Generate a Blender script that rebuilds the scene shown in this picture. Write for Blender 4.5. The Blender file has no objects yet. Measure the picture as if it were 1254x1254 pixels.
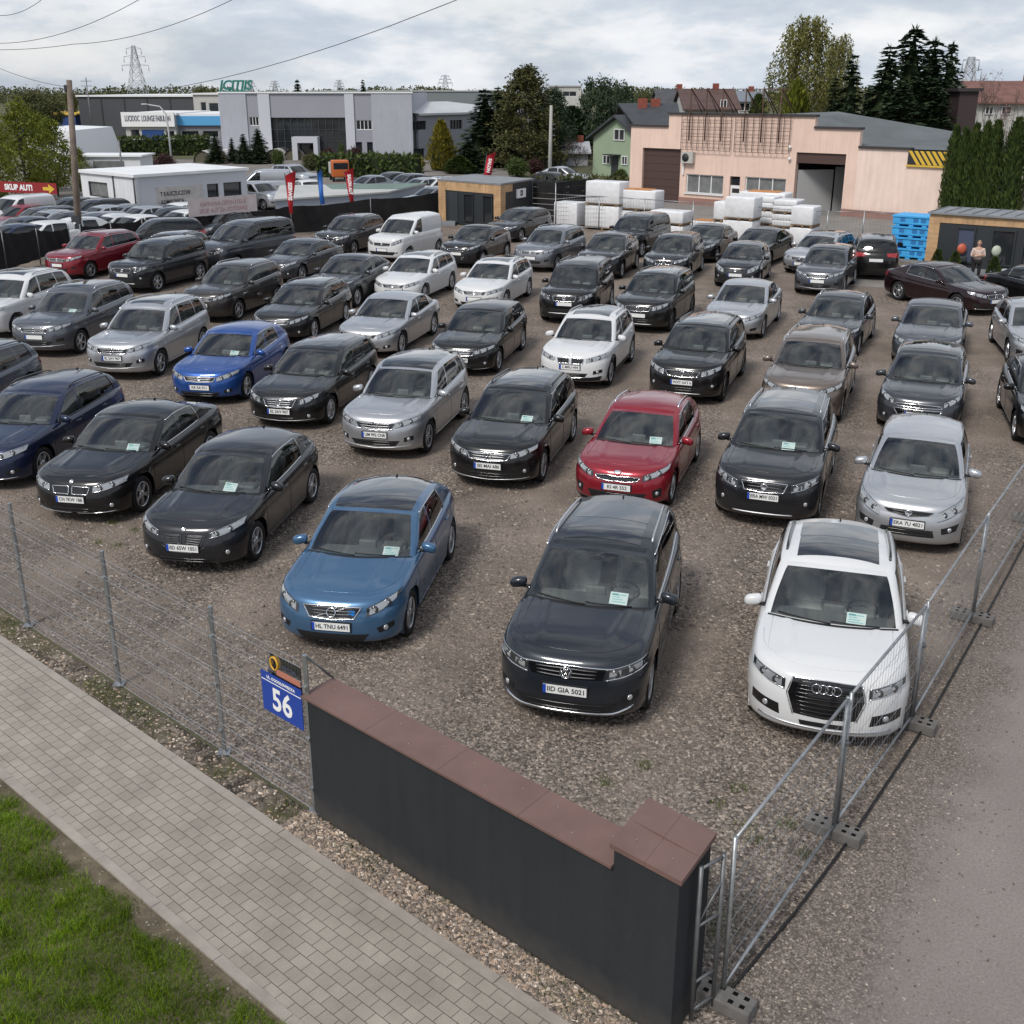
import bpy, bmesh, math, random
from mathutils import Vector, Matrix
from mathutils.bvhtree import BVHTree
rad = math.radians
PI = math.pi
scene = bpy.context.scene
col = scene.collection
random.seed(7)
# ------------------------------------------------------------------ helpers
def clamp(v, a, b): return a if v < a else b if v > b else v
def lerp(a, b, t): return a + (b - a) * t
def smooth(t):
 t = clamp(t, 0, 1); return t * t * (3 - 2 * t)
def curve(pts):
 """monotone cubic through the points"""
 xs = [p[0] for p in pts]; ys = [p[1] for p in pts]; n = len(xs)
 h = [xs[i + 1] - xs[i] for i in range(n - 1)]
 d = [(ys[i + 1] - ys[i]) / h[i] for i in range(n - 1)]
 m = [d[0]] + [0 if d[i - 1] * d[i] <= 0 else 2 * d[i - 1] * d[i] / (d[i - 1] + d[i]) for i in range(1, n - 1)] + [d[-1]]
 def f(x):
  if x <= xs[0]: return ys[0]
  if x >= xs[-1]: return ys[-1]
  i = 0
  while x > xs[i + 1]: i += 1
  t = (x - xs[i]) / h[i]; t2 = t * t; t3 = t2 * t
  return ((2 * t3 - 3 * t2 + 1) * ys[i] + (t3 - 2 * t2 + t) * h[i] * m[i]
    + (-2 * t3 + 3 * t2) * ys[i + 1] + (t3 - t2) * h[i] * m[i + 1])
 return f
class MB:
 """collects shapes and links them as one mesh object"""
 def __init__(s):
  s.v = []; s.f = []; s.m = []; s.s = []
 def add(s, verts, faces, mat=0, sm=False):
  o = len(s.v); s.v.extend([tuple(p) for p in verts])
  for f in faces:
   s.f.append(tuple(i + o for i in f)); s.m.append(mat); s.s.append(sm)
  return s
 def box(s, x0, x1, y0, y1, z0, z1, mat=0, M=None):
  vs = [(x, y, z) for x in (x0, x1) for y in (y0, y1) for z in (z0, z1)]
  if M is not None: vs = [M @ Vector(p) for p in vs]
  return s.add(vs, [(0, 1, 3, 2), (4, 6, 7, 5), (0, 4, 5, 1), (2, 3, 7, 6), (0, 2, 6, 4), (1, 5, 7, 3)], mat)
 def rbox(s, x0, x1, y0, y1, z0, z1, r, mat=0, M=None, n=3, sm=True):
  """rounded box (superquadric corners)"""
  cx, cy, cz = (x0 + x1) / 2, (y0 + y1) / 2, (z0 + z1) / 2
  hx, hy, hz = (x1 - x0) / 2, (y1 - y0) / 2, (z1 - z0) / 2
  r = min(r, hx * .98, hy * .98, hz * .98)
  nu, nv = 4 * (n + 1), 2 * (n + 1)
  vs = []; fs = []
  def ang(k, N):
   q = k // (n + 1); t = k % (n + 1)
   return q * PI / 2 + t / n * PI / 2, q
  for b in range(nv):
   qb = b // (n + 1); tb = b % (n + 1)
   ph = -PI / 2 + qb * PI / 2 + tb / n * PI / 2
   sz = -1 if qb == 0 else 1
   for a in range(nu):
    th, q = ang(a, nu)
    sx = 1 if q in (0, 3) else -1
    sy = 1 if q in (0, 1) else -1
    p = Vector((cx + sx * (hx - r) + r * math.cos(ph) * math.cos(th),
       cy + sy * (hy - r) + r * math.cos(ph) * math.sin(th),
       cz + sz * (hz - r) + r * math.sin(ph)))
    vs.append(M @ p if M is not None else p)
  for b in range(nv - 1):
   for a in range(nu):
    a2 = (a + 1) % nu
    fs.append((b * nu + a, b * nu + a2, (b + 1) * nu + a2, (b + 1) * nu + a))
  fs.append(tuple(range(nu - 1, -1, -1))); fs.append(tuple(range((nv - 1) * nu, nv * nu)))
  return s.add(vs, fs, mat, sm)
 def tube(s, pts, r, n=6, mat=0, sm=True, closed=False, caps=True):
  pts = [Vector(p) for p in pts]; N = len(pts)
  rs = r if isinstance(r, (list, tuple)) else [r] * N
  vs = []; fs = []; prev = None
  for i, p in enumerate(pts):
   if closed: t = pts[(i + 1) % N] - pts[i - 1]
   else: t = pts[min(i + 1, N - 1)] - pts[max(i - 1, 0)]
   if t.length < 1e-9: t = Vector((0, 0, 1))
   t.normalize()
   if prev is None:
    a = Vector((0, 0, 1)) if abs(t.z) < .9 else Vector((1, 0, 0))
    e = t.cross(a).normalized()
   else:
    e = (prev - t * prev.dot(t))
    e = e.normalized() if e.length > 1e-6 else t.orthogonal().normalized()
   prev = e; g = t.cross(e)
   for k in range(n):
    an = 2 * PI * k / n
    vs.append(p + (e * math.cos(an) + g * math.sin(an)) * rs[i])
  for i in range(N if closed else N - 1):
   j = (i + 1) % N
   for k in range(n):
    k2 = (k + 1) % n
    fs.append((i * n + k, i * n + k2, j * n + k2, j * n + k))
  if caps and not closed:
   fs.append(tuple(range(n - 1, -1, -1))); fs.append(tuple(range((N - 1) * n, N * n)))
  return s.add(vs, fs, mat, sm)
 def bar(s, a, b, w, h, mat=0):
  a = Vector(a); b = Vector(b); t = (b - a).normalized()
  up = Vector((0, 0, 1)) if abs(t.z) < .95 else Vector((1, 0, 0))
  e = t.cross(up).normalized() * w / 2; g = e.cross(t).normalized() * h / 2
  vs = [p + q for p in (a, b) for q in (-e - g, e - g, e + g, -e + g)]
  return s.add(vs, [(3, 2, 1, 0), (4, 5, 6, 7), (0, 1, 5, 4), (1, 2, 6, 5), (2, 3, 7, 6), (3, 0, 4, 7)], mat)
 def lathe(s, prof, n=24, mat=0, M=None, sm=True, closed=True):
  """prof: (r, z) list, turned about z"""
  vs = []; fs = []
  for r, z in prof:
   for k in range(n):
    a = 2 * PI * k / n
    p = Vector((r * math.cos(a), r * math.sin(a), z))
    vs.append(M @ p if M is not None else p)
  for i in range(len(prof) - 1):
   for k in range(n):
    k2 = (k + 1) % n
    fs.append((i * n + k, i * n + k2, (i + 1) * n + k2, (i + 1) * n + k))
  if closed:
   if prof[0][0] > 1e-4: fs.append(tuple(range(n - 1, -1, -1)))
   if prof[-1][0] > 1e-4: fs.append(tuple(range((len(prof) - 1) * n, len(prof) * n)))
  return s.add(vs, fs, mat, sm)
 def prism(s, poly, a0, a1, axis='z', mat=0, M=None):
  """poly of 2-d points swept along an axis"""
  n = len(poly); vs = []
  for w in (a0, a1):
   for p, q in poly:
    v = Vector((p, q, w) if axis == 'z' else (p, w, q) if axis == 'y' else (w, p, q))
    vs.append(M @ v if M is not None else v)
  fs = [tuple(range(n - 1, -1, -1)), tuple(range(n, 2 * n))]
  for i in range(n):
   j = (i + 1) % n; fs.append((i, j, n + j, n + i))
  return s.add(vs, fs, mat)
 def ball(s, c, r, n=10, mat=0, sc=(1, 1, 1)):
  prof = [(math.sin(PI * i / n) * r, -math.cos(PI * i / n) * r) for i in range(n + 1)]
  M = Matrix.Translation(c) @ Matrix.Diagonal((sc[0], sc[1], sc[2], 1))
  return s.lathe(prof, max(8, n + 2), mat, M, closed=False)
 def mesh(s, name, fix=True):
  me = bpy.data.meshes.new(name)
  me.from_pydata(s.v, [], s.f)
  me.polygons.foreach_set('material_index', s.m)
  me.polygons.foreach_set('use_smooth', s.s)
  me.update()
  if fix:
   b = bmesh.new(); b.from_mesh(me); bmesh.ops.recalc_face_normals(b, faces=b.faces); b.to_mesh(me); b.free()
  return me
 def build(s, name, mats, parent=None, fix=True, **kw):
  me = s.mesh(name, fix)
  return link(name, me, mats, parent, **kw)
def link(name, me, mats, parent=None):
 if not isinstance(mats, (list, tuple)): mats = [mats]
 if len(me.materials) == 0:
  for m in mats: me.materials.append(m)
 o = bpy.data.objects.new(name, me); col.objects.link(o)
 if parent is not None: o.parent = parent
 return o
def empty(name, loc=(0, 0, 0), rz=0, parent=None):
 o = bpy.data.objects.new(name, None); col.objects.link(o)
 o.empty_display_size = .3
 o.location = loc; o.rotation_euler = (0, 0, rz)
 if parent is not None: o.parent = parent
 return o
def tag(o, label=None, cat=None, group=None, kind=None):
 if label: o['label'] = label
 if cat: o['category'] = cat
 if group: o['group'] = group
 if kind: o['kind'] = kind
 return o
def copy_tree(o, parent=None, skip=()):
 c = o.copy(); col.objects.link(c)
 if parent is not None:
  c.parent = parent
 for ch in list(o.children):
  if ch.name.split('.')[0] in skip: continue
  copy_tree(ch, c, skip)
 return c
def text_mesh(txt, size, depth=.002, align='CENTER', bold=0.0, shear=0.0, space=1.0):
 cu = bpy.data.curves.new('lettering', 'FONT')
 cu.body = txt; cu.size = size; cu.extrude = depth; cu.align_x = align; cu.align_y = 'CENTER'
 cu.offset = bold; cu.shear = shear; cu.space_character = space; cu.resolution_u = 3
 o = bpy.data.objects.new('lettering', cu); col.objects.link(o)
 dg = bpy.context.evaluated_depsgraph_get()
 me = bpy.data.meshes.new_from_object(o.evaluated_get(dg))
 bpy.data.objects.remove(o); bpy.data.curves.remove(cu)
 return me
# ------------------------------------------------------------------ the view: a drone over the pavement
CAM_H, CAM_F, CAM_P, CAM_CY = 7.2, 1350.0, rad(19.5), 586.0
_s, _c = math.sin(CAM_P), math.cos(CAM_P)
def gp(px, py, z=0.0):
 """point of the plan that is seen at this place of the photograph, on level z"""
 dy = py - CAM_CY
 d = dy * _c + CAM_F * _s; w = CAM_F * _c - dy * _s
 k = (CAM_H - z) / d
 return Vector(((px - 627) * k, w * k, z))
def at_y(px, py, Y):
 """point seen at this place at distance Y (gives x and height)"""
 dy = py - CAM_CY
 d = dy * _c + CAM_F * _s; w = CAM_F * _c - dy * _s
 return Vector(((px - 627) * Y / w, Y, CAM_H - d * Y / w))
# ------------------------------------------------------------------ materials
def new_mat(name):
 m = bpy.data.materials.new(name); m.use_nodes = True
 nt = m.node_tree
 return m, nt, nt.nodes['Principled BSDF'], nt.nodes['Material Output']
def node(nt, typ, **kw):
 n = nt.nodes.new(typ)
 for k, v in kw.items():
  if k in ('ins',):
   for a, b in v.items(): n.inputs[a].default_value = b
  else: setattr(n, k, v)
 return n
def rgba(c): return (c[0], c[1], c[2], 1)
def simple(name, c, rough=.6, metal=0, spec=.5, coat=0, var=0, scale=6, bump=0, bscale=60, coords='Object'):
 m, nt, b, out = new_mat(name)
 b.inputs['Base Color'].default_value = rgba(c)
 b.inputs['Roughness'].default_value = rough; b.inputs['Metallic'].default_value = metal
 b.inputs['Specular IOR Level'].default_value = spec
 b.inputs['Coat Weight'].default_value = coat; b.inputs['Coat Roughness'].default_value = .04
 if var or bump:
  tc = node(nt, 'ShaderNodeTexCoord')
 if var:
  n = node(nt, 'ShaderNodeTexNoise', ins={'Scale': scale, 'Detail': 6, 'Roughness': .6})
  nt.links.new(tc.outputs[coords], n.inputs['Vector'])
  r = node(nt, 'ShaderNodeMapRange', ins={'From Min': .3, 'From Max': .7, 'To Min': 1 - var, 'To Max': 1 + var})
  nt.links.new(n.outputs['Fac'], r.inputs['Value'])
  mx = node(nt, 'ShaderNodeVectorMath', operation='SCALE', ins={0: c[:3]})
  nt.links.new(r.outputs['Result'], mx.inputs['Scale'])
  nt.links.new(mx.outputs['Vector'], b.inputs['Base Color'])
 if bump:
  n2 = node(nt, 'ShaderNodeTexNoise', ins={'Scale': bscale, 'Detail': 4})
  nt.links.new(tc.outputs[coords], n2.inputs['Vector'])
  bp = node(nt, 'ShaderNodeBump', ins={'Strength': bump, 'Distance': .02})
  nt.links.new(n2.outputs['Fac'], bp.inputs['Height']); nt.links.new(bp.outputs['Normal'], b.inputs['Normal'])
 return m
def paint(name, c, metal=.35, rough=.32):
 m, nt, b, out = new_mat('paint_' + name)
 b.inputs['Base Color'].default_value = rgba(c)
 b.inputs['Metallic'].default_value = metal; b.inputs['Roughness'].default_value = rough
 b.inputs['Coat Weight'].default_value = 1; b.inputs['Coat Roughness'].default_value = .035; b.inputs['Specular IOR Level'].default_value = .25
 b.inputs['Coat IOR'].default_value = 1.40
 tc = node(nt, 'ShaderNodeTexCoord')
 n = node(nt, 'ShaderNodeTexNoise', ins={'Scale': 3.0, 'Detail': 5, 'Roughness': .65})
 nt.links.new(tc.outputs['Object'], n.inputs['Vector'])
 sx = node(nt, 'ShaderNodeSeparateXYZ'); nt.links.new(tc.outputs['Object'], sx.inputs[0])
 low = node(nt, 'ShaderNodeMapRange', ins={'From Min': .75, 'From Max': .2, 'To Min': .0, 'To Max': .12})
 nt.links.new(sx.outputs['Z'], low.inputs['Value'])
 nn = node(nt, 'ShaderNodeMapRange', ins={'From Min': .3, 'From Max': .75, 'To Min': .0, 'To Max': 1.0})
 nt.links.new(n.outputs['Fac'], nn.inputs['Value'])
 ml = node(nt, 'ShaderNodeMath', operation='MULTIPLY_ADD', ins={1: .008})
 nt.links.new(nn.outputs[0], ml.inputs[0])
 ml2 = node(nt, 'ShaderNodeMath', operation='MULTIPLY'); nt.links.new(low.outputs[0], ml2.inputs[0]); nt.links.new(nn.outputs[0], ml2.inputs[1])
 nt.links.new(ml2.outputs[0], ml.inputs[2])
 mx = node(nt, 'ShaderNodeMix', data_type='RGBA')
 mx.inputs['A'].default_value = rgba(c); mx.inputs['B'].default_value = (.14, .12, .10, 1)
 nt.links.new(ml.outputs[0], mx.inputs['Factor']); nt.links.new(mx.outputs['Result'], b.inputs['Base Color'])
 rr = node(nt, 'ShaderNodeMapRange', ins={'To Min': .03, 'To Max': .09})
 nt.links.new(nn.outputs[0], rr.inputs['Value']); nt.links.new(rr.outputs[0], b.inputs['Coat Roughness'])
 return m
def streaky(name, c, dust=None, amt=.16, rough=.85, zlow=.4):
 """rendered wall with rain streaks, cloudy patches and a dusty splash zone at its foot"""
 m, nt, b, out = new_mat(name); L = nt.links.new
 tc = node(nt, 'ShaderNodeTexCoord')
 mp = node(nt, 'ShaderNodeMapping'); mp.inputs['Scale'].default_value = (5, 5, .35); L(tc.outputs['Object'], mp.inputs['Vector'])
 n = node(nt, 'ShaderNodeTexNoise', ins={'Scale': 1.0, 'Detail': 6, 'Roughness': .6}); L(mp.outputs[0], n.inputs['Vector'])
 n2 = node(nt, 'ShaderNodeTexNoise', ins={'Scale': .7, 'Detail': 7, 'Roughness': .65}); L(tc.outputs['Object'], n2.inputs['Vector'])
 a = node(nt, 'ShaderNodeMath', operation='ADD'); L(n.outputs['Fac'], a.inputs[0]); L(n2.outputs['Fac'], a.inputs[1])
 r = node(nt, 'ShaderNodeMapRange', ins={'From Min': .7, 'From Max': 1.3, 'To Min': 1 - amt, 'To Max': 1 + amt}); L(a.outputs[0], r.inputs['Value'])
 s = node(nt, 'ShaderNodeVectorMath', operation='SCALE'); s.inputs[0].default_value = c; L(r.outputs[0], s.inputs['Scale'])
 sx = node(nt, 'ShaderNodeSeparateXYZ'); L(tc.outputs['Object'], sx.inputs[0])
 n3 = node(nt, 'ShaderNodeTexNoise', ins={'Scale': 7, 'Detail': 6}); L(tc.outputs['Object'], n3.inputs['Vector'])
 z = node(nt, 'ShaderNodeMath', operation='MULTIPLY_ADD', ins={1: -zlow, 2: zlow / 2}); L(n3.outputs['Fac'], z.inputs[0])
 za = node(nt, 'ShaderNodeMath', operation='ADD'); L(sx.outputs['Z'], za.inputs[0]); L(z.outputs[0], za.inputs[1])
 f = node(nt, 'ShaderNodeMapRange', ins={'From Min': zlow, 'From Max': 0, 'To Min': 0, 'To Max': .6}); L(za.outputs[0], f.inputs['Value'])
 mx = node(nt, 'ShaderNodeMix', data_type='RGBA'); L(f.outputs[0], mx.inputs['Factor']); L(s.outputs[0], mx.inputs['A']); mx.inputs['B'].default_value = rgba(dust or c)
 L(mx.outputs['Result'], b.inputs['Base Color']); b.inputs['Roughness'].default_value = rough; b.inputs['Specular IOR Level'].default_value = .3
 n4 = node(nt, 'ShaderNodeTexNoise', ins={'Scale': 180, 'Detail': 3}); L(tc.outputs['Object'], n4.inputs['Vector'])
 bp = node(nt, 'ShaderNodeBump', ins={'Strength': .25, 'Distance': .01}); L(n4.outputs['Fac'], bp.inputs['Height']); L(bp.outputs['Normal'], b.inputs['Normal'])
 return m
def glass(name, tint, ior=1.6, rough=.0):
 m, nt, b, out = new_mat(name)
 nt.nodes.remove(b)
 t = node(nt, 'ShaderNodeBsdfTransparent', ins={'Color': rgba(tint)})
 g = node(nt, 'ShaderNodeBsdfGlossy', ins={'Color': (1, 1, 1, 1), 'Roughness': rough})
 f = node(nt, 'ShaderNodeFresnel', ins={'IOR': ior})
 mx = node(nt, 'ShaderNodeMixShader')
 nt.links.new(f.outputs[0], mx.inputs[0]); nt.links.new(t.outputs[0], mx.inputs[1]); nt.links.new(g.outputs[0], mx.inputs[2])
 nt.links.new(mx.outputs[0], out.inputs['Surface'])
 return m
M = {}
M['black_plastic'] = simple('black_plastic', (.012, .012, .013), .55, spec=.35)
M['gloss_black'] = simple('gloss_black', (.006, .006, .007), .12, coat=.5)
M['void'] = simple('void', (.004, .004, .004), .9, spec=.1)
M['tyre'] = simple('tyre_rubber', (.016, .016, .017), .8, spec=.25, var=.25, scale=9)
M['rim'] = simple('rim_alloy', (.50, .51, .53), .28, .85)
M['rim_dark'] = simple('rim_dark', (.10, .10, .105), .3, .7)
M['chrome'] = simple('chrome', (.72, .73, .75), .12, 1)
M['satin'] = simple('satin_silver', (.5, .51, .53), .35, .8)
M['lamp'] = simple('lamp_reflector', (.62, .64, .67), .18, .6, coat=1)
M['lamp_glass'] = simple('lamp_glass', (.36, .375, .39), .12, .35, coat=1)
M['lamp_dark'] = simple('lamp_dark', (.03, .032, .036), .1, .2, coat=1)
M['tail'] = simple('tail_red', (.30, .008, .01), .15, coat=1)
M['plate'] = simple('plate_white', (.74, .75, .74), .45)
M['plate_blue'] = simple('plate_blue', (.01, .06, .42), .45)
M['ink'] = simple('ink_black', (.012, .012, .014), .6)
M['seat'] = simple('seat_cloth', (.38, .383, .39), .85, var=.15, scale=30)
M['dash'] = simple('dash_plastic', (.11, .112, .117), .6)
M['floor_trim'] = simple('floor_trim', (.02, .02, .02), .9)
M['windshield'] = glass('windscreen_glass', (.88, .95, .92), 1.85)
M['window'] = glass('window_glass', (.52, .56, .55), 1.65)
M['window_dark'] = glass('window_tint', (.10, .11, .115), 1.65)
M['panoroof'] = simple('panorama_glass', (.010, .011, .013), .06, coat=1, spec=.6)
M['card'] = simple('price_card', (.80, .86, .88), .6)
M['card_b'] = simple('price_card_print', (.25, .55, .62), .6)
P = {}
for nm, c, me_, ro in [
  ('navy_grey', (.020, .024, .032), .4, .30), ('blue', (.055, .128, .235), .45, .30), ('white', (.60, .605, .61), 0, .4),
  ('silver', (.46, .47, .49), .75, .32), ('black', (.006, .006, .007), .2, .3), ('charcoal', (.020, .021, .025), .5, .3),
  ('graphite', (.050, .053, .062), .6, .32), ('red', (.24, .010, .022), .35, .3), ('steel', (.21, .22, .245), .7, .32),
  ('navy', (.012, .020, .055), .4, .3), ('royal', (.018, .075, .29), .45, .3), ('brown', (.17, .135, .115), .65, .32),
  ('slate', (.10, .108, .125), .65, .32), ('maroon', (.016, .004, .006), .4, .3), ('darkred', (.20, .012, .022), .35, .3), ('wine', (.07, .006, .012), .4, .28),
  ('umber', (.038, .034, .033), .5, .32), ('bluegrey', (.07, .08, .105), .6, .3)]:
 P[nm] = paint(nm, c, me_, ro)
# ------------------------------------------------------------------ cars
FP = curve([(0, 0), (.2, .006), (.4, .026), (.55, .058), (.68, .108), (.78, .17), (.86, .245), (.92, .325), (.96, .42), (.985, .54), (1, .76)])
FPE = .76
RP = curve([(0, 0), (.25, .008), (.5, .035), (.66, .075), (.78, .13), (.87, .21), (.93, .32), (.97, .5), (1, .85)])
def plan_samples(F, n, hw):
 """yf values spaced evenly along the plan curve"""
 pts = []; N = 400; tot = 0; acc = [0]
 for k in range(N + 1):
  t = k / N; yf = 1 - (1 - t) ** 2
  pts.append((yf, F(yf)))
  if k: tot += math.hypot((pts[k][0] - pts[k - 1][0]) * hw, pts[k][1] - pts[k - 1][1]); acc.append(tot)
 out = []; j = 0
 for i in range(n + 1):
  d = tot * i / n
  while j < N and acc[j + 1] < d: j += 1
  a, b = acc[j], acc[min(j + 1, N)]
  t = 0 if b == a else (d - a) / (b - a)
  out.append(lerp(pts[j][0], pts[min(j + 1, N)][0], clamp(t, 0, 1)))
 out[0] = 0; out[-1] = 1
 return out
LEV_ = [(0, .16, .18, .16), (0, .055, .07, .06), (.05, .026, .03, .03), (.13, .016, .006, .01), (.24, .014, .0, .0), (.36, .009, .0, .0),
  (.48, .002, .006, .0), (.60, .0, .018, .008), (.70, .0, .036, .02), (.735, .009, .046, .026), (.79, .012, .060, .036), (.86, .018, .070, .055), (.93, .032, .095, .08),
  (.98, .054, .135, .11), (1.0, .082, .195, .14), (1.008, .13, .29, .17)]
LEV = LEV_
def spec(**k):
 s = dict(L=4.49, W=1.84, H=1.66, wb=2.68, fo=.89, R=.345, zs=.22, zn=.86, uc=1.22, zc=1.02, zb2=1.10, uh=1.98, zh=1.58, pk=2.5, ur=4.0, zr=1.55,
    rb=4.30, B=2.42, C=3.42, D=3.98, quarter=True, bf=1.0, bow=.22, bowt=.10, tum=.22, clad=False, trim='chrome', rails=None,
    pano=None, style='plain', bulge=.045, dtop=None, rim='rim', card=True, seats=True, nose=1.0, creases=.015, roofslot=0)
 s.update(k); return s
def build_car(s, far=False):
 """returns a list of (name, parent index, mesh, [materials], location) – the first entry is the body"""
 L, W, H, hw0, R_ = s['L'], s['W'], s['H'], s['W'] / 2, s['R']
 uf, ub_ = s['fo'], s['fo'] + s['wb']
 xo = s['fo'] + s['wb'] / 2
 zs0, zn, uc, zc, bf = s['zs'], s['zn'], s['uc'], s['zc'], s['bf']
 rb = s['rb']
 ztop = curve([(0, zn - .05), (.07 , zn + .0), (.2, zn + .045), (.45, zn + .085), (uc * .8, lerp(zn + .085, zc, .6)), (uc + .1, zc), (uc + .9, zc + .012),
     (max(rb - .7, uc + 1.2), lerp(zc, s['zb2'], .8)), (rb - .12, s['zb2']), (L, s['zb2'] - (.05 if rb > L - .5 else .09))])
 zsill = curve([(0, zs0 + .03), (.5, zs0), (L - .6, zs0), (L, zs0 + .09)])
 hwu = curve([(0, hw0), (1.6, hw0), (L * .7, hw0 - .004), (L - .4, hw0 - .03), (L, hw0 - .045)])
 def X(u): return xo - u
 NF, NR = (26, 20) if not far else (14, 10)
 yF = plan_samples(FP, NF, hw0); yR = plan_samples(RP, NR, hw0)
 def flare(u, k):
  if not 3 <= k <= 9: return 0
  w = [0, 0, 0, .5, .9, 1, 1, .8, .5, .3][k]
  return w * .016 * (math.exp(-((u - uf) / .36) ** 4) + math.exp(-((u - ub_) / .38) ** 4))
 def low(k, u, yfrac):
  f, ins, _, _ = LEV[k]
  y = (hwu(u) - ins + flare(u, k)) * yfrac
  z = lerp(zsill(u), ztop(u), f)
  return y, z
 u0s = FPE * bf + .33; u1s = L - .85 - .20
 nside = 44 if not far else 20
 us = [lerp(u0s, u1s, i / nside) for i in range(nside + 1)]
 d1, dB, d2 = uf + R_ + .10, s['B'], ub_ - .02
 dc = uc + .34
 cuts = [dB, d2] + ([max(d1, u0s + .02)])
 for c in cuts:
  j = min(range(1, nside), key=lambda i: abs(us[i] - c)); us[j] = c
 verts = []; ringn = None
 for k in range(len(LEV)):
  ring = []
  _, _, of, orr = LEV[k]
  of = of * s['nose']
  for i in range(-NF, NF + 1):
   yf = yF[abs(i)] * (1 if i >= 0 else -1)
   u = of + bf * FP(abs(yf)); y, z = low(k, u, yf); ring.append((u, y, z))
  for u in us: y, z = low(k, u, 1); ring.append((u, y, z))
  for i in range(NR, -NR - 1, -1):
   yf = yR[abs(i)] * (1 if i >= 0 else -1)
   u = L - orr - RP(abs(yf)); y, z = low(k, u, yf); ring.append((u, y, z))
  for u in reversed(us): y, z = low(k, u, -1); ring.append((u, y, z))
  ringn = len(ring); verts += ring
 faces = []; fl = []
 for k in range(len(LEV) - 1):
  for i in range(ringn):
   j = (i + 1) % ringn
   faces.append((k * ringn + i, k * ringn + j, (k + 1) * ringn + j, (k + 1) * ringn + i)); fl.append(k)
 Ra = R_ + .065
 verts = [list(v) for v in verts]
 keep = [True] * len(faces); onb = set()
 for fi, f in enumerate(faces):
  cu = sum(verts[i][0] for i in f) / 4; cy = sum(verts[i][1] for i in f) / 4; cz = sum(verts[i][2] for i in f) / 4
  if abs(cy) < .42: continue
  for a in (uf, ub_):
   if (cu - a) ** 2 + (cz - R_) ** 2 < Ra ** 2: keep[fi] = False; onb.update(f)
 used = set(i for fi, f in enumerate(faces) if keep[fi] for i in f)
 for i in onb & used:
  v = verts[i]
  a = uf if abs(v[0] - uf) < abs(v[0] - ub_) else ub_
  if v[2] < .16: continue
  d = math.hypot(v[0] - a, v[2] - R_)
  if d > 1e-4 and v[2] > R_ * .55:
   v[0] = a + (v[0] - a) * Ra / d; v[2] = R_ + (v[2] - R_) * Ra / d
 hood_v, hood_f = [], []
 kt = len(LEV) - 1; NH = 14 if not far else 8
 cowl = lambda yf: uc + s['bow'] * abs(yf) ** 2 - .035
 def hoodpt(yf, t):
  u0 = LEV[kt][2] * s['nose'] + bf * FP(abs(yf)); y0, z0 = low(kt, u0, yf)
  u1 = max(cowl(yf), u0 + .01); u = lerp(u0, u1, t)
  y1, _ = low(kt, u1, yf)
  y = lerp(y0, y1, t); _, z = low(kt, u, yf)
  d = u - u0
  z += s['bulge'] * (1 - math.exp(-d / .28)) * (1 - abs(yf) ** 2.4)
  z += s['creases'] * math.exp(-((abs(yf) - .50 - .16 * t) / .045) ** 2) * smooth(d / .35)
  return (u, y, z)
 for j in range(NH + 1):
  for i in range(-NF, NF + 1):
   hood_v.append(hoodpt(yF[abs(i)] * (1 if i >= 0 else -1), j / NH))
 n = 2 * NF + 1
 for j in range(NH):
  for i in range(n - 1): hood_f.append((j * n + i, j * n + i + 1, (j + 1) * n + i + 1, (j + 1) * n + i))
 deck_v, deck_f = [], []
 bowr = .12
 n2 = 2 * NR + 1; ND = 6
 for j in range(ND + 1):
  for i in range(-NR, NR + 1):
   yf = yR[abs(i)] * (1 if i >= 0 else -1)
   u1 = L - LEV[kt][3] - RP(abs(yf)); u0 = min(rb - .06 - bowr * yf * yf, u1 - .005)
   u = lerp(u0, u1, j / ND); y, z = low(kt, u, yf)
   z += .03 * (1 - yf * yf) * (1 - j / ND)
   deck_v.append((u, y, z))
 for j in range(ND):
  for i in range(n2 - 1): deck_f.append((j * n2 + i, j * n2 + i + 1, (j + 1) * n2 + i + 1, (j + 1) * n2 + i))
 rows = [(0, 0), (.05, 0), (.2, 0), (.36, 0), (.52, 0), (.68, 0), (.80, 0), (.89, .004), (.945, .016), (.98, .042), (1.0, .085)]
 G0, G1 = 1, 7
 crown = .05
 zroof = curve([(s['uh'] - .05, s['zh'] - .02), (s['uh'] + .1, s['zh'] + .015), (s['pk'], H), (lerp(s['pk'], s['ur'], .6), lerp(H, s['zr'], .35)), (s['ur'], s['zr'])])
 def hwg(zf, u):
  wb = hwu(u) - .082 - .05 * smooth((u - 2.6) / 1.6) * .6
  wt = hw0 - s['tum'] - .05 * smooth((u - 2.4) / 2) - .03 * smooth((2.3 - u) / .5)
  return lerp(wb, wt, zf) + .022 * math.sin(PI * zf)
 bow, bowt = s['bow'], s['bowt']
 def g_front(yf, r):
  zf, ins = rows[r]; q = abs(yf) ** 2
  b = uc + bow * q; t = s['uh'] + bowt * q
  u = lerp(b, t, zf) - .03 * math.sin(PI * zf) + ins * .7
  zb = ztop(b) + s['bulge'] * (1 - abs(yf) ** 2.4) - .012; zt = zroof(s['uh'] + .05) - crown * q
  return (u, yf * (hwg(zf, u) - ins), lerp(zb, zt, zf))
 rt_ = s['ur']
 zrt = s['zr']
 def g_rear(yf, r):
  zf, ins = rows[r]; q = abs(yf) ** 2
  b = rb - bowr * q; t = rt_ - .10 * q
  u = lerp(b, t, zf) + .03 * math.sin(PI * zf) - ins * .5
  zb = ztop(b) + .03 * (1 - q) - .012; zt = zrt - crown * q
  return (u, yf * (hwg(zf, u) - ins), lerp(zb, zt, zf))
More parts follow.
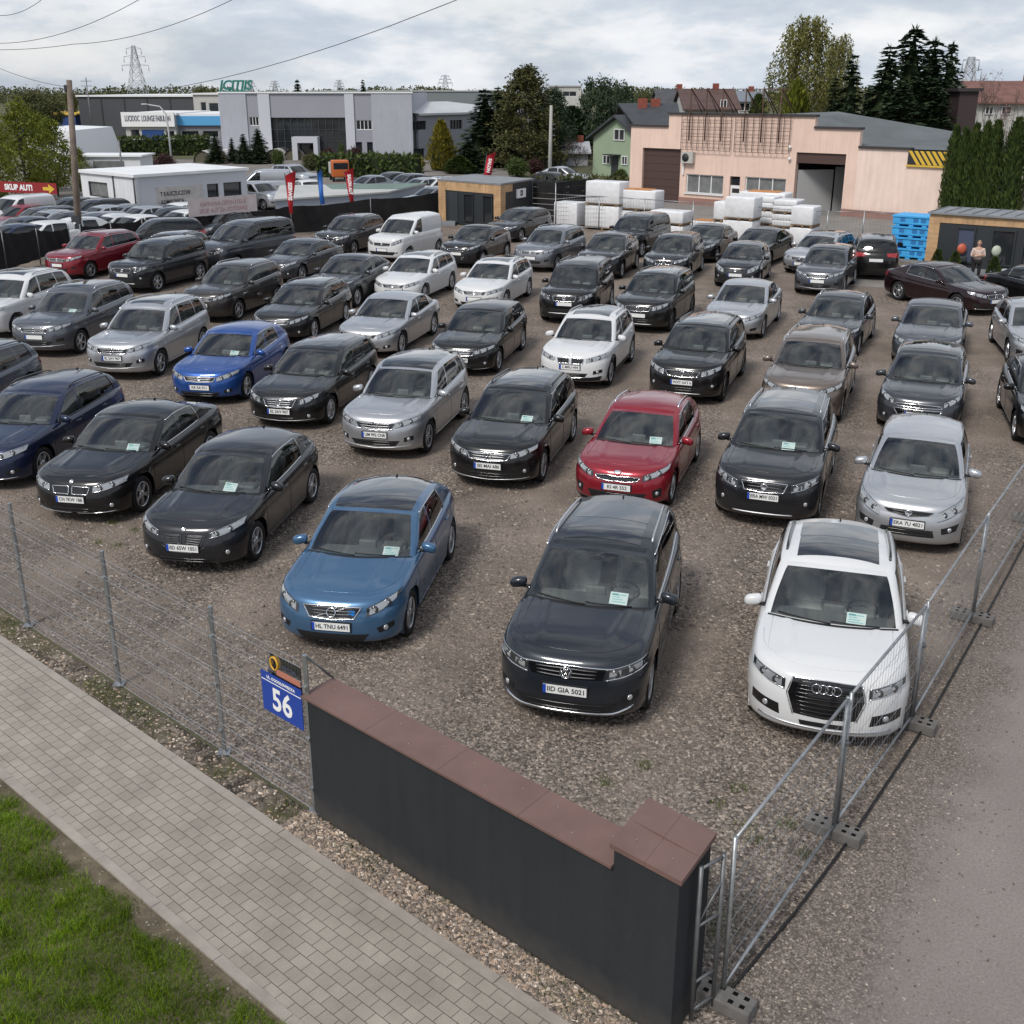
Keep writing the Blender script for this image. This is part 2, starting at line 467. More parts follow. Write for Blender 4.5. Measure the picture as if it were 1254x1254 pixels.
 def g_side(b, t, r, sg):
  zf, ins = rows[r]; u = lerp(b, t, zf)
  return (u, sg * (hwg(zf, u) - ins), lerp(ztop(b) - .012, zroof(t) - crown, zf))
 a0 = (uc + bow + .09, s['uh'] + bowt + .10)
 de = (rb - bowr - .12, rt_ - .16)
 Bp, Cp, D = s['B'], s['C'], s['D']
 nodes = [(a0, 'A'), ((a0[0] + .05, a0[1] + .03), 'fd'), ((Bp - .035, Bp + .01), 'B'), ((Bp + .035, Bp + .07), 'rd')]
 Ct = s.get('Ct', Cp - .10)
 if s['quarter']:
  nodes += [((Cp - .02, Ct - .02), 'C'), ((Cp + .02, Ct + .02), 'q'), ((D, s['dtop'] or de[1] - .12), 'D'), (de, None)]
 else:
  nodes += [((Cp, Ct), 'D'), (de, None)]
 side = []
 for i, (nd, tg) in enumerate(nodes):
  if tg is None: side.append((nd, None)); break
  nx = nodes[i + 1][0]; m = {'fd': 6, 'rd': 6, 'q': 4}.get(tg, 1 if tg in 'BCA' else 4)
  for q in range(m): side.append(((lerp(nd[0], nx[0], q / m), lerp(nd[1], nx[1], q / m)), tg))
 KF = 8
 cols = []
 fy = [(-.985), (-.93)] + [lerp(-.90, .90, i / (2 * KF)) for i in range(2 * KF + 1)] + [.93, .985]
 for i, yf in enumerate(fy):
  tg = 'A' if (i < 2 or i >= len(fy) - 3) else 'ws'
  cols.append((lambda r, yf=yf: g_front(yf, r), tg, 0))
 for (b, t), tg in [(x[0], x[1]) for x in side]:
  cols.append((lambda r, b=b, t=t: g_side(b, t, r, 1), tg or 'D', 1))
 ry = [.985, .93] + [lerp(.86, -.86, i / (2 * KF)) for i in range(2 * KF + 1)] + [-.93, -.985]
 for i, yf in enumerate(ry):
  tg = 'D' if (i < 2 or i >= len(ry) - 3) else 'rg'
  cols.append((lambda r, yf=yf: g_rear(yf, r), tg, 0))
 rs = list(reversed(side))
 for i, ((b, t), tg) in enumerate(rs):
  tg2 = rs[i + 1][1] if i + 1 < len(rs) else 'A'
  cols.append((lambda r, b=b, t=t: g_side(b, t, r, -1), tg2, -1))
 NC = len(cols); NRW = len(rows)
 gv = [cols[c][0](r) for r in range(NRW) for c in range(NC)]
 shell = []; glassf = {}
 for r in range(NRW - 1):
  for c in range(NC):
   c2 = (c + 1) % NC; tg, sd = cols[c][1], cols[c][2]
   f = (r * NC + c, r * NC + c2, (r + 1) * NC + c2, (r + 1) * NC + c)
   isg = tg in ('ws', 'fd', 'rd', 'q', 'rg') and G0 <= r < (G1 if tg != 'ws' else G1 + 1)
   if tg == 'rg' and not (2 <= r < G1): isg = False
   if s.get('panel') and tg in ('rd', 'q', 'B', 'C') or (s.get('panel') and tg == 'rg'): isg = False
   if isg: glassf.setdefault((tg, sd), []).append(f)
   else:
    mat = 1 if (tg in ('B', 'C')) and r < G1 and not s.get('panel') else (1 if r == 0 or (s['pano'] == 'all' and r > G1 and tg == 'ws') else 0)
    shell.append((f, mat))
 nf, ns = len(fy), len(side)
 top = lambda c: gv[(NRW - 1) * NC + c]
 Lc = [nf - 1] + list(range(nf, nf + ns)) + [nf + ns]
 Rc = [0] + [NC - 1 - i for i in range(ns)] + [nf + ns + len(ry) - 1]
 roof_v, roof_f, roof_m = [], [], []
 nr_ = len(Lc)
 for j in range(nr_):
  l, rr = top(Lc[j]), top(Rc[j]); t = j / (nr_ - 1)
  for i in range(nf):
   a = fy[i] / .985
   fo_ = top(i)[0] - top(0)[0]; re_ = top(nf + ns + len(ry) - 1 - i)[0] - top(nf + ns)[0]
   w0 = (1 - smooth(t * 1.6)); w1 = smooth((t - .5) * 2)
   u = (l[0] + rr[0]) / 2 + fo_ * w0 + re_ * w1
   y = lerp(rr[1], l[1], (a + 1) / 2)
   z = l[2] + (crown + .004) * (1 - abs(a) ** 2.2)
   if j == 0: z = top(i)[2]; u = top(i)[0]; y = top(i)[1]
   if j == nr_ - 1:
    p = top(nf + ns + len(ry) - 1 - i); u, y, z = p
   roof_v.append((u, y, z))
 for j in range(nr_ - 1):
  for i in range(nf - 1): roof_f.append((j * nf + i, j * nf + i + 1, (j + 1) * nf + i + 1, (j + 1) * nf + i))
 tx = lambda vs: [(X(v[0]), v[1], v[2]) for v in vs]
 cen = Vector((0, 0, .75))
 def oriented(vs, fs, mats, smv=True, weld=True):
  """mesh whose faces look away from the car's middle"""
  m = MB(); m.add(tx(vs), fs, 0, smv); m.m = list(mats)
  me = m.mesh('m', False)
  b = bmesh.new(); b.from_mesh(me)
  if weld: bmesh.ops.remove_doubles(b, verts=b.verts, dist=.0004)
  for f in b.faces:
   c = f.calc_center_median(); d = c - Vector((clamp(c.x, -1.3, 1.3), 0, .6 if c.z > .3 else .9))
   if f.normal.dot(d) < 0: f.normal_flip()
  loose = [v for v in b.verts if not v.link_faces]
  bmesh.ops.delete(b, geom=loose, context='VERTS')
  b.to_mesh(me); b.free(); return me
 bv = tx(verts) + tx(hood_v) + tx(gv) + tx(roof_v); o1 = len(verts); o2 = o1 + len(hood_v); o3 = o2 + len(gv)
 bfc = [f for i, f in enumerate(faces)] + [tuple(a + o1 for a in f) for f in hood_f] + [tuple(a + o2 for a in f) for f, _ in shell] \
  + [tuple(a + o2 for a in f) for fs in glassf.values() for f in fs] + [tuple(a + o3 for a in f) for f in roof_f]
 bvh = BVHTree.FromPolygons([Vector(p) for p in bv], bfc)
 def cast(view, a, b):
  if view == 'front': o, d = Vector((6, a, b)), Vector((-1, 0, 0))
  elif view == 'rear': o, d = Vector((-6, a, b)), Vector((1, 0, 0))
  elif view == 'left': o, d = Vector((a, 4, b)), Vector((0, -1, 0))
  elif view == 'right': o, d = Vector((a, -4, b)), Vector((0, 1, 0))
  else: o, d = Vector((a, b, 5)), Vector((0, 0, -1))
  p, nn, _, _ = bvh.ray_cast(o, d)
  if p is None: p, nn, _, _ = bvh.find_nearest(o + d * 3)
  if nn.dot(d) > 0: nn = -nn
  return p, nn
 def resample(pl, n):
  ds = [0]
  for i in range(1, len(pl)): ds.append(ds[-1] + math.hypot(pl[i][0] - pl[i - 1][0], pl[i][1] - pl[i - 1][1]))
  out = []
  for k in range(n + 1):
   d = ds[-1] * k / n; i = 0
   while i < len(pl) - 2 and d > ds[i + 1]: i += 1
   t = (d - ds[i]) / max(1e-9, ds[i + 1] - ds[i]); out.append((lerp(pl[i][0], pl[i + 1][0], t), lerp(pl[i][1], pl[i + 1][1], t)))
  return out
 def patch(mb, view, topc, botc, off=.006, nx=12, ny=4, mat=0, sink=.02, flip=False):
  sg = -1 if flip else 1
  T = resample(topc, nx); Bt = resample(botc, nx); g = []
  for j in range(ny + 1):
   for i in range(nx + 1):
    a = lerp(Bt[i][0], T[i][0], j / ny) * (sg if view in ('front', 'rear') else 1); b = lerp(Bt[i][1], T[i][1], j / ny)
    if view == 'top': b *= sg
    g.append(cast(view, a, b))
  w = nx + 1; vs = [p + nn * off for p, nn in g]; fs = []
  for j in range(ny):
   for i in range(nx): fs.append((j * w + i, j * w + i + 1, (j + 1) * w + i + 1, (j + 1) * w + i))
  border = [i for i in range(w)] + [j * w + nx for j in range(1, ny + 1)] + [ny * w + i for i in range(nx - 1, -1, -1)] + [j * w for j in range(ny - 1, 0, -1)]
  nb = len(border); o1_ = len(vs); vs += [vs[i] for i in border]; o = len(vs); vs += [g[i][0] - g[i][1] * sink for i in border]
  for k in range(nb): k2 = (k + 1) % nb; fs.append((o1_ + k, o1_ + k2, o + k2, o + k))
  base = len(mb.v); mb.add(vs, fs, mat, False)
  for q in range(len(mb.f) - len(fs), len(mb.f) - nb): mb.s[q] = True
  return g
 def line(mb, view, pts, r, mat=0, off=.0, n=14, flip=False):
  P_ = resample(pts, n); out = []
  for a, b in P_:
   if flip and view in ('front', 'rear'): a = -a
   if flip and view == 'top': b = -b
   p, nn = cast(view, a, b); out.append(p + nn * off)
  mb.tube(out, r, 5, mat)
 parts = []
 def add(name, mb_or_me, mats, par=0, loc=None, kind=None):
  me = mb_or_me.mesh(name) if isinstance(mb_or_me, MB) else mb_or_me
  for m in mats: me.materials.append(M[m] if isinstance(m, str) and m != 'PAINT' else None)
  parts.append([name, par, me, mats, loc]); return len(parts) - 1
 paintroof = s['pano'] != 'all'
 side_lo = {1: [], -1: []}
 body_f, body_m, doors = [], [], {}
 for fi, f in enumerate(faces):
  if not keep[fi]: continue
  k = fl[fi]
  cu = sum(verts[i][0] for i in f) / 4; cy = sum(verts[i][1] for i in f) / 4
  sg = 1 if cy > 0 else -1
  if abs(cy) > .6 and 2 <= k <= 13 and not far:
   if cuts[2] < cu < dB: doors.setdefault((0, sg), []).append(f); continue
   if dB < cu < d2: doors.setdefault((1, sg), []).append(f); continue
  if cu > L - .5 and abs(cy) < hw0 * .72 and 6 <= k and rb > L - .5 and not far:
   doors.setdefault((2, 0), []).append(f); continue
  body_f.append(f); body_m.append(0)
 if not far:
  o_g = len(verts)
  vs = verts + gv + deck_v
  fs = body_f + [tuple(i + o_g for i in f) for f, _ in shell]; ms = body_m + [m for _, m in shell]
  o_d = o_g + len(gv)
  if rb <= L - .5: pass
  fs += [tuple(i + o_d for i in f) for f in deck_f]; ms += [0] * len(deck_f)
 else:
  o_g = len(verts); vs = verts + gv + deck_v + hood_v; o_d = o_g + len(gv); o_h = o_d + len(deck_v)
  fs = body_f + [tuple(i + o_g for i in f) for f, _ in shell] + [tuple(i + o_d for i in f) for f in deck_f] + [tuple(i + o_h for i in f) for f in hood_f]
  ms = body_m + [m for _, m in shell] + [0] * (len(deck_f) + len(hood_f))
 bme = oriented(vs, fs, ms)
 bm_ = bmesh.new(); bm_.from_mesh(bme)
 ex = MB()
 for a in (uf, ub_):
  for sg in (1, -1):
   prof = []
   for q in range(15):
    th = rad(-25 + 230 * q / 14)
    prof.append((X(a + Ra * math.cos(th)), R_ + Ra * math.sin(th)))
   yo, yi = sg * (hw0 - .035), sg * (hw0 - .36)
   nq = len(prof); vv = [(p[0], yo, max(p[1], zs0 - .02)) for p in prof] + [(p[0], yi, max(p[1], zs0 - .02)) for p in prof]
   ff = [(i, i + 1, nq + i + 1, nq + i) for i in range(nq - 1)] + [tuple(range(nq, 2 * nq))]
   ex.add(vv, ff, 1, False)
 ex.box(X(L - .35), X(.35), -hw0 + .37, hw0 - .37, zs0 - .03, zs0 + .02, 1)
 ex.box(X(ub_ - Ra - .02), X(uf + Ra + .02), -hw0 + .17, hw0 - .17, zs0 - .01, zs0 + .02, 1)
 if not far:
  for sg, view in ((1, 'left'), (-1, 'right')):
   for u in (cuts[2], dB, d2):
    zt_ = ztop(u) - .02
    zb_ = lerp(zsill(u), ztop(u), .06) if u != d2 else R_ + math.sqrt(max(.0, Ra ** 2 - (u - ub_) ** 2)) + .01
    line(ex, view, [(X(u), zb_), (X(u), zt_)], .0058, 1, -.0005, 12)
   line(ex, view, [(X(cuts[2]), lerp(zsill(2), ztop(2), .05)), (X(ub_ - Ra + .03), lerp(zsill(2), ztop(2), .05))], .0055, 1, 0, 14)
   hs = [hoodpt(sg * .9, t / 8) for t in range(9)]
   ex.tube([(X(p[0]), p[1], p[2] + .0005) for p in hs], .0058, 5, 1)
  ex.tube([(X(p[0]), p[1], p[2]) for p in [hoodpt(yF[abs(i)] * (1 if i > 0 else -1), 0) for i in range(-NF, NF + 1)] if abs(p[1]) < hw0 * .86], .0055, 5, 1)
 b2 = bmesh.new(); exm = ex.mesh('x'); bm_.from_mesh(exm); bm_.to_mesh(bme); bm_.free(); b2.free()
 add('body', bme, ['PAINT', 'black_plastic' if True else ''], None)
 bme.materials.clear(); bme.materials.append(None); bme.materials.append(M['black_plastic']);
 rm = oriented(roof_v, roof_f, [0] * len(roof_f))
 if s['pano'] == 'all': add('roof', rm, ['panoroof'])
 else: add('roof', rm, ['PAINT'])
 if not far:
  add('hood', oriented(hood_v, hood_f, [0] * len(hood_f)), ['PAINT'])
  for (kd, sg), fs in doors.items():
   me = oriented(verts, fs, [0] * len(fs))
   if kd == 2: add('tailgate', me, ['PAINT']); continue
   di = add('door', me, ['PAINT'])
   uh_ = (dB - .20) if kd == 0 else (s['C'] + .02 - .12 if s['C'] < d2 + .3 else d2 + .05)
   uh_ = min(uh_, d2 + .02)
   p, nn = cast('left' if sg > 0 else 'right', X(uh_), ztop(uh_) - .13)
   hb = MB(); hb.rbox(p.x - .085, p.x + .085, p.y + nn.y * .012 - .012, p.y + nn.y * .012 + .014, p.z - .013, p.z + .013, .011)
   add('handle', hb, ['PAINT'] if s['trim'] != 'chromehandle' else ['chrome'], di)
 nmap = {'ws': ('windshield', 'windshield'), 'fd': ('side_window', 'window'), 'rd': ('side_window', 'window'), 'q': ('side_window', 'window_dark'), 'rg': ('rear_window', 'window_dark')}
 if far: nmap['ws'] = ('windshield', 'window_dark'); nmap['fd'] = nmap['rd'] = ('side_window', 'window_dark')
 for (tg, sg), fs in glassf.items():
  nm, mt = nmap[tg]; add(nm, oriented(gv, fs, [0] * len(fs)), [mt])
 if not far:
  tr = MB()
  for sg in (1, -1):
   c0, c1 = nodes[1][0], (nodes[2][0] if s.get('panel') else nodes[-2][0])
   P_ = []
   for q in range(17):
    t = q / 16; P_.append(g_side(lerp(c0[0], c1[0], t), lerp(c0[1], c1[1], t), 7, sg))
   Q = [g_side(lerp(c0[0], c1[0], q / 16), lerp(c0[1], c1[1], q / 16), 1, sg) for q in range(17)]
   up = lambda v: (X(v[0]), v[1] + sg * .004, v[2])
   tr.tube([up(p) for p in Q], .011, 6, 0)
   tr.tube([up(p) for p in P_] + [up(g_side(c1[0], c1[1], r, sg)) for r in range(6, 0, -1)], .009, 6, 0)
  add('window_trim', tr, ['chrome' if s['trim'].startswith('chrome') else 'gloss_black'])
  cw = MB(); n_ = 24
  vv = []
  for i in range(n_ + 1):
   yf = lerp(-.93, .93, i / n_); a = g_front(yf, 0)
   z_ = a[2] + .006
   vv += [(X(cowl(yf) - .012), a[1], z_ - .004), (X(a[0] + .012), a[1], z_ + .018), (X(a[0] + .05), a[1], z_ - .06), (X(cowl(yf) - .01), a[1], z_ - .06)]
  for i in range(n_):
   for q in range(4): cw.add([], [], 0); cw.f.append((i * 4 + q, i * 4 + (q + 1) % 4, i * 4 + 4 + (q + 1) % 4, i * 4 + 4 + q)); cw.m.append(0); cw.s.append(False)
  cw.v = vv
  add('cowl', cw, ['black_plastic'])
  wp = MB()
  for (y0, y1, r1) in ((-.62, -.02, .10), (-.02, .52, .08)):
   pts = []
   for q in range(9):
    t = q / 8; yf = lerp(y0, y1, t) / .78
    zf = lerp(.10, .045, t) if y0 < -.3 else lerp(.09, .05, t)
    r0 = g_front(clamp(yf, -.88, .88), 0); r1_ = g_front(clamp(yf, -.88, .88), 2)
    k = zf / .2; p = tuple(lerp(r0[c], r1_[c], k) for c in range(3))
    pts.append((X(p[0]) + .016, p[1], p[2] + .012))
   wp.tube(pts, .009, 5, 0)
  add('wiper', wp, ['black_plastic'])
  for sg in (1, -1):
   mp = g_side(a0[0] + .12, a0[1] + .12, 1, sg)
   mm = MB(); cx, cy, cz = X(mp[0]) + .03, mp[1] + sg * .155, mp[2] + .055
   prof = []
   Mx = Matrix.Translation((cx, cy, cz)) @ Matrix.Rotation(sg * rad(-8), 4, 'Z')
   vs = []; fs = []; na, nb = 14, 8
   for b in range(nb + 1):
    ph = -PI / 2 + PI * b / nb
    for a in range(na):
     th = 2 * PI * a / na
     ex_ = lambda w, e: math.copysign(abs(w) ** e, w)
     px = .075 * ex_(math.cos(ph), .7) * ex_(math.cos(th), .8); py = .115 * ex_(math.cos(ph), .6) * ex_(math.sin(th), .7); pz = .072 * ex_(math.sin(ph), .8)
     if px < -.02: px = -.02
     vs.append(Mx @ Vector((px, py, pz - .02 * py * sg / .115)))
   for b in range(nb):
    for a in range(na): fs.append((b * na + a, b * na + (a + 1) % na, (b + 1) * na + (a + 1) % na, (b + 1) * na + a))
   mm.add(vs, fs, 0, True)
   mm.tube([(X(mp[0]) + .02, mp[1] - sg * .01, mp[2] + .0), (cx - .0, cy - sg * .06, cz - .055)], [.026, .02], 6, 1)
   mi = add('mirror', mm, ['PAINT' if s.get('mirror', 1) else 'gloss_black', 'black_plastic'])
   parts[mi][2].materials[1] = M['black_plastic']
   ml = MB(); ml.box(cx - .026, cx - .0215, cy - .085, cy + .085, cz - .048, cz + .045); add('mirror_glass', ml, ['chrome'], mi)
 st = STYLES[s['style']]
 def Y(a): return a * hw0
 def Z(b): return zn + b if b > -.9 else b + 10    # values below -9 are heights above the ground
 def pl(seq): return [(Y(a), Z(b)) for a, b in seq]
 for nm, items in (('grille', st.get('grille', [])), ('lower_grille', st.get('lower', []))):
  for topc, botc, frame, slats, smat in items:
   g = MB(); T, Bc = pl(topc), pl(botc)
   patch(g, 'front', T, Bc, .004, 16, 5, 0)
   gi = add(nm, g, ['gloss_black' if nm == 'grille' else 'black_plastic'])
   if slats and not far:
    sm = MB()
    for q in range(slats):
     t = (q + .5) / slats
     ln = [(lerp(Bc[0][0], T[0][0], t), lerp(Bc[0][1], T[0][1], t))]
     T2, B2 = resample(T, 10), resample(Bc, 10)
     line(sm, 'front', [(lerp(B2[i][0], T2[i][0], t), lerp(B2[i][1], T2[i][1], t)) for i in range(1, 10)], .0085 if smat != 'chrome' else .009, 0, .008, 16)
    add('grille_slats', sm, [smat], gi)
   if frame and not far:
    fm = MB(); fr, fmat = frame
    loop = T + list(reversed(Bc))
    pts = []
    L_ = loop + [loop[0]]
    for q in range(len(L_) - 1):
     for w in range(5):
      a = lerp(L_[q][0], L_[q + 1][0], w / 5); b = lerp(L_[q][1], L_[q + 1][1], w / 5); p, nn = cast('front', a, b); pts.append(p + nn * .006)
    fm.tube(pts, fr, 6, 0, closed=True); add('grille_frame', fm, [fmat], gi)
 for sg in (False, True):
  hl = MB(); T, Bc = pl(st['light'][0]), pl(st['light'][1])
  patch(hl, 'front', T, Bc, .005, 14, 5, 0, flip=sg)
  hi = add('headlight', hl, ['lamp_dark' if not far else 'lamp'])
  if not far:
   ln = MB()
   cT, cB = resample(T, 10), resample(Bc, 10)
   sub = lambda t0, t1, i0, i1: ([(lerp(cB[i][0], cT[i][0], t1), lerp(cB[i][1], cT[i][1], t1)) for i in range(i0, i1 + 1)], [(lerp(cB[i][0], cT[i][0], t0), lerp(cB[i][1], cT[i][1], t0)) for i in range(i0, i1 + 1)])
   for (t0, t1, i0, i1) in st.get('lens', [(.15, .85, 1, 4), (.12, .85, 5, 9)]):
    a, b = sub(t0, t1, i0, i1); patch(ln, 'front', a, b, .010, 8, 3, 0, .002, flip=sg)
   add('lamp', ln, ['lamp_glass'], hi)
   pj = MB()
   for ii in (2.5, 6.5):
    i0 = int(ii); ay = (cT[i0][0] + cT[i0 + 1][0] + cB[i0][0] + cB[i0 + 1][0]) / 4; az = (cT[i0][1] + cT[i0 + 1][1] + cB[i0][1] + cB[i0 + 1][1]) / 4
    rr_ = min(.036, .36 * abs(cT[i0][1] - cB[i0][1])); p, nn = cast('front', -ay if sg else ay, az)
    nn = (nn + Vector((1, 0, 0))).normalized(); pj.lathe([(rr_ * 1.5, .0), (rr_ * 1.5, .013), (rr_, .014)], 14, 1, Matrix.Translation(p) @ nn.to_track_quat('Z', 'Y').to_matrix().to_4x4()); pj.lathe([(rr_, .0), (rr_, .0145), (rr_ * .85, .0125), (0, .018)], 14, 0, Matrix.Translation(p) @ nn.to_track_quat('Z', 'Y').to_matrix().to_4x4())
   pji = add('projector_lamp', pj, ['lamp'], hi); parts[pji][2].materials.append(M['lamp_dark'])
   if st.get('drl'):
    dl = MB(); line(dl, 'front', [(lerp(cB[i][0], cT[i][0], .03), lerp(cB[i][1], cT[i][1], .03)) for i in range(0, 11)], .008, 0, .006, 14, flip=sg)
    line(dl, 'front', [(lerp(cB[i][0], cT[i][0], .97), lerp(cB[i][1], cT[i][1], .97)) for i in range(0, 11)], .005, 0, .006, 14, flip=sg)
    add('light_strip', dl, ['chrome'], hi)
  for T_, B_, mt in st.get('fog', []):
   fg = MB(); patch(fg, 'front', pl(T_), pl(B_), .004, 8, 3, 0, flip=sg); fi_ = add('fog_light', fg, ['black_plastic' if mt != 'PAINT' else 'gloss_black'])
   if not far:
    ym = sum(p[0] for p in pl(T_) + pl(B_)) / (len(T_) + len(B_)); zm = sum(p[1] for p in pl(T_) + pl(B_)) / (len(T_) + len(B_))
    p, nn = cast('front', -ym if sg else ym, zm)
    f2 = MB(); f2.lathe([(.0, .0), (.036, .0), (.036, .012), (.028, .016), (0, .017)], 12, 0, Matrix.Translation(p) @ nn.to_track_quat('Z', 'Y').to_matrix().to_4x4()); add('fog_lamp', f2, ['lamp'], fi_)
  tl = MB(); zt_ = ztop(L - .2)
  patch(tl, 'rear', [(Y(.42), zt_ - .05), (Y(.9), zt_ - .03)], [(Y(.45), zt_ - .17), (Y(.9), zt_ - .22)], .006, 8, 4, 0, flip=sg)
  add('tail_light', tl, ['tail'])
 for (pts, r, mt) in st.get('strips', []):
  if far: break
  t_ = MB();
  for sg in ((False, True) if pts[0][0] > 0.001 else (False,)):
   line(t_, 'front', pl(pts), r, 0, .004, 20, flip=sg)
  add('bumper_trim', t_, [mt])
 if s['clad']:
  cd = MB()
  for a in (uf, ub_):
   for sg, view in ((1, 'left'), (-1, 'right')):
    g = []
    N_ = 20
    for q in range(N_ + 1):
     th = rad(-12 + 204 * q / N_)
     for rr_ in (Ra - .004, Ra + .05):
      u = a + rr_ * math.cos(th); z = max(R_ + rr_ * math.sin(th), zs0 + .02)
      rq = Ra + .015
      p, nn = cast(view, X(a + max(rr_, rq) * math.cos(th)), max(R_ + max(rr_, rq) * math.sin(th), zs0 + .05))
      g.append((X(u), p.y + sg * .012, z))
     g.append((X(a + (Ra - .004) * math.cos(th)), g[-2][1] - sg * .06, max(R_ + (Ra - .004) * math.sin(th), zs0 + .02)))
    cd.add(g, [f for q in range(N_) for f in ((q * 3, q * 3 + 1, q * 3 + 4, q * 3 + 3), (q * 3 + 2, q * 3, q * 3 + 3, q * 3 + 5))], 0, False)
  for view in ('left', 'right'):
   patch(cd, view, [(X(uf + Ra + .03), zs0 + .13), (X(ub_ - Ra - .03), zs0 + .13)], [(X(uf + Ra + .03), zs0 + .03), (X(ub_ - Ra - .03), zs0 + .03)], .008, 16, 2, 0)
  add('wheel_arch_trim', cd, ['black_plastic'])
  bt = MB(); patch(bt, 'front', [(Y(-.86), zs0 + .15), (Y(.86), zs0 + .15)], [(Y(-.80), zs0 + .045), (Y(.80), zs0 + .045)], .006, 24, 3, 0)
  add('bumper_trim', bt, ['black_plastic'])
 zp = Z(st.get('plate', -.33)); p, nn = cast('front', 0, zp)
 px_ = max(cast('front', y, z)[0].x for y in (-.2, 0, .2) for z in (zp - .05, zp + .05))
 pb = MB(); pb.box(px_ - .03, px_ + .004, -.275, .275, zp - .068, zp + .068, 1); pb.box(px_ + .004, px_ + .010, -.26, .26, zp - .056, zp + .056, 0); pb.box(px_ + .0085, px_ + .0115, -.26, -.222, zp - .0555, zp + .0555, 2)
 pi_ = add('number_plate', pb, ['plate']); me = parts[pi_][2]; me.materials.append(M['ink']); me.materials.append(M['plate_blue'])
 s['plate_at'] = (px_ + .0118, .018, zp); s['plate_idx'] = pi_
 zq = ztop(L - .05) - .28; p2, _ = cast('rear', 0, zq); pr = MB(); pr.box(p2.x - .012, p2.x + .03, -.26, .26, zq - .056, zq + .056, 0); add('number_plate', pr, ['plate'])
 if not far and st.get('emblem'):
  kind, ez, er = st['emblem']
  p, nn = cast('front', 0, Z(ez)); p = p + nn * (.012 if kind != 'dot' else .004)
  Q = nn.to_track_quat('Z', 'Y').to_matrix().to_4x4(); Mx = Matrix.Translation(p) @ Q
  em = MB()
  ring = lambda c, r, t: em.tube([Mx @ Vector((c[0] + r * math.cos(2 * PI * k / 20), c[1] + r * math.sin(2 * PI * k / 20), .006)) for k in range(20)], t, 6, 0, closed=True)
  stroke = lambda pts, t: em.tube([Mx @ Vector((a, b, .008)) for a, b in pts], t, 5, 0)
  if kind == 'vw':
   ring((0, 0), er, er * .11); r = er
   stroke([(-.42 * r, .82 * r), (-.05 * r, .08 * r), (.05 * r, .08 * r), (.42 * r, .82 * r)], r * .085)
   stroke([(-.86 * r, .35 * r), (-.38 * r, -.76 * r), (0, .0 * r), (.38 * r, -.76 * r), (.86 * r, .35 * r)], r * .085)
   em.lathe([(0, 0), (er, 0), (er, .002)], 20, 1, Mx)
  elif kind == 'rings':
   for q in (-1.5, -.5, .5, 1.5): ring((q * er * 1.42, 0), er, er * .13)
  elif kind == 'iron':
   ring((0, 0), er, er * .16); stroke([(er * .72, er * .72), (er * 1.25, er * 1.25)], er * .12); stroke([(er * .8, er * 1.3), (er * 1.25, er * 1.28), (er * 1.28, er * .85)], er * .12)
   em.bar(Mx @ Vector((-er * .9, 0, .008)), Mx @ Vector((er * .9, 0, .008)), .012, er * .32, 1)
  elif kind == 'diamond':
   stroke([(0, er * 1.2), (er * .75, 0), (0, -er * 1.2), (-er * .75, 0), (0, er * 1.2)], er * .2)
  elif kind == 'star':
   ring((0, 0), er, er * .1)
   for a in (90, 210, 330): stroke([(0, 0), (er * math.cos(rad(a)), er * math.sin(rad(a)))], er * .1)
  elif kind == 'oval':
   em.lathe([(0, 0), (er * 1.0, 0), (er, .006), (er * .7, .008), (0, .009)], 20, 0, Mx @ Matrix.Diagonal((1.5, .85, 1, 1)))
  elif kind == 'chevron':
   for dy in (0, -.55): stroke([(-er, -er * .5 + dy * er + .3 * er), (0, er * .45 + dy * er + .3 * er), (er, -er * .5 + dy * er + .3 * er)], er * .16)
  else:
   em.lathe([(0, 0), (er, 0), (er, .006), (er * .75, .008), (er * .7, .006), (0, .007)], 18, 0, Mx)
  ei = add('emblem', em, ['chrome']); parts[ei][2].materials.append(M['gloss_black' if kind == 'vw' else 'ink'])
  if kind == 'iron':
   db = MB(); g0 = st['grille'][0]; T, Bc = pl(g0[0]), pl(g0[1])
   line(db, 'front', [(T[-1][0] * .55 * -1, Bc[0][1] + .01), (T[-1][0] * .50 , T[0][1] - .005)], .009, 0, .006, 10); add('grille_bar', db, ['chrome'])
   bd = MB()
   for (yy, zz) in ((.30, .03), (.30, -.005)):
    p, nn = cast('front', Y(yy), Z(ez) + zz - .01); bd.box(p.x, p.x + .012, p.y - .045, p.y + .045, p.z - .012, p.z + .014)
   bdi = add('grille_badge', bd, ['plate_blue']); parts[bdi][2].materials[0] = badge_blue
 if s['rails']:
  for sg in (1, -1):
   rl = MB(); pts = []
   ua, ue = s['uh'] + .38, s['ur'] - .22
   for q in range(15):
    u = lerp(ua, ue, q / 14); y = sg * (hwg(1, u) - .055)
    p, nn = cast('top', X(u), y); hgt = .045 * min(1, math.sin(PI * q / 14) * 3.5)
    pts.append((p.x, p.y, p.z + hgt - .004))
   rl.tube(pts, .016, 6, 0);
   add('roof_rail', rl, [s['rails']])
 if s['pano'] in ('panel', 'small'):
  sr = MB(); y_ = hwg(1, 2.6) - (.19 if s['pano'] == 'panel' else .25)
  ua = s['uh'] + (.22 if s['pano'] == 'panel' else .28); ue = ua + (1.35 if s['pano'] == 'panel' else .82)
  ue = min(ue, s['ur'] - .35)
  for u_a, u_b in (((ua, ua + (ue - ua) * .49), (ua + (ue - ua) * .50, ue))):
   nn_ = 10
   patch(sr, 'top', [(X(u_b), -y_ * .98), (X(u_b), y_ * .98)], [(X(u_a), -y_), (X(u_a), y_)], .005, nn_, 4, 0, .01)
  add('sunroof', sr, ['panoroof'])
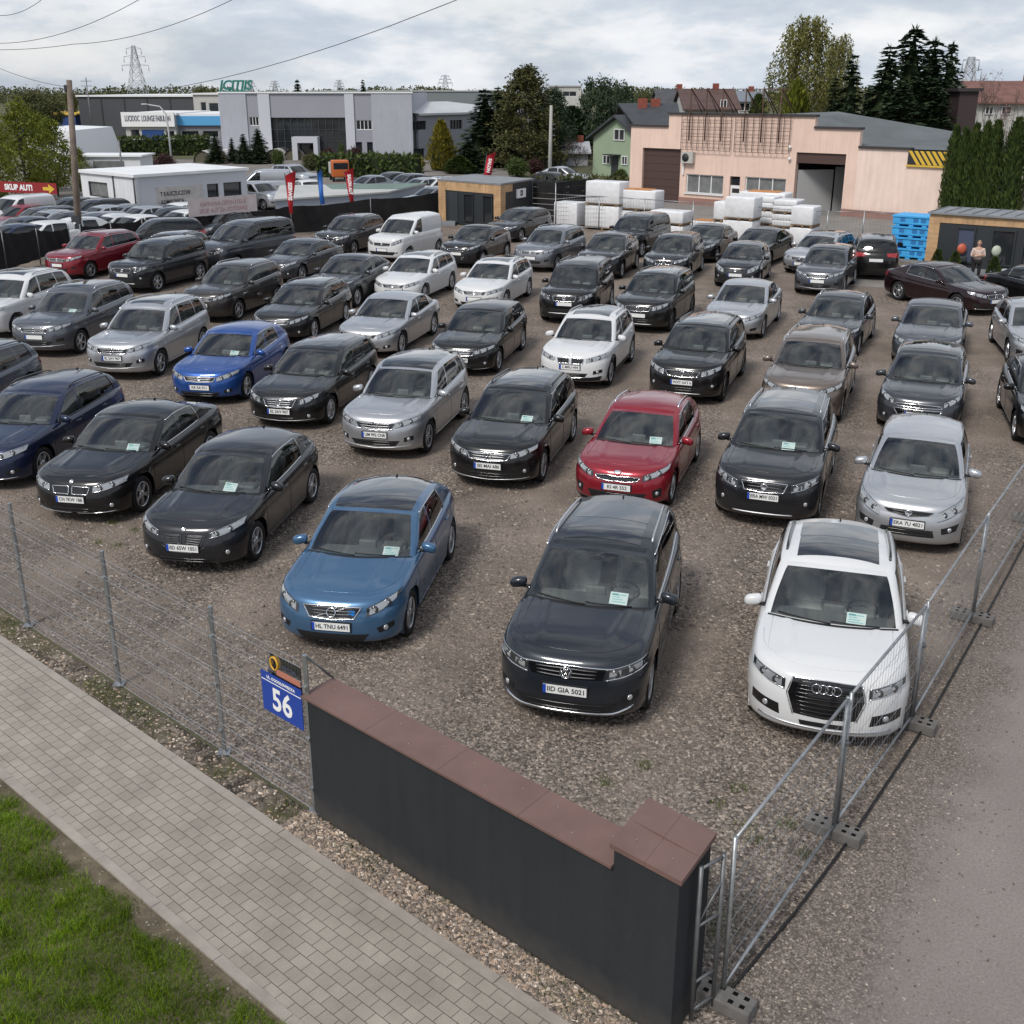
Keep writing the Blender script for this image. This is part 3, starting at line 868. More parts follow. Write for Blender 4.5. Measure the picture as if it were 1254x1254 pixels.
 if not far:
  an = MB(); ua = s['ur'] - .22; p, nn = cast('top', X(ua), 0)
  an.add([(p.x + .08, 0, p.z - .004), (p.x - .05, .016, p.z - .008), (p.x - .05, -.016, p.z - .008), (p.x - .05, 0, p.z + .045)], [(0, 1, 3), (0, 3, 2), (1, 2, 3), (0, 2, 1)], 0)
  add('antenna', an, ['black_plastic'] if s.get('mirror', 1) else ['gloss_black'])
 for wi, (a, sg) in enumerate(((uf, 1), (uf, -1), (ub_, 1), (ub_, -1))):
  yc = sg * (hw0 - .125)
  Mx = Matrix.Translation((X(a), yc, R_)) @ Matrix.Rotation(-sg * PI / 2, 4, 'X')
  hub = MB(); hub.lathe([(0, .055), (R_ * .66, .05), (R_ * .66, -.1), (0, -.1)], 20, 0, Mx)
  w_i = add('wheel', hub, ['rim_dark'])
  ty = MB(); w = .108; r0 = R_ * .68
  ty.lathe([(r0, -w * .86), (R_ * .82, -w), (R_ * .95, -w * .93), (R_, -w * .68), (R_, w * .68), (R_ * .95, w * .93), (R_ * .82, w), (r0, w * .86), (r0 * .97, w * .7)], 36, 0, Mx, closed=False)
  add('tyre', ty, ['tyre'], w_i)
  rm_ = MB(); rm_.lathe([(r0 * .93, .085), (r0 * .96, .098), (r0 * 1.01, .095), (r0 * 1.01, .03), (r0 * .9, .03), (r0 * .93, .085)], 36, 0, Mx, closed=False)
  nsp = s.get('spokes', 5); dbl = s.get('double', True)
  for q in range(nsp):
   for e in ((-.12, .12) if dbl else (0,)):
    th = 2 * PI * q / nsp + .3;
    a_, b_ = Vector((.055 * math.cos(th + e * 1.5), .055 * math.sin(th + e * 1.5), .088)), Vector((r0 * .95 * math.cos(th + e), r0 * .95 * math.sin(th + e), .082))
    tdir = (b_ - a_).normalized(); sd = Vector((-tdir.y, tdir.x, 0)); wd = (.013, .017) if dbl else (.03, .036)
    vs = []
    for pt, wv in ((a_, wd[0]), (b_, wd[1])):
     for ss, zz in ((-1, -.03), (-.7, .0), (.7, .0), (1, -.03)): vs.append(Mx @ (pt + sd * ss * wv + Vector((0, 0, zz))))
    rm_.add(vs, [(0, 1, 5, 4), (1, 2, 6, 5), (2, 3, 7, 6)], 0)
  rm_.lathe([(0, .098), (.03, .097), (.065, .088), (.07, .05)], 16, 0, Mx, closed=False)
  add('rim', rm_, [s['rim']], w_i)
 if not far:
  fl_ = MB();
  fl_.box(X(rb - .25), X(uc + .35), -hw0 + .14, hw0 - .14, zs0 + .05, zs0 + .12)
  for sg in (1, -1): fl_.box(X(rb - .3), X(uc + .5), sg * (hw0 - .145) - .02, sg * (hw0 - .145) + .02, zs0 + .1, ztop(2.2) - .06)
  fl_.box(X(rb - .05), X(rb - .9 if s['quarter'] else rb - .5), -hw0 + .2, hw0 - .2, ztop(rb) - .22, ztop(rb) - .18)
  add('cabin_floor', fl_, ['floor_trim'])
  db = MB(); zd = ztop(uc + .3)
  n_ = 14; vs = []
  for i in range(n_ + 1):
   yf = lerp(-.93, .93, i / n_); b = uc + bow * yf * yf; yy = yf * (hw0 - .12)
   vs += [(X(b + .05), yy, zd - .035), (X(b + .34), yy, zd - .035), (X(uc + .62), yy, zd - .06), (X(uc + .68), yy, zd - .16), (X(uc + .62), yy, zd - .45)]
  db.add(vs, [(i * 5 + q, i * 5 + q + 1, i * 5 + 6 + q, i * 5 + 5 + q) for i in range(n_) for q in range(4)], 0, False)
  hood_d = Vector((X(uc + .62), .36, zd - .05)); db.rbox(hood_d.x - .12, hood_d.x + .12, .22, .52, zd - .08, zd + .015, .05)
  db.rbox(X(uc + .62), X(uc + .55), -.12, .14, zd - .08, zd + .06, .02)
  db.box(X(uc + 1.5), X(uc + .6), -.12, .12, zs0 + .1, zd - .32)
  add('dashboard', db, ['dash'])
  sw = MB(); cx = X(uc + .80); Mx = Matrix.Translation((cx, .36, zd - .06)) @ Matrix.Rotation(rad(-66), 4, 'Y')
  sw.tube([Mx @ Vector((.185 * math.cos(2 * PI * k / 24), .185 * math.sin(2 * PI * k / 24), 0)) for k in range(24)], .016, 6, 0, closed=True)
  sw.lathe([(0, .03), (.06, .02), (.07, -.02), (0, -.03)], 12, 0, Mx); sw.bar(Mx @ Vector((0, -.18, 0)), Mx @ Vector((0, .18, 0)), .03, .02); sw.bar(Mx @ Vector((0, 0, 0)), Mx @ Vector((-.18, 0, 0)), .03, .02)
  add('steering_wheel', sw, ['floor_trim'])
  zst = zs0 + .30 + (.08 if H > 1.55 else 0)
  for sg in (1, -1):
   se = MB(); ux = uc + 1.12
   se.rbox(X(ux + .48), X(ux), sg * .36 - .25, sg * .36 + .25, zst - .14, zst + .04, .07)
   Mx = Matrix.Translation((X(ux + .46), sg * .36, zst)) @ Matrix.Rotation(rad(-20), 4, 'Y')
   se.rbox(-.07, .07, -.24, .24, -.05, .60, .065, 0, Mx); se.rbox(.03, .10, -.25, -.17, .05, .5, .03, 0, Mx); se.rbox(.03, .10, .17, .25, .05, .5, .03, 0, Mx)
   se.rbox(-.05, .05, -.13, .13, .64, .82, .045, 0, Mx); se.tube([Mx @ Vector((0, -.06, .58)), Mx @ Vector((0, -.06, .68))], .01, 5); se.tube([Mx @ Vector((0, .06, .58)), Mx @ Vector((0, .06, .68))], .01, 5)
   add('seat', se, ['seat'])
  rs_ = MB(); ux = min(uc + 2.05, rb - .85)
  rs_.rbox(X(ux + .45), X(ux), -hw0 + .24, hw0 - .24, zst - .16, zst + .06, .07)
  Mx = Matrix.Translation((X(ux + .42), 0, zst)) @ Matrix.Rotation(rad(-24), 4, 'Y')
  rs_.rbox(-.07, .07, -hw0 + .27, hw0 - .27, -.05, .56, .06, 0, Mx)
  for y in (-.38, 0, .38): rs_.rbox(-.04, .04, y - .12, y + .12, .58, .72, .04, 0, Mx)
  add('rear_bench', rs_, ['seat'])
  im = MB(); p = g_front(0, 7); im.rbox(X(p[0] + .10), X(p[0] + .05), -.11, .11, p[2] - .09, p[2] - .02, .02); im.rbox(X(p[0] + .05), X(p[0] + .012), -.05, .05, p[2] - .06, p[2] + .01, .015); add('rear_view_mirror', im, ['black_plastic'])
 s['dash_at'] = (X(uc + .26), .30, ztop(uc + .3) + (-.022))
 s['xo'] = xo
 return parts
PAINTABLE = 'PAINT'
def assemble(name, parts, paintmat, roofmat=None):
 root = empty(name); objs = []
 for nm, par, me, mats, loc in parts:
  o = bpy.data.objects.new(nm, me); col.objects.link(o)
  o.parent = root if (par is None or par == 0) else objs[par]
  if nm != 'body' and par == 0: o.parent = root
  if mats and mats[0] == 'PAINT':
   o.material_slots[0].link = 'OBJECT'; o.material_slots[0].material = (roofmat if nm == 'roof' and roofmat else paintmat)
  objs.append(o)
 return root, objs
def repaint(o, m, roofm=None):
 for ch in o.children:
  if ch.type == 'MESH' and len(ch.material_slots) and ch.material_slots[0].link == 'OBJECT':
   ch.material_slots[0].material = roofm if (roofm and ch.name.split('.')[0] == 'roof') else m
  repaint(ch, m, roofm)
badge_blue = simple('badge_blue', (.02, .22, .62), .4)
def hl(y0, y1, zi0, zi1, zo0, zo1, ym=None):
 return ([(y0, zi1), (lerp(y0, y1, .5), lerp(zi1, zo1, .55)), (y1, zo1)], [(y0, zi0), (lerp(y0, y1, .5), lerp(zi0, zo0, .35)), (y1, zo0)])
STYLES = {
 'vw': dict(grille=[([(-.50, -.07), (0, -.055), (.50, -.07)], [(-.46, -.185), (0, -.20), (.46, -.185)], None, 3, 'rim_dark')],
    light=hl(.50, .955, -.19, -.065, -.105, -.0), drl=True, lens=[(.3, .75, 1, 4), (.3, .8, 6, 9)], lower=[([(-.66, -.47), (.66, -.47)], [(-.55, -.60), (.55, -.60)], None, 2, 'gloss_black')],
    fog=[([(.70, -.39), (.90, -.36)], [(.70, -.48), (.9, -.45)], 0)], strips=[([(-.60, -.06), (0, -.045), (.60, -.06)], .010, 'chrome'), ([(-.84, -.545), (-.62, -.615), (.62, -.615), (.84, -.545)], .016, 'chrome')], emblem=('vw', -.125, .068), plate=-.335),
 'volvo': dict(grille=[([(-.44, -.05), (0, -.035), (.44, -.05)], [(-.34, -.19), (0, -.21), (.34, -.19)], (.011, 'chrome'), 4, 'rim_dark')],
    light=hl(.52, .93, -.17, -.05, .02, .075), lens=[(.12, .9, 1, 9)], drl=False, lower=[([(-.56, -.40), (.56, -.40)], [(-.46, -.52), (.46, -.52)], None, 0, 'gloss_black')],
    fog=[([(.66, -.32), (.88, -.27)], [(.70, -.40), (.88, -.35)], 0)], emblem=('iron', -.12, .060), plate=-.30, strips=[]),
 'audi': dict(grille=[([(-.41, -.03), (0, -.02), (.41, -.03)], [(-.46, -.20), (0, -.20), (.46, -.20)], None, 4, 'gloss_black'), ([(-.46, -.20), (0, -.20), (.46, -.20)], [(-.37, -.43), (0, -.45), (.37, -.43)], None, 5, 'gloss_black')],
    light=hl(.50, .92, -.175, -.055, -.06, .02), lens=[(.15, .85, 1, 9)], drl=True, lower=[([(-.30, -.50), (.30, -.50)], [(-.28, -.56), (.28, -.56)], None, 0, 'gloss_black')],
    fog=[([(.56, -.36), (.90, -.32)], [(.54, -.49), (.9, -.44)], 'PAINT')], strips=[([(-.42, -.025), (0, -.014), (.42, -.025)], .009, 'chrome'), ([(.42, -.025), (.475, -.2), (.38, -.44)], .009, 'chrome'), ([(-.8, -.56), (0, -.585), (.8, -.56)], .012, 'satin')],
    emblem=('rings', -.10, .052), plate=-.33),
 'kia': dict(grille=[([(-.46, -.09), (-.2, -.075), (0, -.09), (.2, -.075), (.46, -.09)], [(-.40, -.15), (-.15, -.175), (0, -.165), (.15, -.175), (.40, -.15)], (.009, 'chrome'), 0, 'rim_dark')],
    light=hl(.50, .94, -.15, -.05, .0, .075), lens=[(.14, .88, 1, 10)], lower=[([(-.6, -.36), (.6, -.36)], [(-.5, -.52), (.5, -.52)], None, 3, 'gloss_black')],
    fog=[([(.70, -.30), (.86, -.27)], [(.72, -.46), (.86, -.42)], 0)], emblem=('oval', -.02, .045), plate=-.27, strips=[]),
 'bmw': dict(grille=[([(.035, -.06), (.38, -.07)], [(.035, -.19), (.34, -.19)], (.010, 'chrome'), 0, 'rim_dark'), ([(-.38, -.07), (-.035, -.06)], [(-.34, -.19), (-.035, -.19)], (.010, 'chrome'), 0, 'rim_dark')],
    light=hl(.44, .93, -.16, -.06, -.03, .05), lens=[(.1, .9, 0, 10)], drl=True, lower=[([(-.5, -.42), (.5, -.42)], [(-.42, -.52), (.42, -.52)], None, 2, 'gloss_black')],
    fog=[([(.64, -.36), (.86, -.33)], [(.64, -.45), (.86, -.41)], 0)], emblem=('dot', .005, .038), plate=-.28, strips=[([(-.82, -.50), (0, -.55), (.82, -.50)], .009, 'chrome')]),
 'kidney': dict(grille=[([(.04, -.10), (.40, -.10)], [(.03, -.22), (.33, -.25)], (.007, 'rim_dark'), 4, 'rim_dark'), ([(-.40, -.10), (-.04, -.10)], [(-.33, -.25), (-.03, -.22)], (.007, 'rim_dark'), 4, 'rim_dark')],
    light=hl(.46, .93, -.14, -.06, .0, .075), lens=[(.14, .88, 1, 10)], drl=True, lower=[([(-.58, -.44), (.58, -.44)], [(-.46, -.53), (.46, -.53)], None, 2, 'gloss_black')],
    fog=[([(.66, -.36), (.84, -.31)], [(.66, -.42), (.84, -.37)], 0)], emblem=('dot', -.02, .032), plate=-.29, strips=[([(-.40, -.26), (-.2, -.36), (.2, -.36), (.40, -.26)], .006, 'rim_dark')]),
 'wide': dict(grille=[([(-.47, -.075), (0, -.06), (.47, -.075)], [(-.40, -.19), (0, -.215), (.40, -.19)], (.010, 'chrome'), 3, 'satin')],
    light=hl(.47, .93, -.17, -.06, -.03, .045), lens=[(.1, .9, 0, 10)], lower=[([(-.58, -.42), (.58, -.42)], [(-.48, -.53), (.48, -.53)], None, 2, 'gloss_black')],
    fog=[([(.66, -.36), (.84, -.33)], [(.66, -.45), (.84, -.42)], 0)], emblem=('star', -.13, .062), plate=-.31, strips=[([(-.84, -.53), (0, -.58), (.84, -.53)], .008, 'satin')]),
 'merc': dict(grille=[([(-.42, -.06), (0, -.045), (.42, -.06)], [(-.34, -.22), (0, -.235), (.34, -.22)], (.011, 'chrome'), 4, 'satin')],
    light=hl(.48, .92, -.18, -.06, -.01, .06), lens=[(.1, .92, 1, 9)], lower=[([(-.52, -.42), (.52, -.42)], [(-.46, -.50), (.46, -.50)], None, 1, 'gloss_black')],
    fog=[([(.62, -.40), (.82, -.37)], [(.62, -.46), (.82, -.43)], 0)], emblem=('star', -.13, .065), plate=-.32, strips=[([(-.84, -.49), (0, -.53), (.84, -.49)], .006, 'satin')]),
 'diamond': dict(grille=[([(-.46, -.08), (0, -.06), (.46, -.08)], [(-.38, -.2), (0, -.22), (.38, -.2)], (.008, 'chrome'), 4, 'rim_dark')],
    light=hl(.49, .92, -.19, -.075, -.04, .03), lens=[(.1, .9, 0, 10)], drl=True, lower=[([(-.6, -.44), (.6, -.44)], [(-.5, -.55), (.5, -.55)], None, 2, 'gloss_black')],
    fog=[([(.68, -.38), (.86, -.35)], [(.68, -.47), (.86, -.44)], 0)], emblem=('diamond', -.125, .065), plate=-.34, strips=[([(-.5, -.6), (.5, -.6)], .012, 'satin')]),
 'bold': dict(grille=[([(-.42, -.065), (0, -.05), (.42, -.065)], [(-.36, -.21), (0, -.225), (.36, -.21)], (.010, 'chrome'), 3, 'rim_dark')],
    light=hl(.49, .93, -.20, -.075, -.06, .03), lens=[(.15, .6, 1, 4), (.15, .85, 5, 9)], drl=True, lower=[([(-.55, -.45), (.55, -.45)], [(-.45, -.55), (.45, -.55)], None, 0, 'gloss_black')],
    fog=[([(.66, -.38), (.86, -.36)], [(.66, -.45), (.86, -.42)], 0)], emblem=('dot', -.135, .06), plate=-.30, strips=[([(-.55, -.6), (.55, -.6)], .016, 'satin')]),
 'mpv': dict(grille=[([(-.44, -.08), (0, -.07), (.44, -.08)], [(-.36, -.13), (0, -.175), (.36, -.13)], (.006, 'rim_dark'), 2, 'gloss_black')],
    light=hl(.52, .92, -.22, -.07, -.06, .09), lens=[(.08, .94, 0, 10)], lower=[([(-.46, -.36), (.46, -.36)], [(-.5, -.48), (.5, -.48)], None, 2, 'gloss_black')],
    fog=[([(.60, -.32), (.90, -.26)], [(.62, -.42), (.86, -.38)], 0)], emblem=('dot', -.12, .058), plate=-.28, strips=[]),
 'chevron': dict(grille=[([(-.50, -.10), (0, -.085), (.50, -.10)], [(-.56, -.15), (0, -.16), (.56, -.15)], (.010, 'chrome'), 0, 'chrome'), ([(-.56, -.20), (0, -.205), (.56, -.20)], [(-.36, -.44), (0, -.46), (.36, -.44)], (.010, 'chrome'), 4, 'gloss_black')],
    light=hl(.54, .93, -.15, -.04, .03, .10), lens=[(.1, .92, 1, 9)], lower=[], fog=[([(.68, -.36), (.86, -.33)], [(.68, -.45), (.86, -.42)], 0)], emblem=('chevron', -.09, .055), plate=-.31, strips=[]),
 'plain': dict(grille=[([(-.45, -.08), (0, -.065), (.45, -.08)], [(-.38, -.18), (0, -.20), (.38, -.18)], (.008, 'satin'), 3, 'satin')],
    light=hl(.48, .93, -.18, -.07, -.03, .045), lens=[(.1, .9, 0, 10)], lower=[([(-.56, -.43), (.56, -.43)], [(-.46, -.54), (.46, -.54)], None, 2, 'gloss_black')],
    fog=[([(.66, -.38), (.84, -.35)], [(.66, -.46), (.84, -.43)], 0)], emblem=('dot', -.12, .055), plate=-.32, strips=[]),
 'van': dict(grille=[([(-.46, -.16), (0, -.15), (.46, -.16)], [(-.42, -.27), (0, -.28), (.42, -.27)], (.006, 'satin'), 2, 'rim_dark')],
    light=hl(.52, .92, -.27, -.15, -.12, .02), lens=[(.1, .9, 1, 9)], lower=[([(-.7, -.52), (.7, -.52)], [(-.6, -.66), (.6, -.66)], None, 2, 'gloss_black')],
    fog=[([(.64, -.54), (.8, -.52)], [(.64, -.6), (.8, -.58)], 0)], emblem=('dot', -.21, .055), plate=-.45, strips=[]),
}
# ------------------------------------------------------------------ sky, sun, ground
def build_world():
 w = bpy.data.worlds.new('World'); scene.world = w; w.use_nodes = True
 nt = w.node_tree; bg = nt.nodes['Background']
 sun_el, sun_az = rad(48), rad(215)         # azimuth measured from +Y clockwise
 sky = node(nt, 'ShaderNodeTexSky', sky_type='NISHITA', sun_disc=False, sun_elevation=sun_el, sun_rotation=sun_az)
 sky.air_density = 1.0; sky.dust_density = 2.0; sky.ozone_density = 1.0
 tc = node(nt, 'ShaderNodeTexCoord')
 sx = node(nt, 'ShaderNodeSeparateXYZ'); nt.links.new(tc.outputs['Generated'], sx.inputs[0])
 mp = node(nt, 'ShaderNodeMapping'); mp.inputs['Scale'].default_value = (1, 1, 3.0); mp.inputs['Location'].default_value = (.3, .15, .2); nt.links.new(tc.outputs['Generated'], mp.inputs['Vector'])
 n1 = node(nt, 'ShaderNodeTexNoise', ins={'Scale': 2.6, 'Detail': 9, 'Roughness': .55, 'Distortion': .15}); nt.links.new(mp.outputs[0], n1.inputs['Vector'])
 n2 = node(nt, 'ShaderNodeTexNoise', ins={'Scale': 6.5, 'Detail': 10, 'Roughness': .58, 'Distortion': .12}); nt.links.new(mp.outputs[0], n2.inputs['Vector'])
 cov = node(nt, 'ShaderNodeMapRange', interpolation_type='SMOOTHSTEP', ins={'From Min': .34, 'From Max': .58, 'To Max': 1.0}); nt.links.new(n1.outputs['Fac'], cov.inputs['Value'])
 gap = node(nt, 'ShaderNodeMapRange', interpolation_type='SMOOTHSTEP', ins={'From Min': .12, 'From Max': .45, 'To Min': .78, 'To Max': .12}); nt.links.new(sx.outputs['Z'], gap.inputs['Value']); nt.links.new(gap.outputs[0], cov.inputs['To Min'])
 ramp = node(nt, 'ShaderNodeValToRGB'); r = ramp.color_ramp
 r.elements[0].position = .40; r.elements[0].color = (4.9, 5.5, 6.35, 1)
 r.elements[1].position = .66; r.elements[1].color = (8.2, 8.3, 8.45, 1)
 e = r.elements.new(.485); e.color = (5.8, 6.3, 6.95, 1)
 e = r.elements.new(.55); e.color = (7.2, 7.4, 7.75, 1)
 nt.links.new(n2.outputs['Fac'], ramp.inputs['Fac'])
 mx = node(nt, 'ShaderNodeMix', data_type='RGBA')
 nt.links.new(cov.outputs[0], mx.inputs['Factor']); nt.links.new(sky.outputs[0], mx.inputs['A']); nt.links.new(ramp.outputs[0], mx.inputs['B'])
 gz = node(nt, 'ShaderNodeMapRange', ins={'From Min': -.02, 'From Max': .0}); nt.links.new(sx.outputs['Z'], gz.inputs['Value'])
 m2 = node(nt, 'ShaderNodeMix', data_type='RGBA'); m2.inputs['A'].default_value = (1.2, 1.2, 1.15, 1)
 nt.links.new(gz.outputs[0], m2.inputs['Factor']); nt.links.new(mx.outputs['Result'], m2.inputs['B'])
 nt.links.new(m2.outputs['Result'], bg.inputs['Color']); bg.inputs['Strength'].default_value = .088
 L = bpy.data.lights.new('sun', 'SUN'); L.energy = 2.0; L.angle = rad(15); L.color = (1, .96, .90)
 o = bpy.data.objects.new('sun', L); col.objects.link(o)
 d = Vector((math.sin(sun_az) * math.cos(sun_el), math.cos(sun_az) * math.cos(sun_el), math.sin(sun_el)))
 o.rotation_euler = d.to_track_quat('Z', 'Y').to_euler(); o.location = d * 80
build_world()
cam = bpy.data.cameras.new('camera'); camo = bpy.data.objects.new('camera', cam); col.objects.link(camo)
camo.location = (0, 0, CAM_H); camo.rotation_euler = (PI / 2 - CAM_P, 0, 0)
cam.sensor_width = 36; cam.lens = CAM_F / 1254 * 36; cam.shift_y = -(627 - CAM_CY) / 1254; cam.clip_end = 3000; cam.clip_start = .05
scene.camera = camo
scene.view_settings.view_transform = 'Standard'; scene.view_settings.look = 'None'; scene.view_settings.gamma = 1; scene.view_settings.exposure = .40
def sheet(name, pts, z, mat, kind='structure'):
 o = MB().add([(p[0], p[1], z) for p in pts], [tuple(range(len(pts)))], 0).build(name, [mat])
 if o.data.polygons[0].normal.z < 0: o.data.flip_normals()
 tag(o, kind=kind); return o
def stones_mat(name, cols, scale, bump, mud=None, mudscale=.35, mudamt=.5, fine=True):
 """crushed stone: cells of their own tone, gaps between, patches of packed earth"""
 m, nt, b, out = new_mat(name)
 tc = node(nt, 'ShaderNodeTexCoord'); L = nt.links.new
 wn = node(nt, 'ShaderNodeTexNoise', ins={'Scale': scale * .6, 'Detail': 2}); L(tc.outputs['Object'], wn.inputs['Vector'])
 wv = node(nt, 'ShaderNodeVectorMath', operation='MULTIPLY_ADD'); wv.inputs[1].default_value = (.05, .05, .05)
 L(wn.outputs['Color'], wv.inputs[0]); L(tc.outputs['Object'], wv.inputs[2])
 mp = node(nt, 'ShaderNodeMapping'); mp.inputs['Scale'].default_value = (1, 1, 1); L(wv.outputs[0], mp.inputs['Vector'])
 v = node(nt, 'ShaderNodeTexVoronoi', feature='F1', ins={'Scale': scale, 'Randomness': 1}); L(mp.outputs[0], v.inputs['Vector'])
 v2 = node(nt, 'ShaderNodeTexVoronoi', feature='F1', ins={'Scale': scale * 2.7}); L(mp.outputs[0], v2.inputs['Vector'])
 sep = node(nt, 'ShaderNodeSeparateXYZ'); L(v.outputs['Color'], sep.inputs[0])
 rp = node(nt, 'ShaderNodeValToRGB'); els = rp.color_ramp.elements
 for i, (p, c) in enumerate(cols):
  e = els[i] if i < 2 else els.new(p)
  e.position = p; e.color = rgba(c)
 L(sep.outputs['X'], rp.inputs['Fac'])
 gap = node(nt, 'ShaderNodeMapRange', ins={'From Min': .25, 'From Max': .62, 'To Min': 1.05, 'To Max': .58}); L(v.outputs['Distance'], gap.inputs['Value'])
 s2 = node(nt, 'ShaderNodeSeparateXYZ'); L(v2.outputs['Color'], s2.inputs[0])
 g2 = node(nt, 'ShaderNodeMapRange', ins={'To Min': .72, 'To Max': 1.25}); L(s2.outputs['Y'], g2.inputs['Value'])
 mul = node(nt, 'ShaderNodeMath', operation='MULTIPLY'); L(gap.outputs[0], mul.inputs[0]); L(g2.outputs[0], mul.inputs[1])
 sc = node(nt, 'ShaderNodeVectorMath', operation='SCALE'); L(rp.outputs[0], sc.inputs[0]); L(mul.outputs[0], sc.inputs['Scale'])
 last = sc.outputs[0]
 big = node(nt, 'ShaderNodeTexNoise', ins={'Scale': mudscale, 'Detail': 7, 'Roughness': .62}); L(tc.outputs['Object'], big.inputs['Vector'])
 if mud:
  f = node(nt, 'ShaderNodeMapRange', interpolation_type='SMOOTHSTEP', ins={'From Min': .44, 'From Max': .62, 'To Min': 0, 'To Max': mudamt}); L(big.outputs['Fac'], f.inputs['Value'])
  fn = node(nt, 'ShaderNodeTexNoise', ins={'Scale': 40, 'Detail': 5}); L(tc.outputs['Object'], fn.inputs['Vector'])
  fr = node(nt, 'ShaderNodeMapRange', ins={'To Min': .6, 'To Max': 1.35}); L(fn.outputs['Fac'], fr.inputs['Value'])
  ms = node(nt, 'ShaderNodeVectorMath', operation='SCALE'); ms.inputs[0].default_value = mud; L(fr.outputs[0], ms.inputs['Scale'])
  mx = node(nt, 'ShaderNodeMix', data_type='RGBA'); L(f.outputs[0], mx.inputs['Factor']); L(last, mx.inputs['A']); L(ms.outputs[0], mx.inputs['B']); last = mx.outputs['Result']
 if mud and scale > 20:
  rm = node(nt, 'ShaderNodeMapping'); rm.inputs['Rotation'].default_value = (0, 0, rad(16)); L(tc.outputs['Object'], rm.inputs['Vector'])
  wv2 = node(nt, 'ShaderNodeTexWave', wave_type='BANDS', bands_direction='X', ins={'Scale': .098, 'Distortion': 2.2, 'Detail': 3, 'Detail Scale': .35}); L(rm.outputs[0], wv2.inputs['Vector'])
  lf = node(nt, 'ShaderNodeMapRange', interpolation_type='SMOOTHSTEP', ins={'From Min': .62, 'From Max': .95, 'To Min': 0, 'To Max': .5}); L(wv2.outputs['Fac'], lf.inputs['Value'])
  lb = node(nt, 'ShaderNodeMath', operation='MULTIPLY'); L(lf.outputs[0], lb.inputs[0]); L(fr.outputs[0], lb.inputs[1])
  lm = node(nt, 'ShaderNodeMix', data_type='RGBA'); L(lb.outputs[0], lm.inputs['Factor']); L(last, lm.inputs['A']); lm.inputs['B'].default_value = (.235, .192, .16, 1); last = lm.outputs['Result']
 tone = node(nt, 'ShaderNodeTexNoise', ins={'Scale': .9, 'Detail': 6}); L(tc.outputs['Object'], tone.inputs['Vector'])
 tr = node(nt, 'ShaderNodeMapRange', ins={'From Min': .3, 'From Max': .7, 'To Min': .78, 'To Max': 1.22}); L(tone.outputs['Fac'], tr.inputs['Value'])
 s3 = node(nt, 'ShaderNodeVectorMath', operation='SCALE'); L(last, s3.inputs[0]); L(tr.outputs[0], s3.inputs['Scale'])
 L(s3.outputs[0], b.inputs['Base Color']); b.inputs['Roughness'].default_value = .9; b.inputs['Specular IOR Level'].default_value = .25
 hi = node(nt, 'ShaderNodeMath', operation='SUBTRACT'); hi.inputs[0].default_value = 1; L(v.outputs['Distance'], hi.inputs[1])
 h2 = node(nt, 'ShaderNodeMath', operation='MULTIPLY_ADD', ins={1: .5}); L(v2.outputs['Distance'], h2.inputs[0]); L(hi.outputs[0], h2.inputs[2])
 bp = node(nt, 'ShaderNodeBump', ins={'Strength': bump, 'Distance': .03}); L(h2.outputs[0], bp.inputs['Height']); L(bp.outputs['Normal'], b.inputs['Normal'])
 return m
M['gravel'] = stones_mat('gravel_mat', [(0, (.095, .077, .064)), (1, (.48, .40, .33)), (.30, (.19, .156, .132)), (.62, (.27, .225, .192)), (.86, (.36, .29, .235))], 29, .65, (.215, .174, .143), .2, .85)
M['earth'] = simple('earth_mat', (.125, .103, .072), .95, spec=.15, var=.45, scale=3, bump=.7, bscale=22)
M['verge'] = stones_mat('verge_mat', [(0, (.055, .046, .037)), (1, (.30, .255, .21)), (.4, (.115, .094, .075)), (.75, (.165, .138, .112))], 11, .9, (.10, .088, .05), 1.2, .8)
M['asphalt'] = simple('asphalt_mat', (.245, .215, .205), .88, spec=.3, var=.16, scale=1.4, bump=.25, bscale=160)
M['yard'] = simple('yard_mat', (.20, .185, .17), .85, var=.18, scale=.8, bump=.2, bscale=30)
M['lot2'] = simple('far_lot_mat', (.17, .155, .14), .9, var=.25, scale=.3)
M['field'] = simple('field_mat', (.10, .10, .06), .95, spec=.1, var=.35, scale=.05)
WA = rad(138.3)
AL = Vector((math.cos(WA), math.sin(WA), 0)); OUT = Vector((-AL.y, AL.x, 0)); OUT = OUT if OUT.y < 0 else -OUT
W0 = gp(386, 995.5)
def wp(t, o, z=0.0): return W0 + AL * t + OUT * o + Vector((0, 0, z))
ground = sheet('ground', [(-900, -60), (900, -60), (900, 1600), (-900, 1600)], -.012, M['field'])
sheet('gravel_lot', [wp(-14, -.02), wp(60, -.02), (-60, 72), (-30, 66), (40, 66), (40, -12)], -.008, M['gravel'])
rng = random.Random(3)
e0, e1 = gp(1050, 1254), gp(1254, 800)
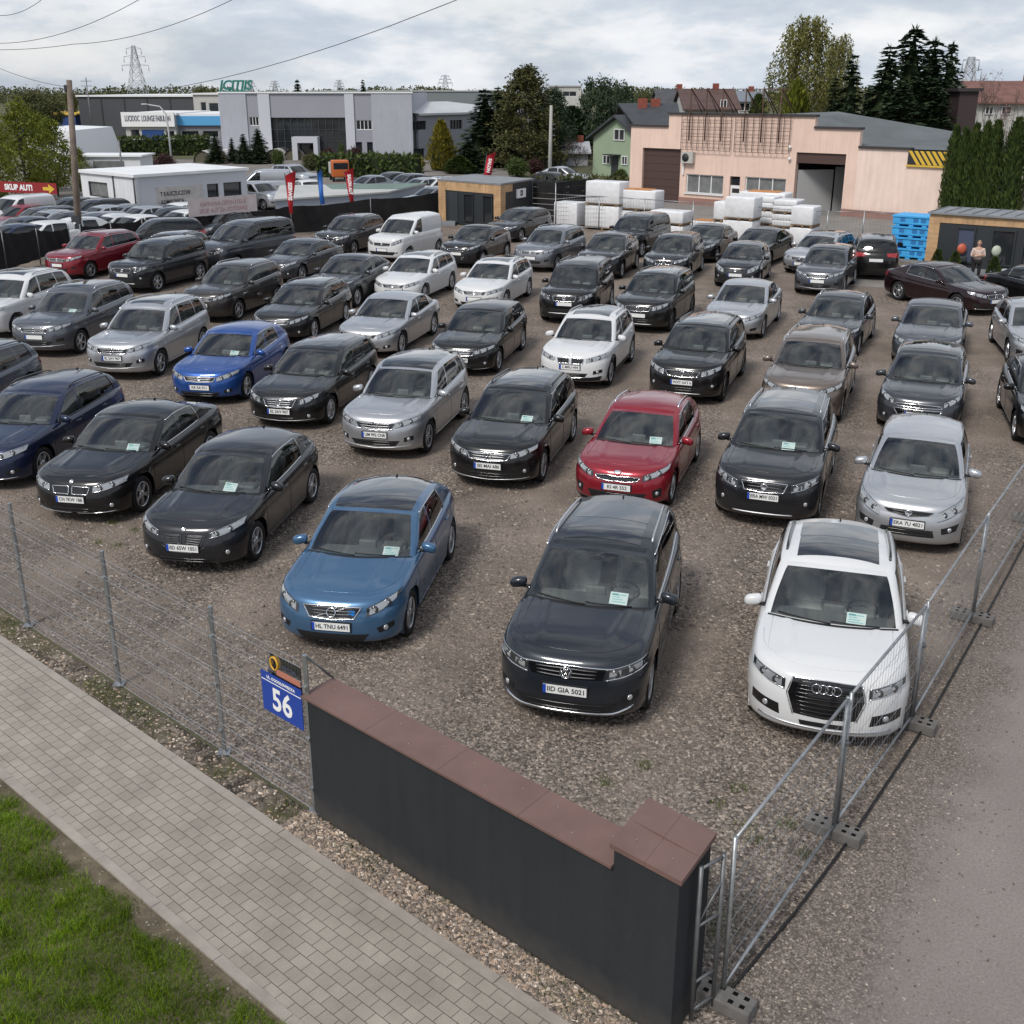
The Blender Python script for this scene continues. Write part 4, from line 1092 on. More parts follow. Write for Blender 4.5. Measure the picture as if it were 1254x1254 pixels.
def road_mat():
 m, nt, b, out = new_mat('road_mat'); L = nt.links.new
 tc = node(nt, 'ShaderNodeTexCoord'); sp = node(nt, 'ShaderNodeSeparateXYZ'); L(tc.outputs['Object'], sp.inputs[0])
 n = node(nt, 'ShaderNodeTexNoise', ins={'Scale': 1.3, 'Detail': 8, 'Roughness': .62}); L(tc.outputs['Object'], n.inputs['Vector'])
 d = node(nt, 'ShaderNodeMath', operation='MULTIPLY_ADD', ins={1: 1.5, 2: -.75}); L(n.outputs['Fac'], d.inputs[0])
 s = node(nt, 'ShaderNodeMath', operation='ADD'); L(sp.outputs['X'], s.inputs[0]); L(d.outputs[0], s.inputs[1])
 f = node(nt, 'ShaderNodeMapRange', interpolation_type='SMOOTHSTEP', ins={'From Min': -.5, 'From Max': .42}); L(s.outputs[0], f.inputs['Value'])
 v = node(nt, 'ShaderNodeTexVoronoi', ins={'Scale': 44}); L(tc.outputs['Object'], v.inputs['Vector'])
 sv = node(nt, 'ShaderNodeSeparateXYZ'); L(v.outputs['Color'], sv.inputs[0])
 r0 = node(nt, 'ShaderNodeMapRange', ins={'To Min': .72, 'To Max': 1.5}); L(sv.outputs['X'], r0.inputs['Value']); gp_ = node(nt, 'ShaderNodeMapRange', ins={'From Min': .2, 'From Max': .6, 'To Min': 1.08, 'To Max': .6}); L(v.outputs['Distance'], gp_.inputs['Value']); r1 = node(nt, 'ShaderNodeMath', operation='MULTIPLY'); L(r0.outputs[0], r1.inputs[0]); L(gp_.outputs[0], r1.inputs[1])
 n2 = node(nt, 'ShaderNodeTexNoise', ins={'Scale': 38, 'Detail': 5, 'Roughness': .75}); L(tc.outputs['Object'], n2.inputs['Vector'])
 r2 = node(nt, 'ShaderNodeMapRange', ins={'From Min': .3, 'From Max': .7, 'To Min': .70, 'To Max': 1.30}); L(n2.outputs['Fac'], r2.inputs['Value'])
 n3 = node(nt, 'ShaderNodeTexNoise', ins={'Scale': .5, 'Detail': 6}); L(tc.outputs['Object'], n3.inputs['Vector'])
 r3 = node(nt, 'ShaderNodeMapRange', ins={'From Min': .3, 'From Max': .7, 'To Min': .82, 'To Max': 1.15}); L(n3.outputs['Fac'], r3.inputs['Value'])
 A = node(nt, 'ShaderNodeVectorMath', operation='SCALE'); A.inputs[0].default_value = (.19, .157, .135); L(r1.outputs[0], A.inputs['Scale'])
 q = node(nt, 'ShaderNodeMath', operation='MULTIPLY'); L(r2.outputs[0], q.inputs[0]); L(r3.outputs[0], q.inputs[1])
 B = node(nt, 'ShaderNodeVectorMath', operation='SCALE'); B.inputs[0].default_value = (.215, .19, .177); L(q.outputs[0], B.inputs['Scale'])
 mx = node(nt, 'ShaderNodeMix', data_type='RGBA'); L(f.outputs[0], mx.inputs['Factor']); L(A.outputs[0], mx.inputs['A']); L(B.outputs[0], mx.inputs['B'])
 L(mx.outputs['Result'], b.inputs['Base Color']); b.inputs['Roughness'].default_value = .9; b.inputs['Specular IOR Level'].default_value = .25
 h = node(nt, 'ShaderNodeMath', operation='MULTIPLY'); iv = node(nt, 'ShaderNodeMath', operation='SUBTRACT'); iv.inputs[0].default_value = 1; L(f.outputs[0], iv.inputs[1]); L(iv.outputs[0], h.inputs[0]); L(sv.outputs['Y'], h.inputs[1])
 h2 = node(nt, 'ShaderNodeMath', operation='MULTIPLY_ADD', ins={1: .3}); L(n2.outputs['Fac'], h2.inputs[0]); L(h.outputs[0], h2.inputs[2])
 bp = node(nt, 'ShaderNodeBump', ins={'Strength': .5, 'Distance': .015}); L(h2.outputs[0], bp.inputs['Height']); L(bp.outputs['Normal'], b.inputs['Normal'])
 return m
rd = (e1 - e0).normalized(); ra = math.atan2(rd.y, rd.x) - PI / 2
fence_feet = [gp(862, 1262), gp(881.5, 1229.5), gp(1021, 1023), gp(1115, 890), gp(1190, 760), gp(1262, 640)]
edge = []
for i in range(len(fence_feet) - 1):
 for k in range(12): edge.append(fence_feet[i].lerp(fence_feet[i + 1], k / 12) + Vector((.05 + rng.uniform(-.05, .12), 0, 0)))
inv_r = Matrix.Rotation(-ra, 4, 'Z') @ Matrix.Translation(-e0)
pts_ = edge + [Vector((19, 31, 0)), Vector((34, 12, 0)), Vector((20, -10, 0)), Vector((2.2, 5.6, 0))]
o = MB().add([tuple(inv_r @ p) for p in pts_], [tuple(range(len(pts_)))]).build('road', [road_mat()])
if o.data.polygons[0].normal.z < 0: o.data.flip_normals()
o.location = e0 + Vector((0, 0, -.004)); o.rotation_euler = (0, 0, ra); tag(o, kind='structure')
sheet('yard', [(-4, 63.5), (2.5, 62.8), (9.4, 57.8), (16, 53.5), (17.8, 47.4), (11.6, 47.0), (12.4, 43.0), (24, 38.0), (40, 40), (46, 80), (10, 90), (-4, 76)], -.004, M['yard'])
sheet('car_park', [(-70, 36), (-21.6, 46.6), (-20.7, 52), (-16.4, 56), (-11.7, 59.4), (-4.4, 64.5), (4, 122), (-80, 124)], -.003, M['lot2'])
def paver_mat():
 m, nt, b, out = new_mat('paver_mat'); L = nt.links.new
 tc = node(nt, 'ShaderNodeTexCoord'); mp = node(nt, 'ShaderNodeMapping'); mp.inputs['Rotation'].default_value = (0, 0, 0)
 L(tc.outputs['Object'], mp.inputs['Vector'])
 br = node(nt, 'ShaderNodeTexBrick', offset=.5, ins={'Scale': 1.0, 'Mortar Size': .0038, 'Mortar Smooth': .35, 'Brick Width': .166, 'Row Height': .124, 'Bias': 0})
 br.inputs['Color1'].default_value = (.325, .29, .248, 1); br.inputs['Color2'].default_value = (.278, .247, .21, 1); br.inputs['Mortar'].default_value = (.10, .083, .07, 1)
 L(mp.outputs[0], br.inputs['Vector'])
 n = node(nt, 'ShaderNodeTexNoise', ins={'Scale': 1.6, 'Detail': 8, 'Roughness': .65}); L(tc.outputs['Object'], n.inputs['Vector'])
 r = node(nt, 'ShaderNodeMapRange', ins={'From Min': .3, 'From Max': .7, 'To Min': .78, 'To Max': 1.16}); L(n.outputs['Fac'], r.inputs['Value'])
 n3 = node(nt, 'ShaderNodeTexNoise', ins={'Scale': 90, 'Detail': 3}); L(tc.outputs['Object'], n3.inputs['Vector'])
 r3 = node(nt, 'ShaderNodeMapRange', ins={'From Min': .3, 'From Max': .7, 'To Min': .9, 'To Max': 1.1}); L(n3.outputs['Fac'], r3.inputs['Value'])
 mm = node(nt, 'ShaderNodeMath', operation='MULTIPLY'); L(r.outputs[0], mm.inputs[0]); L(r3.outputs[0], mm.inputs[1])
 s = node(nt, 'ShaderNodeVectorMath', operation='SCALE'); L(br.outputs['Color'], s.inputs[0]); L(mm.outputs[0], s.inputs['Scale'])
 L(s.outputs[0], b.inputs['Base Color']); b.inputs['Roughness'].default_value = .85; b.inputs['Specular IOR Level'].default_value = .3
 iv = node(nt, 'ShaderNodeMath', operation='SUBTRACT'); iv.inputs[0].default_value = 1; L(br.outputs['Fac'], iv.inputs[1])
 ad = node(nt, 'ShaderNodeMath', operation='MULTIPLY_ADD', ins={1: .25}); L(n3.outputs['Fac'], ad.inputs[0]); L(iv.outputs[0], ad.inputs[2])
 bp = node(nt, 'ShaderNodeBump', ins={'Strength': .7, 'Distance': .006}); L(ad.outputs[0], bp.inputs['Height']); L(bp.outputs['Normal'], b.inputs['Normal'])
 return m
def local_sheet(name, t0, t1, o0, o1, z, mat, h=.08):
 o = MB().box(t0, t1, o0, o1, -h, 0).build(name, [mat])
 o.location = wp(0, 0, z); o.rotation_euler = (0, 0, WA)
 if OUT.dot(Vector((-AL.y, AL.x, 0))) < 0: pass
 tag(o, kind='structure'); return o
SGN = 1 if OUT.dot(Vector((-math.sin(WA), math.cos(WA), 0))) > 0 else -1
def side(o): return o * SGN
def dist_out(p): return (p - W0).dot(OUT)
far_o = dist_out(gp(300, 983)); near_o = dist_out(gp(180, 1108))
local_sheet('sidewalk', -9, 26, *sorted((side(far_o + .10), side(near_o - .10))), .012, paver_mat())
curb_m = simple('kerb_mat', (.30, .266, .232), .85, var=.2, scale=2.2, bump=.2, bscale=80)
for nm, a, b_ in (('kerb', far_o, far_o + .097), ('kerb', near_o - .097, near_o)):
 mb = MB(); t = -9.0
 while t < 26:
  mb.box(t + .003, t + .997, min(side(a), side(b_)), max(side(a), side(b_)), -.1, .018 + rng.uniform(-.003, .003)); t += 1.0
 o = mb.build(nm, [curb_m]); o.location = wp(0, 0, 0); o.rotation_euler = (0, 0, WA); tag(o, kind='structure')
sheet('verge', [wp(-9, .02), wp(26, .02), wp(26, far_o + .02), wp(-9, far_o + .02)], -.002, M['verge'])
sheet('lawn_soil', [wp(-9, near_o - .02), wp(26, near_o - .02), wp(26, near_o + 9), wp(-9, near_o + 9)], -.004, M['earth'])
def leaf_mat(name, c0, c1, rough=.55, trans=.25):
 m, nt, b, out = new_mat(name); L = nt.links.new
 g = node(nt, 'ShaderNodeNewGeometry'); rp = node(nt, 'ShaderNodeValToRGB')
 rp.color_ramp.elements[0].color = rgba(c0); rp.color_ramp.elements[1].color = rgba(c1)
 L(g.outputs['Random Per Island'], rp.inputs['Fac'])
 tc = node(nt, 'ShaderNodeTexCoord'); n = node(nt, 'ShaderNodeTexNoise', ins={'Scale': 1.3, 'Detail': 4}); L(tc.outputs['Object'], n.inputs['Vector'])
 r = node(nt, 'ShaderNodeMapRange', ins={'From Min': .3, 'From Max': .7, 'To Min': .65, 'To Max': 1.35}); L(n.outputs['Fac'], r.inputs['Value'])
 s = node(nt, 'ShaderNodeVectorMath', operation='SCALE'); L(rp.outputs[0], s.inputs[0]); L(r.outputs[0], s.inputs['Scale'])
 L(s.outputs[0], b.inputs['Base Color']); b.inputs['Roughness'].default_value = rough; b.inputs['Specular IOR Level'].default_value = .25
 t = node(nt, 'ShaderNodeBsdfTranslucent'); L(s.outputs[0], t.inputs['Color'])
 mx = node(nt, 'ShaderNodeMixShader', ins={0: trans}); L(b.outputs[0], mx.inputs[1]); L(t.outputs[0], mx.inputs[2]); L(mx.outputs[0], out.inputs['Surface'])
 return m
M['grass'] = leaf_mat('grass_mat', (.055, .125, .004), (.23, .33, .018), .5, .35)
M['weed'] = leaf_mat('weed_mat', (.05, .09, .015), (.16, .20, .04), .6, .3)
def blade(mb, p, h, w, rng):
 a = rng.uniform(0, 2 * PI); d = Vector((math.cos(a), math.sin(a), 0)); lean = rng.uniform(.15, 1.0) * h
 b_ = rng.uniform(0, 2 * PI); sd = Vector((math.cos(b_), math.sin(b_), 0)) * w / 2
 m1 = p + d * lean * .35 + Vector((0, 0, h * .6)); tip = p + d * lean + Vector((0, 0, h * rng.uniform(.75, 1)))
 o = len(mb.v); mb.v += [tuple(p - sd), tuple(p + sd), tuple(m1 + sd * .7), tuple(m1 - sd * .7), tuple(tip)]
 mb.f += [(o, o + 1, o + 2, o + 3), (o + 3, o + 2, o + 4)]; mb.m += [0, 0]; mb.s += [False, False]
def noise2(x, y):
 from mathutils import noise
 return noise.noise(Vector((x, y, 0)))
mb = MB(); rg = random.Random(11); n = 0
while n < 190000:
 t = rg.uniform(-5, 9); o = rg.uniform(near_o + .05, near_o + 3.6); p = wp(t, o)
 if p.y < 5.2 or p.x < -7.5 or p.x > .5: continue
 e = o - near_o; dens = smooth((e - .05 + .26 * noise2(t * 2.3, o * 2.3)) / .20)
 if rg.random() > dens * (1.0 + .3 * noise2(t * 1.1 + 7, o * 1.1)): continue
 tuft = .75 + .8 * max(0, noise2(t * 5.5, o * 5.5))
 blade(mb, p + Vector((0, 0, -.004)), rg.uniform(.03, .09) * (.6 + .6 * dens) * tuft, rg.uniform(.003, .0075) * tuft, rg); n += 1
tag(mb.build('grass', [M['grass']], fix=False), kind='stuff')
mb = MB()
for q in range(9000):
 t = rg.uniform(-4, 11); o = rg.uniform(.05, far_o - .05)
 if noise2(t * 1.7, o * 2) < .22: continue
 blade(mb, wp(t, o), rg.uniform(.02, .06), rg.uniform(.003, .007), rg)
for q in range(9000):
 t = rg.uniform(-6, 10); o = rg.uniform(near_o + .01, near_o + .6)
 if noise2(t * 2.7 + 5, o * 3) < .15: continue
 blade(mb, wp(t, o), rg.uniform(.02, .05), rg.uniform(.003, .006), rg)
tag(mb.build('weeds', [M['weed']], fix=False), kind='stuff')
def stone(mb, c, s, rg, mat=0):
 """a small crushed stone: squashed irregular octahedron with a cut top"""
 a = rg.uniform(0, PI); ca, sa = math.cos(a), math.sin(a); ex = rg.uniform(.75, 1.6)
 pts = []
 for (x, y, z) in ((1, 0, .1), (.3, .8, .25), (-.8, .5, .1), (-.8, -.5, .2), (.35, -.8, .05), (.3, .2, .75), (-.4, -.1, .7)):
  x = (x + rg.uniform(-.25, .25)) * s * ex; y = (y + rg.uniform(-.25, .25)) * s; z = max(-.1, z + rg.uniform(-.15, .15)) * s
  pts.append((c[0] + x * ca - y * sa, c[1] + x * sa + y * ca, c[2] + z))
 o = len(mb.v); mb.v += pts
 for f in ((0, 1, 5), (1, 2, 6, 5), (2, 3, 6), (3, 4, 6), (4, 0, 5), (4, 5, 6)):
  mb.f.append(tuple(i + o for i in f)); mb.m.append(mat); mb.s.append(False)
def pebble_mat(name, cols):
 m, nt, b, out = new_mat(name); L = nt.links.new
 g = node(nt, 'ShaderNodeNewGeometry'); rp = node(nt, 'ShaderNodeValToRGB'); els = rp.color_ramp.elements
 for i, (p, c) in enumerate(cols):
  e = els[i] if i < 2 else els.new(p)
  e.position = p; e.color = rgba(c)
 L(g.outputs['Random Per Island'], rp.inputs['Fac']); L(rp.outputs[0], b.inputs['Base Color']); b.inputs['Roughness'].default_value = .85; b.inputs['Specular IOR Level'].default_value = .3
 return m
M['pebble'] = pebble_mat('pebble_mat', [(0, (.10, .085, .072)), (1, (.62, .53, .45)), (.3, (.19, .155, .13)), (.62, (.30, .25, .205)), (.85, (.38, .27, .19))])
M['chips'] = pebble_mat('chips_mat', [(0, (.085, .073, .064)), (1, (.42, .355, .30)), (.35, (.16, .138, .12)), (.7, (.25, .215, .187)), (.9, (.32, .27, .23))])
mb = MB()
for q in range(7500):
 t = rg.uniform(-5.2, .1); o = rg.uniform(.03, far_o - .01); stone(mb, wp(t, o, -.002 + rg.uniform(0, .012)), rg.uniform(.010, .026), rg)
for q in range(1500):
 t = rg.uniform(.1, 9); o = rg.uniform(.03, far_o - .01); stone(mb, wp(t, o, -.003), rg.uniform(.006, .022), rg)
tag(mb.build('pebble_strip', [M['pebble']], fix=False), kind='stuff')
mb = MB(); n = 0
while n < 30000:
 py = 560 + (1254 - 560) * rg.random() ** .8; px = rg.uniform(-20, 1280); p = gp(px, py)
 if dist_out(p) > -.05 or p.y > 24: continue
 if p.x > 1.2 and any((p - a).cross(b - a).z > 0 and a.y <= p.y <= b.y for a, b in zip(fence_feet, fence_feet[1:])): continue
 if noise2(p.x * .5, p.y * .5) < -.1 and rg.random() < .75: continue
 stone(mb, (p.x, p.y, -.010), rg.uniform(.009, .026) * (1 if p.y < 14 else 1.25), rg); n += 1
n = 0
while n < 4500:
 py = 700 + 560 * rg.random(); px = rg.uniform(860, 1280); p = gp(px, py); s_ = (p - e0).dot(Vector((rd.y, -rd.x, 0)))
 if p.x < 1.2 or s_ > rg.gauss(-.45, .5) or any((p - a).cross(b - a).z < 0 and a.y <= p.y <= b.y for a, b in zip(fence_feet, fence_feet[1:])): continue
 stone(mb, (p.x, p.y, -.004), rg.uniform(.006, .017), rg); n += 1
for q in range(900):
 t = rg.uniform(-6, 9); o = rg.uniform(near_o + .01, near_o + .55); stone(mb, wp(t, o, -.004), rg.uniform(.005, .016), rg)
tag(mb.build('loose_gravel', [M['chips']], fix=False), kind='stuff')
mb = MB()
for (px, py) in ((742, 958), (790, 938), (905, 966), (880, 985), (915, 1012), (930, 1030), (985, 1045), (965, 1010), (870, 1140), (890, 1125), (140, 640), (165, 650), (120, 665), (145, 668), (640, 560)):
 c = gp(px, py)
 for q in range(60): blade(mb, c + Vector((rg.gauss(0, .06), rg.gauss(0, .06), -.006)), rg.uniform(.03, .09), rg.uniform(.004, .009), rg)
tag(mb.build('grass_tufts', [M['weed']], fix=False), kind='stuff')
# ------------------------------------------------------------------ boundary wall, fences, number sign
galv = simple('galvanised', (.33, .34, .35), .42, .75, var=.25, scale=9)
galv_m = simple('galvanised_wire', (.20, .20, .205), .5, .6, var=.2, scale=9)
galv_d = simple('galvanised_dull', (.16, .165, .17), .5, .6, var=.2, scale=9)
render_m = streaky('dark_render', (.022, .024, .027), (.075, .066, .057), .17, .85, .30)
coping_m = simple('coping_tin', (.165, .098, .084), .5, .1, spec=.4, var=.16, scale=2)
lead_m = simple('coping_edge', (.11, .062, .055), .6)
wall = empty('boundary_wall', wp(-1.9, -.2)); tag(wall, 'dark grey rendered boundary wall with reddish tin coping along the pavement', 'wall')
inv = Matrix.Translation(-Vector(wall.location))
def wl(mb, name, mats, parent):
 mb.v = [tuple(inv @ Vector(p)) for p in mb.v]; return mb.build(name, mats, parent)
HW, HP = 1.40, 1.60
tp = -3.86
mb = MB()
poly = [wp(0, 0), wp(tp, 0), wp(tp, -.33), wp(0, -.33)]
mb.add([(p.x, p.y, -.1) for p in poly] + [(p.x, p.y, HW) for p in poly], [(0, 1, 5, 4), (1, 2, 6, 5), (2, 3, 7, 6), (3, 0, 4, 7), (4, 5, 6, 7)])
wl(mb, 'wall_panel', [render_m], wall)
mb = MB()
N_ = 4
for i in range(N_):
 a, b = .05 + (tp - .05) * i / N_, .05 + (tp - .05) * (i + 1) / N_
 a -= .0015; b += .0015
 if i == N_ - 1: b = tp
 q = [wp(a, .045), wp(b, .045), wp(b, -.375), wp(a, -.375)]
 z0, z1, z2 = HW - .012, HW + .012, HW + .042
 vs = [(p.x, p.y, z0) for p in q] + [(q[0].x, q[0].y, z1), (q[1].x, q[1].y, z1), (q[2].x, q[2].y, z2), (q[3].x, q[3].y, z2)]
 mb.add(vs, [(0, 1, 5, 4), (1, 2, 6, 5), (2, 3, 7, 6), (3, 0, 4, 7), (4, 5, 6, 7), (3, 2, 1, 0)])
 for k in range(3):
  sp = q[0].lerp(q[1], .2 + .3 * k).lerp(q[3].lerp(q[2], .2 + .3 * k), .28 if k % 2 else .7)
  f = .28 if k % 2 else .7
  mb.ball((sp.x, sp.y, lerp(z1, z2, f)), .006, 5, 1)
wl(mb, 'coping', [coping_m, galv], wall)
mb = MB()
F1, F2 = wp(tp, .004), wp(-4.47, .004); back = Vector((.34, .53, 0))
B1, B2 = F1 + back, F2 + back * .96
pq = [F1, F2, B2, B1]
mb.add([(p.x, p.y, -.1) for p in pq] + [(p.x, p.y, HP) for p in pq], [(0, 1, 5, 4), (1, 2, 6, 5), (2, 3, 7, 6), (3, 0, 4, 7), (4, 5, 6, 7)])
pil = wl(mb, 'pillar', [render_m], wall)
mb = MB(); cen = sum(pq, Vector()) / 4
cq = [cen + (p - cen) * 1.10 for p in pq]
mid = lambda a, b: (a + b) / 2
quads = [[cq[0], mid(cq[0], cq[1]), cen, mid(cq[0], cq[3])], [mid(cq[0], cq[1]), cq[1], mid(cq[1], cq[2]), cen], [cen, mid(cq[1], cq[2]), cq[2], mid(cq[2], cq[3])], [mid(cq[0], cq[3]), cen, mid(cq[2], cq[3]), cq[3]]]
for q in quads:
 c = sum(q, Vector()) / 4; q = [c + (p - c) * .994 for p in q]
 vs = [(p.x, p.y, HP - .03) for p in q] + [(p.x, p.y, HP + .015 + .012 * (1 if (p - cen).dot(OUT) < 0 else 0)) for p in q]
 mb.add(vs, [(0, 1, 5, 4), (1, 2, 6, 5), (2, 3, 7, 6), (3, 0, 4, 7), (4, 5, 6, 7), (3, 2, 1, 0)])
 mb.ball((c.x, c.y, HP + .021), .006, 5, 1)
wl(mb, 'pillar_cap', [coping_m, galv], wall)
post_t = [.02] + [ (gp(*p) - W0).dot(AL) for p in ((277.5, 920), (152.2, 835.4), (40.8, 764))]
while post_t[-1] < 24: post_t.append(post_t[-1] + 2.46)
HF = 1.80
fence = empty('mesh_fence', wp(8, 0)); tag(fence, 'galvanised welded mesh fence with steel posts beside the block pavement', 'fence')
invf = Matrix.Translation(-Vector(fence.location))
def fl_(mb, name, mats):
 mb.v = [tuple(invf @ Vector(p)) for p in mb.v]; return mb.build(name, mats, fence, fix=False)
for i, t in enumerate(post_t):
 mb = MB(); a = wp(t, -.02)
 mb.bar(a, a + Vector((0, 0, HF + .05)), .05, .04); mb.bar(a + Vector((0, 0, HF + .05)), a + Vector((0, 0, HF + .056)), .054, .044)
 mb.box(a.x - .07, a.x + .07, a.y - .07, a.y + .07, 0, .012)
 for z in (.3, .9, 1.5): mb.bar(wp(t - .03, .012, z), wp(t + .03, .012, z), .02, .03)
 o = fl_(mb, 'post', [galv])
for i in range(len(post_t) - 1):
 mb = MB(); t0, t1 = post_t[i] + .03, post_t[i + 1] - .03; n = int((t1 - t0) / .05)
 near = i < 5
 for k in range(n + 1):
  t = lerp(t0, t1, k / n); sag = 0
  if near or k % 2 == 0: mb.tube([wp(t, .012, .05), wp(t, .012, HF)], .0018, 3, 0, False, caps=False)
 zs = [.06, .16, .22, .42, .62, .67, .86, 1.06, 1.11, 1.30, 1.50, 1.55, 1.72, 1.79]
 for z in zs:
  mb.tube([wp(t0, .016, z), wp(lerp(t0, t1, .35), .016 + rg.uniform(-.01, .01), z + rg.uniform(-.012, .004)), wp(lerp(t0, t1, .7), .016 + rg.uniform(-.012, .012), z + rg.uniform(-.012, .004)), wp(t1, .016, z)], .0036, 4, 1, False, caps=False)
 fl_(mb, 'mesh_panel', [galv_m, galv])
mb = MB(); mb.tube([wp(.03, -.05, HF + .02), wp(-.02, -.33, 1.48)], .014, 6, 0); fl_(mb, 'brace', [galv_d])
blue_m = simple('sign_blue', (.008, .045, .30), .4); white_m = simple('sign_white', (.78, .78, .78), .45)
def board(name, t0, t1, z0, z1, o, mat, label, cat, skew=0):
 r = empty(name, wp((t0 + t1) / 2, o, z0)); tag(r, label, cat); r.rotation_euler = (0, 0, WA + (PI if SGN < 0 else 0))
 r.rotation_euler = (0, 0, math.atan2(-AL.y, -AL.x))
 w = abs(t1 - t0); h = z1 - z0
 MB().box(-w / 2, w / 2, -.004, .004, 0, h).build('panel', [mat], r); return r, w, h
def letters(parent, txt, size, x, z, mat, y=-.0065, name='lettering', bold=0, align='CENTER', space=1.0, depth=.001, sx=1.0):
 me = text_mesh(txt, size, depth, align, bold, 0, space); o = link(name, me, [mat], parent)
 o.rotation_euler = (PI / 2, 0, 0); o.location = (x, y, z); o.scale = (sx, 1, 1); return o
sg, w, h = board('house_number_sign', .71, .035, 1.00, 1.47, .04, blue_m, 'blue house number sign reading 56 hung on the mesh fence', 'sign')
letters(sg, '56', .36, 0, h * .38, white_m, name='number', bold=.008, sx=.95)
letters(sg, 'UL. OGOOLOWIECKA', .047, 0, h - .05, white_m, name='street_name', bold=.0015)
MB().box(-w / 2 + .01, w / 2 - .01, -.0062, -.0045, h - .10, h - .09).build('line', [white_m], sg)
clear = glass('clear_board', (.86, .86, .84), 1.3)
sg2, w, h = board('advert_board', .62, .06, 1.40, 1.70, .012, clear, 'clear plastic advert board with round yellow emblem above the number sign', 'sign')
org = simple('emblem_yellow', (.62, .34, .03), .5); redm = simple('faded_red', (.42, .16, .11), .6)
mb = MB(); mb.tube([(-.16 + .06 * math.cos(2 * PI * k / 24), -.007, h * .66 + .07 * math.sin(2 * PI * k / 24)) for k in range(24)], .011, 6, 0, closed=True); mb.build('emblem_ring', [org], sg2)
mb = MB(); mb.tube([(-.19, -.008, h * .84), (-.15, -.008, h * .7), (-.18, -.008, h * .6), (-.14, -.008, h * .46)], .010, 6, 0); mb.build('emblem_mark', [M['ink']], sg2)
letters(sg2, 'NUVTORS', .05, .09, h * .70, simple('board_ink', (.07, .09, .14), .6), bold=.0)
MB().box(-.13, w / 2 - .01, -.0075, -.0055, h * .26, h * .50).build('red_band', [redm], sg2)
tf = [gp(881.5, 1229.5), gp(1021, 1023), gp(1115, 890), gp(1190, 760), gp(1262, 640)]
tf.append(tf[-1] + (tf[-1] - tf[-2]) * 1.0); tf.append(tf[-1] + (tf[-1] - tf[-2]))
block_m = simple('concrete_block', (.13, .122, .115), .9, var=.25, scale=6, bump=.4, bscale=60)
HT = 1.62
places = ['nearest the dark wall', 'beside the front bumper of the white SUV', 'beside the doors of the white SUV', 'in front of the silver minivan', 'beyond the silver minivan at the frame edge', 'out past the frame edge']
for i in range(len(tf) - 1):
 a, b = tf[i], tf[i + 1]; d = (b - a).normalized(); a = a + d * .05; b = b - d * .05; L_ = (b - a).length
 r = empty('site_fence_panel', tuple((a + b) / 2)); tag(r, 'galvanised temporary fence panel ' + places[i], 'fence panel', 'temporary fence panels along the driveway')
 c = Vector(r.location); fr = MB(); z0 = .16
 up = Vector((0, 0, 1))
 for p in (a, b): fr.tube([p - c + up * .03, p - c + up * (HT + .02)], .021, 8)
 for z in (z0, HT): fr.tube([a - c + up * z, b - c + up * z], .017, 8)
 fr.build('frame', [galv], r, fix=False)
 me_ = MB(); n = int(L_ / .10)
 for k in range(1, n): p = a.lerp(b, k / n) - c; me_.tube([p + up * z0, p + up * HT], .0017, 3, 0, False, caps=False)
 for k in range(1, 7): z = lerp(z0, HT, k / 7); me_.tube([a - c + up * z, b - c + up * z], .0024, 3, 0, False, caps=False)
 me_.build('wire_mesh', [galv], r, fix=False)
 cl = MB(); q = b - c + d * .05; cl.rbox(q.x - .045, q.x + .045, q.y - .03, q.y + .03, HT * .66, HT * .66 + .05, .012); cl.build('clip', [galv_d], r)
fpl = ['at the foot of the pillar', 'before the white SUV bumper', 'beside the white SUV door', 'beyond the white SUV tail', 'near the silver minivan', 'out past the frame edge', 'far past the frame edge']
for i, p in enumerate(tf):
 d = (tf[min(i + 1, len(tf) - 1)] - tf[max(i - 1, 0)]).normalized(); ang = math.atan2(d.y, d.x)
 mb = MB(); mb.rbox(-.10, .10, -.29, .29, 0, .13, .016, 0, None, 2, False)
 for yy in (-.21, -.11, .0, .11, .21):
  for xx in (-.05, .05):
   if yy == 0 and xx < 0: continue
   mb.box(xx - .02, xx + .02, yy - .022, yy + .022, .1285, .1325, 1)
 o = mb.build('fence_block', [block_m, M['void']]); o.location = (p.x, p.y, .0); o.rotation_euler = (0, 0, ang)
 tag(o, 'grey concrete fence foot ' + fpl[i], 'fence foot', 'concrete feet of the temporary fence')
e = wp(-4.47, -.22); a = tf[0]
r = empty('fence_gate', tuple((e + a) / 2)); tag(r, 'narrow tubular steel gate piece between the pillar and the temporary fence', 'gate'); c = Vector(r.location)
up = Vector((0, 0, 1)); mb = MB()
e = e + (a - e).normalized() * .06; f = a - (a - e).normalized() * .09
for p in (e, f): mb.tube([p - c + up * .04, p - c + up * (1.55)], .019, 8)
for z in (.14, .42, .98, 1.53): mb.tube([e - c + up * z, f - c + up * z], .014, 8)
mb.tube([e - c + up * 1.0, f - c + up * 1.3], .012, 6)
mb.build('frame', [galv_d], r)
mb = MB(); mb.tube([tf[0] + up * .02, tf[0].lerp(tf[1], .5) + Vector((.10, -.05, .03)), tf[1] + Vector((.13, -.1, .03)), tf[2] + Vector((.12, -.08, .03)), tf[3] + Vector((.12, -.08, .03)), tf[4] + Vector((.1, 0, .03))], .014, 6)
tag(mb.build('cable', [M['black_plastic']]), 'black cable lying along the foot of the temporary fence', 'cable')
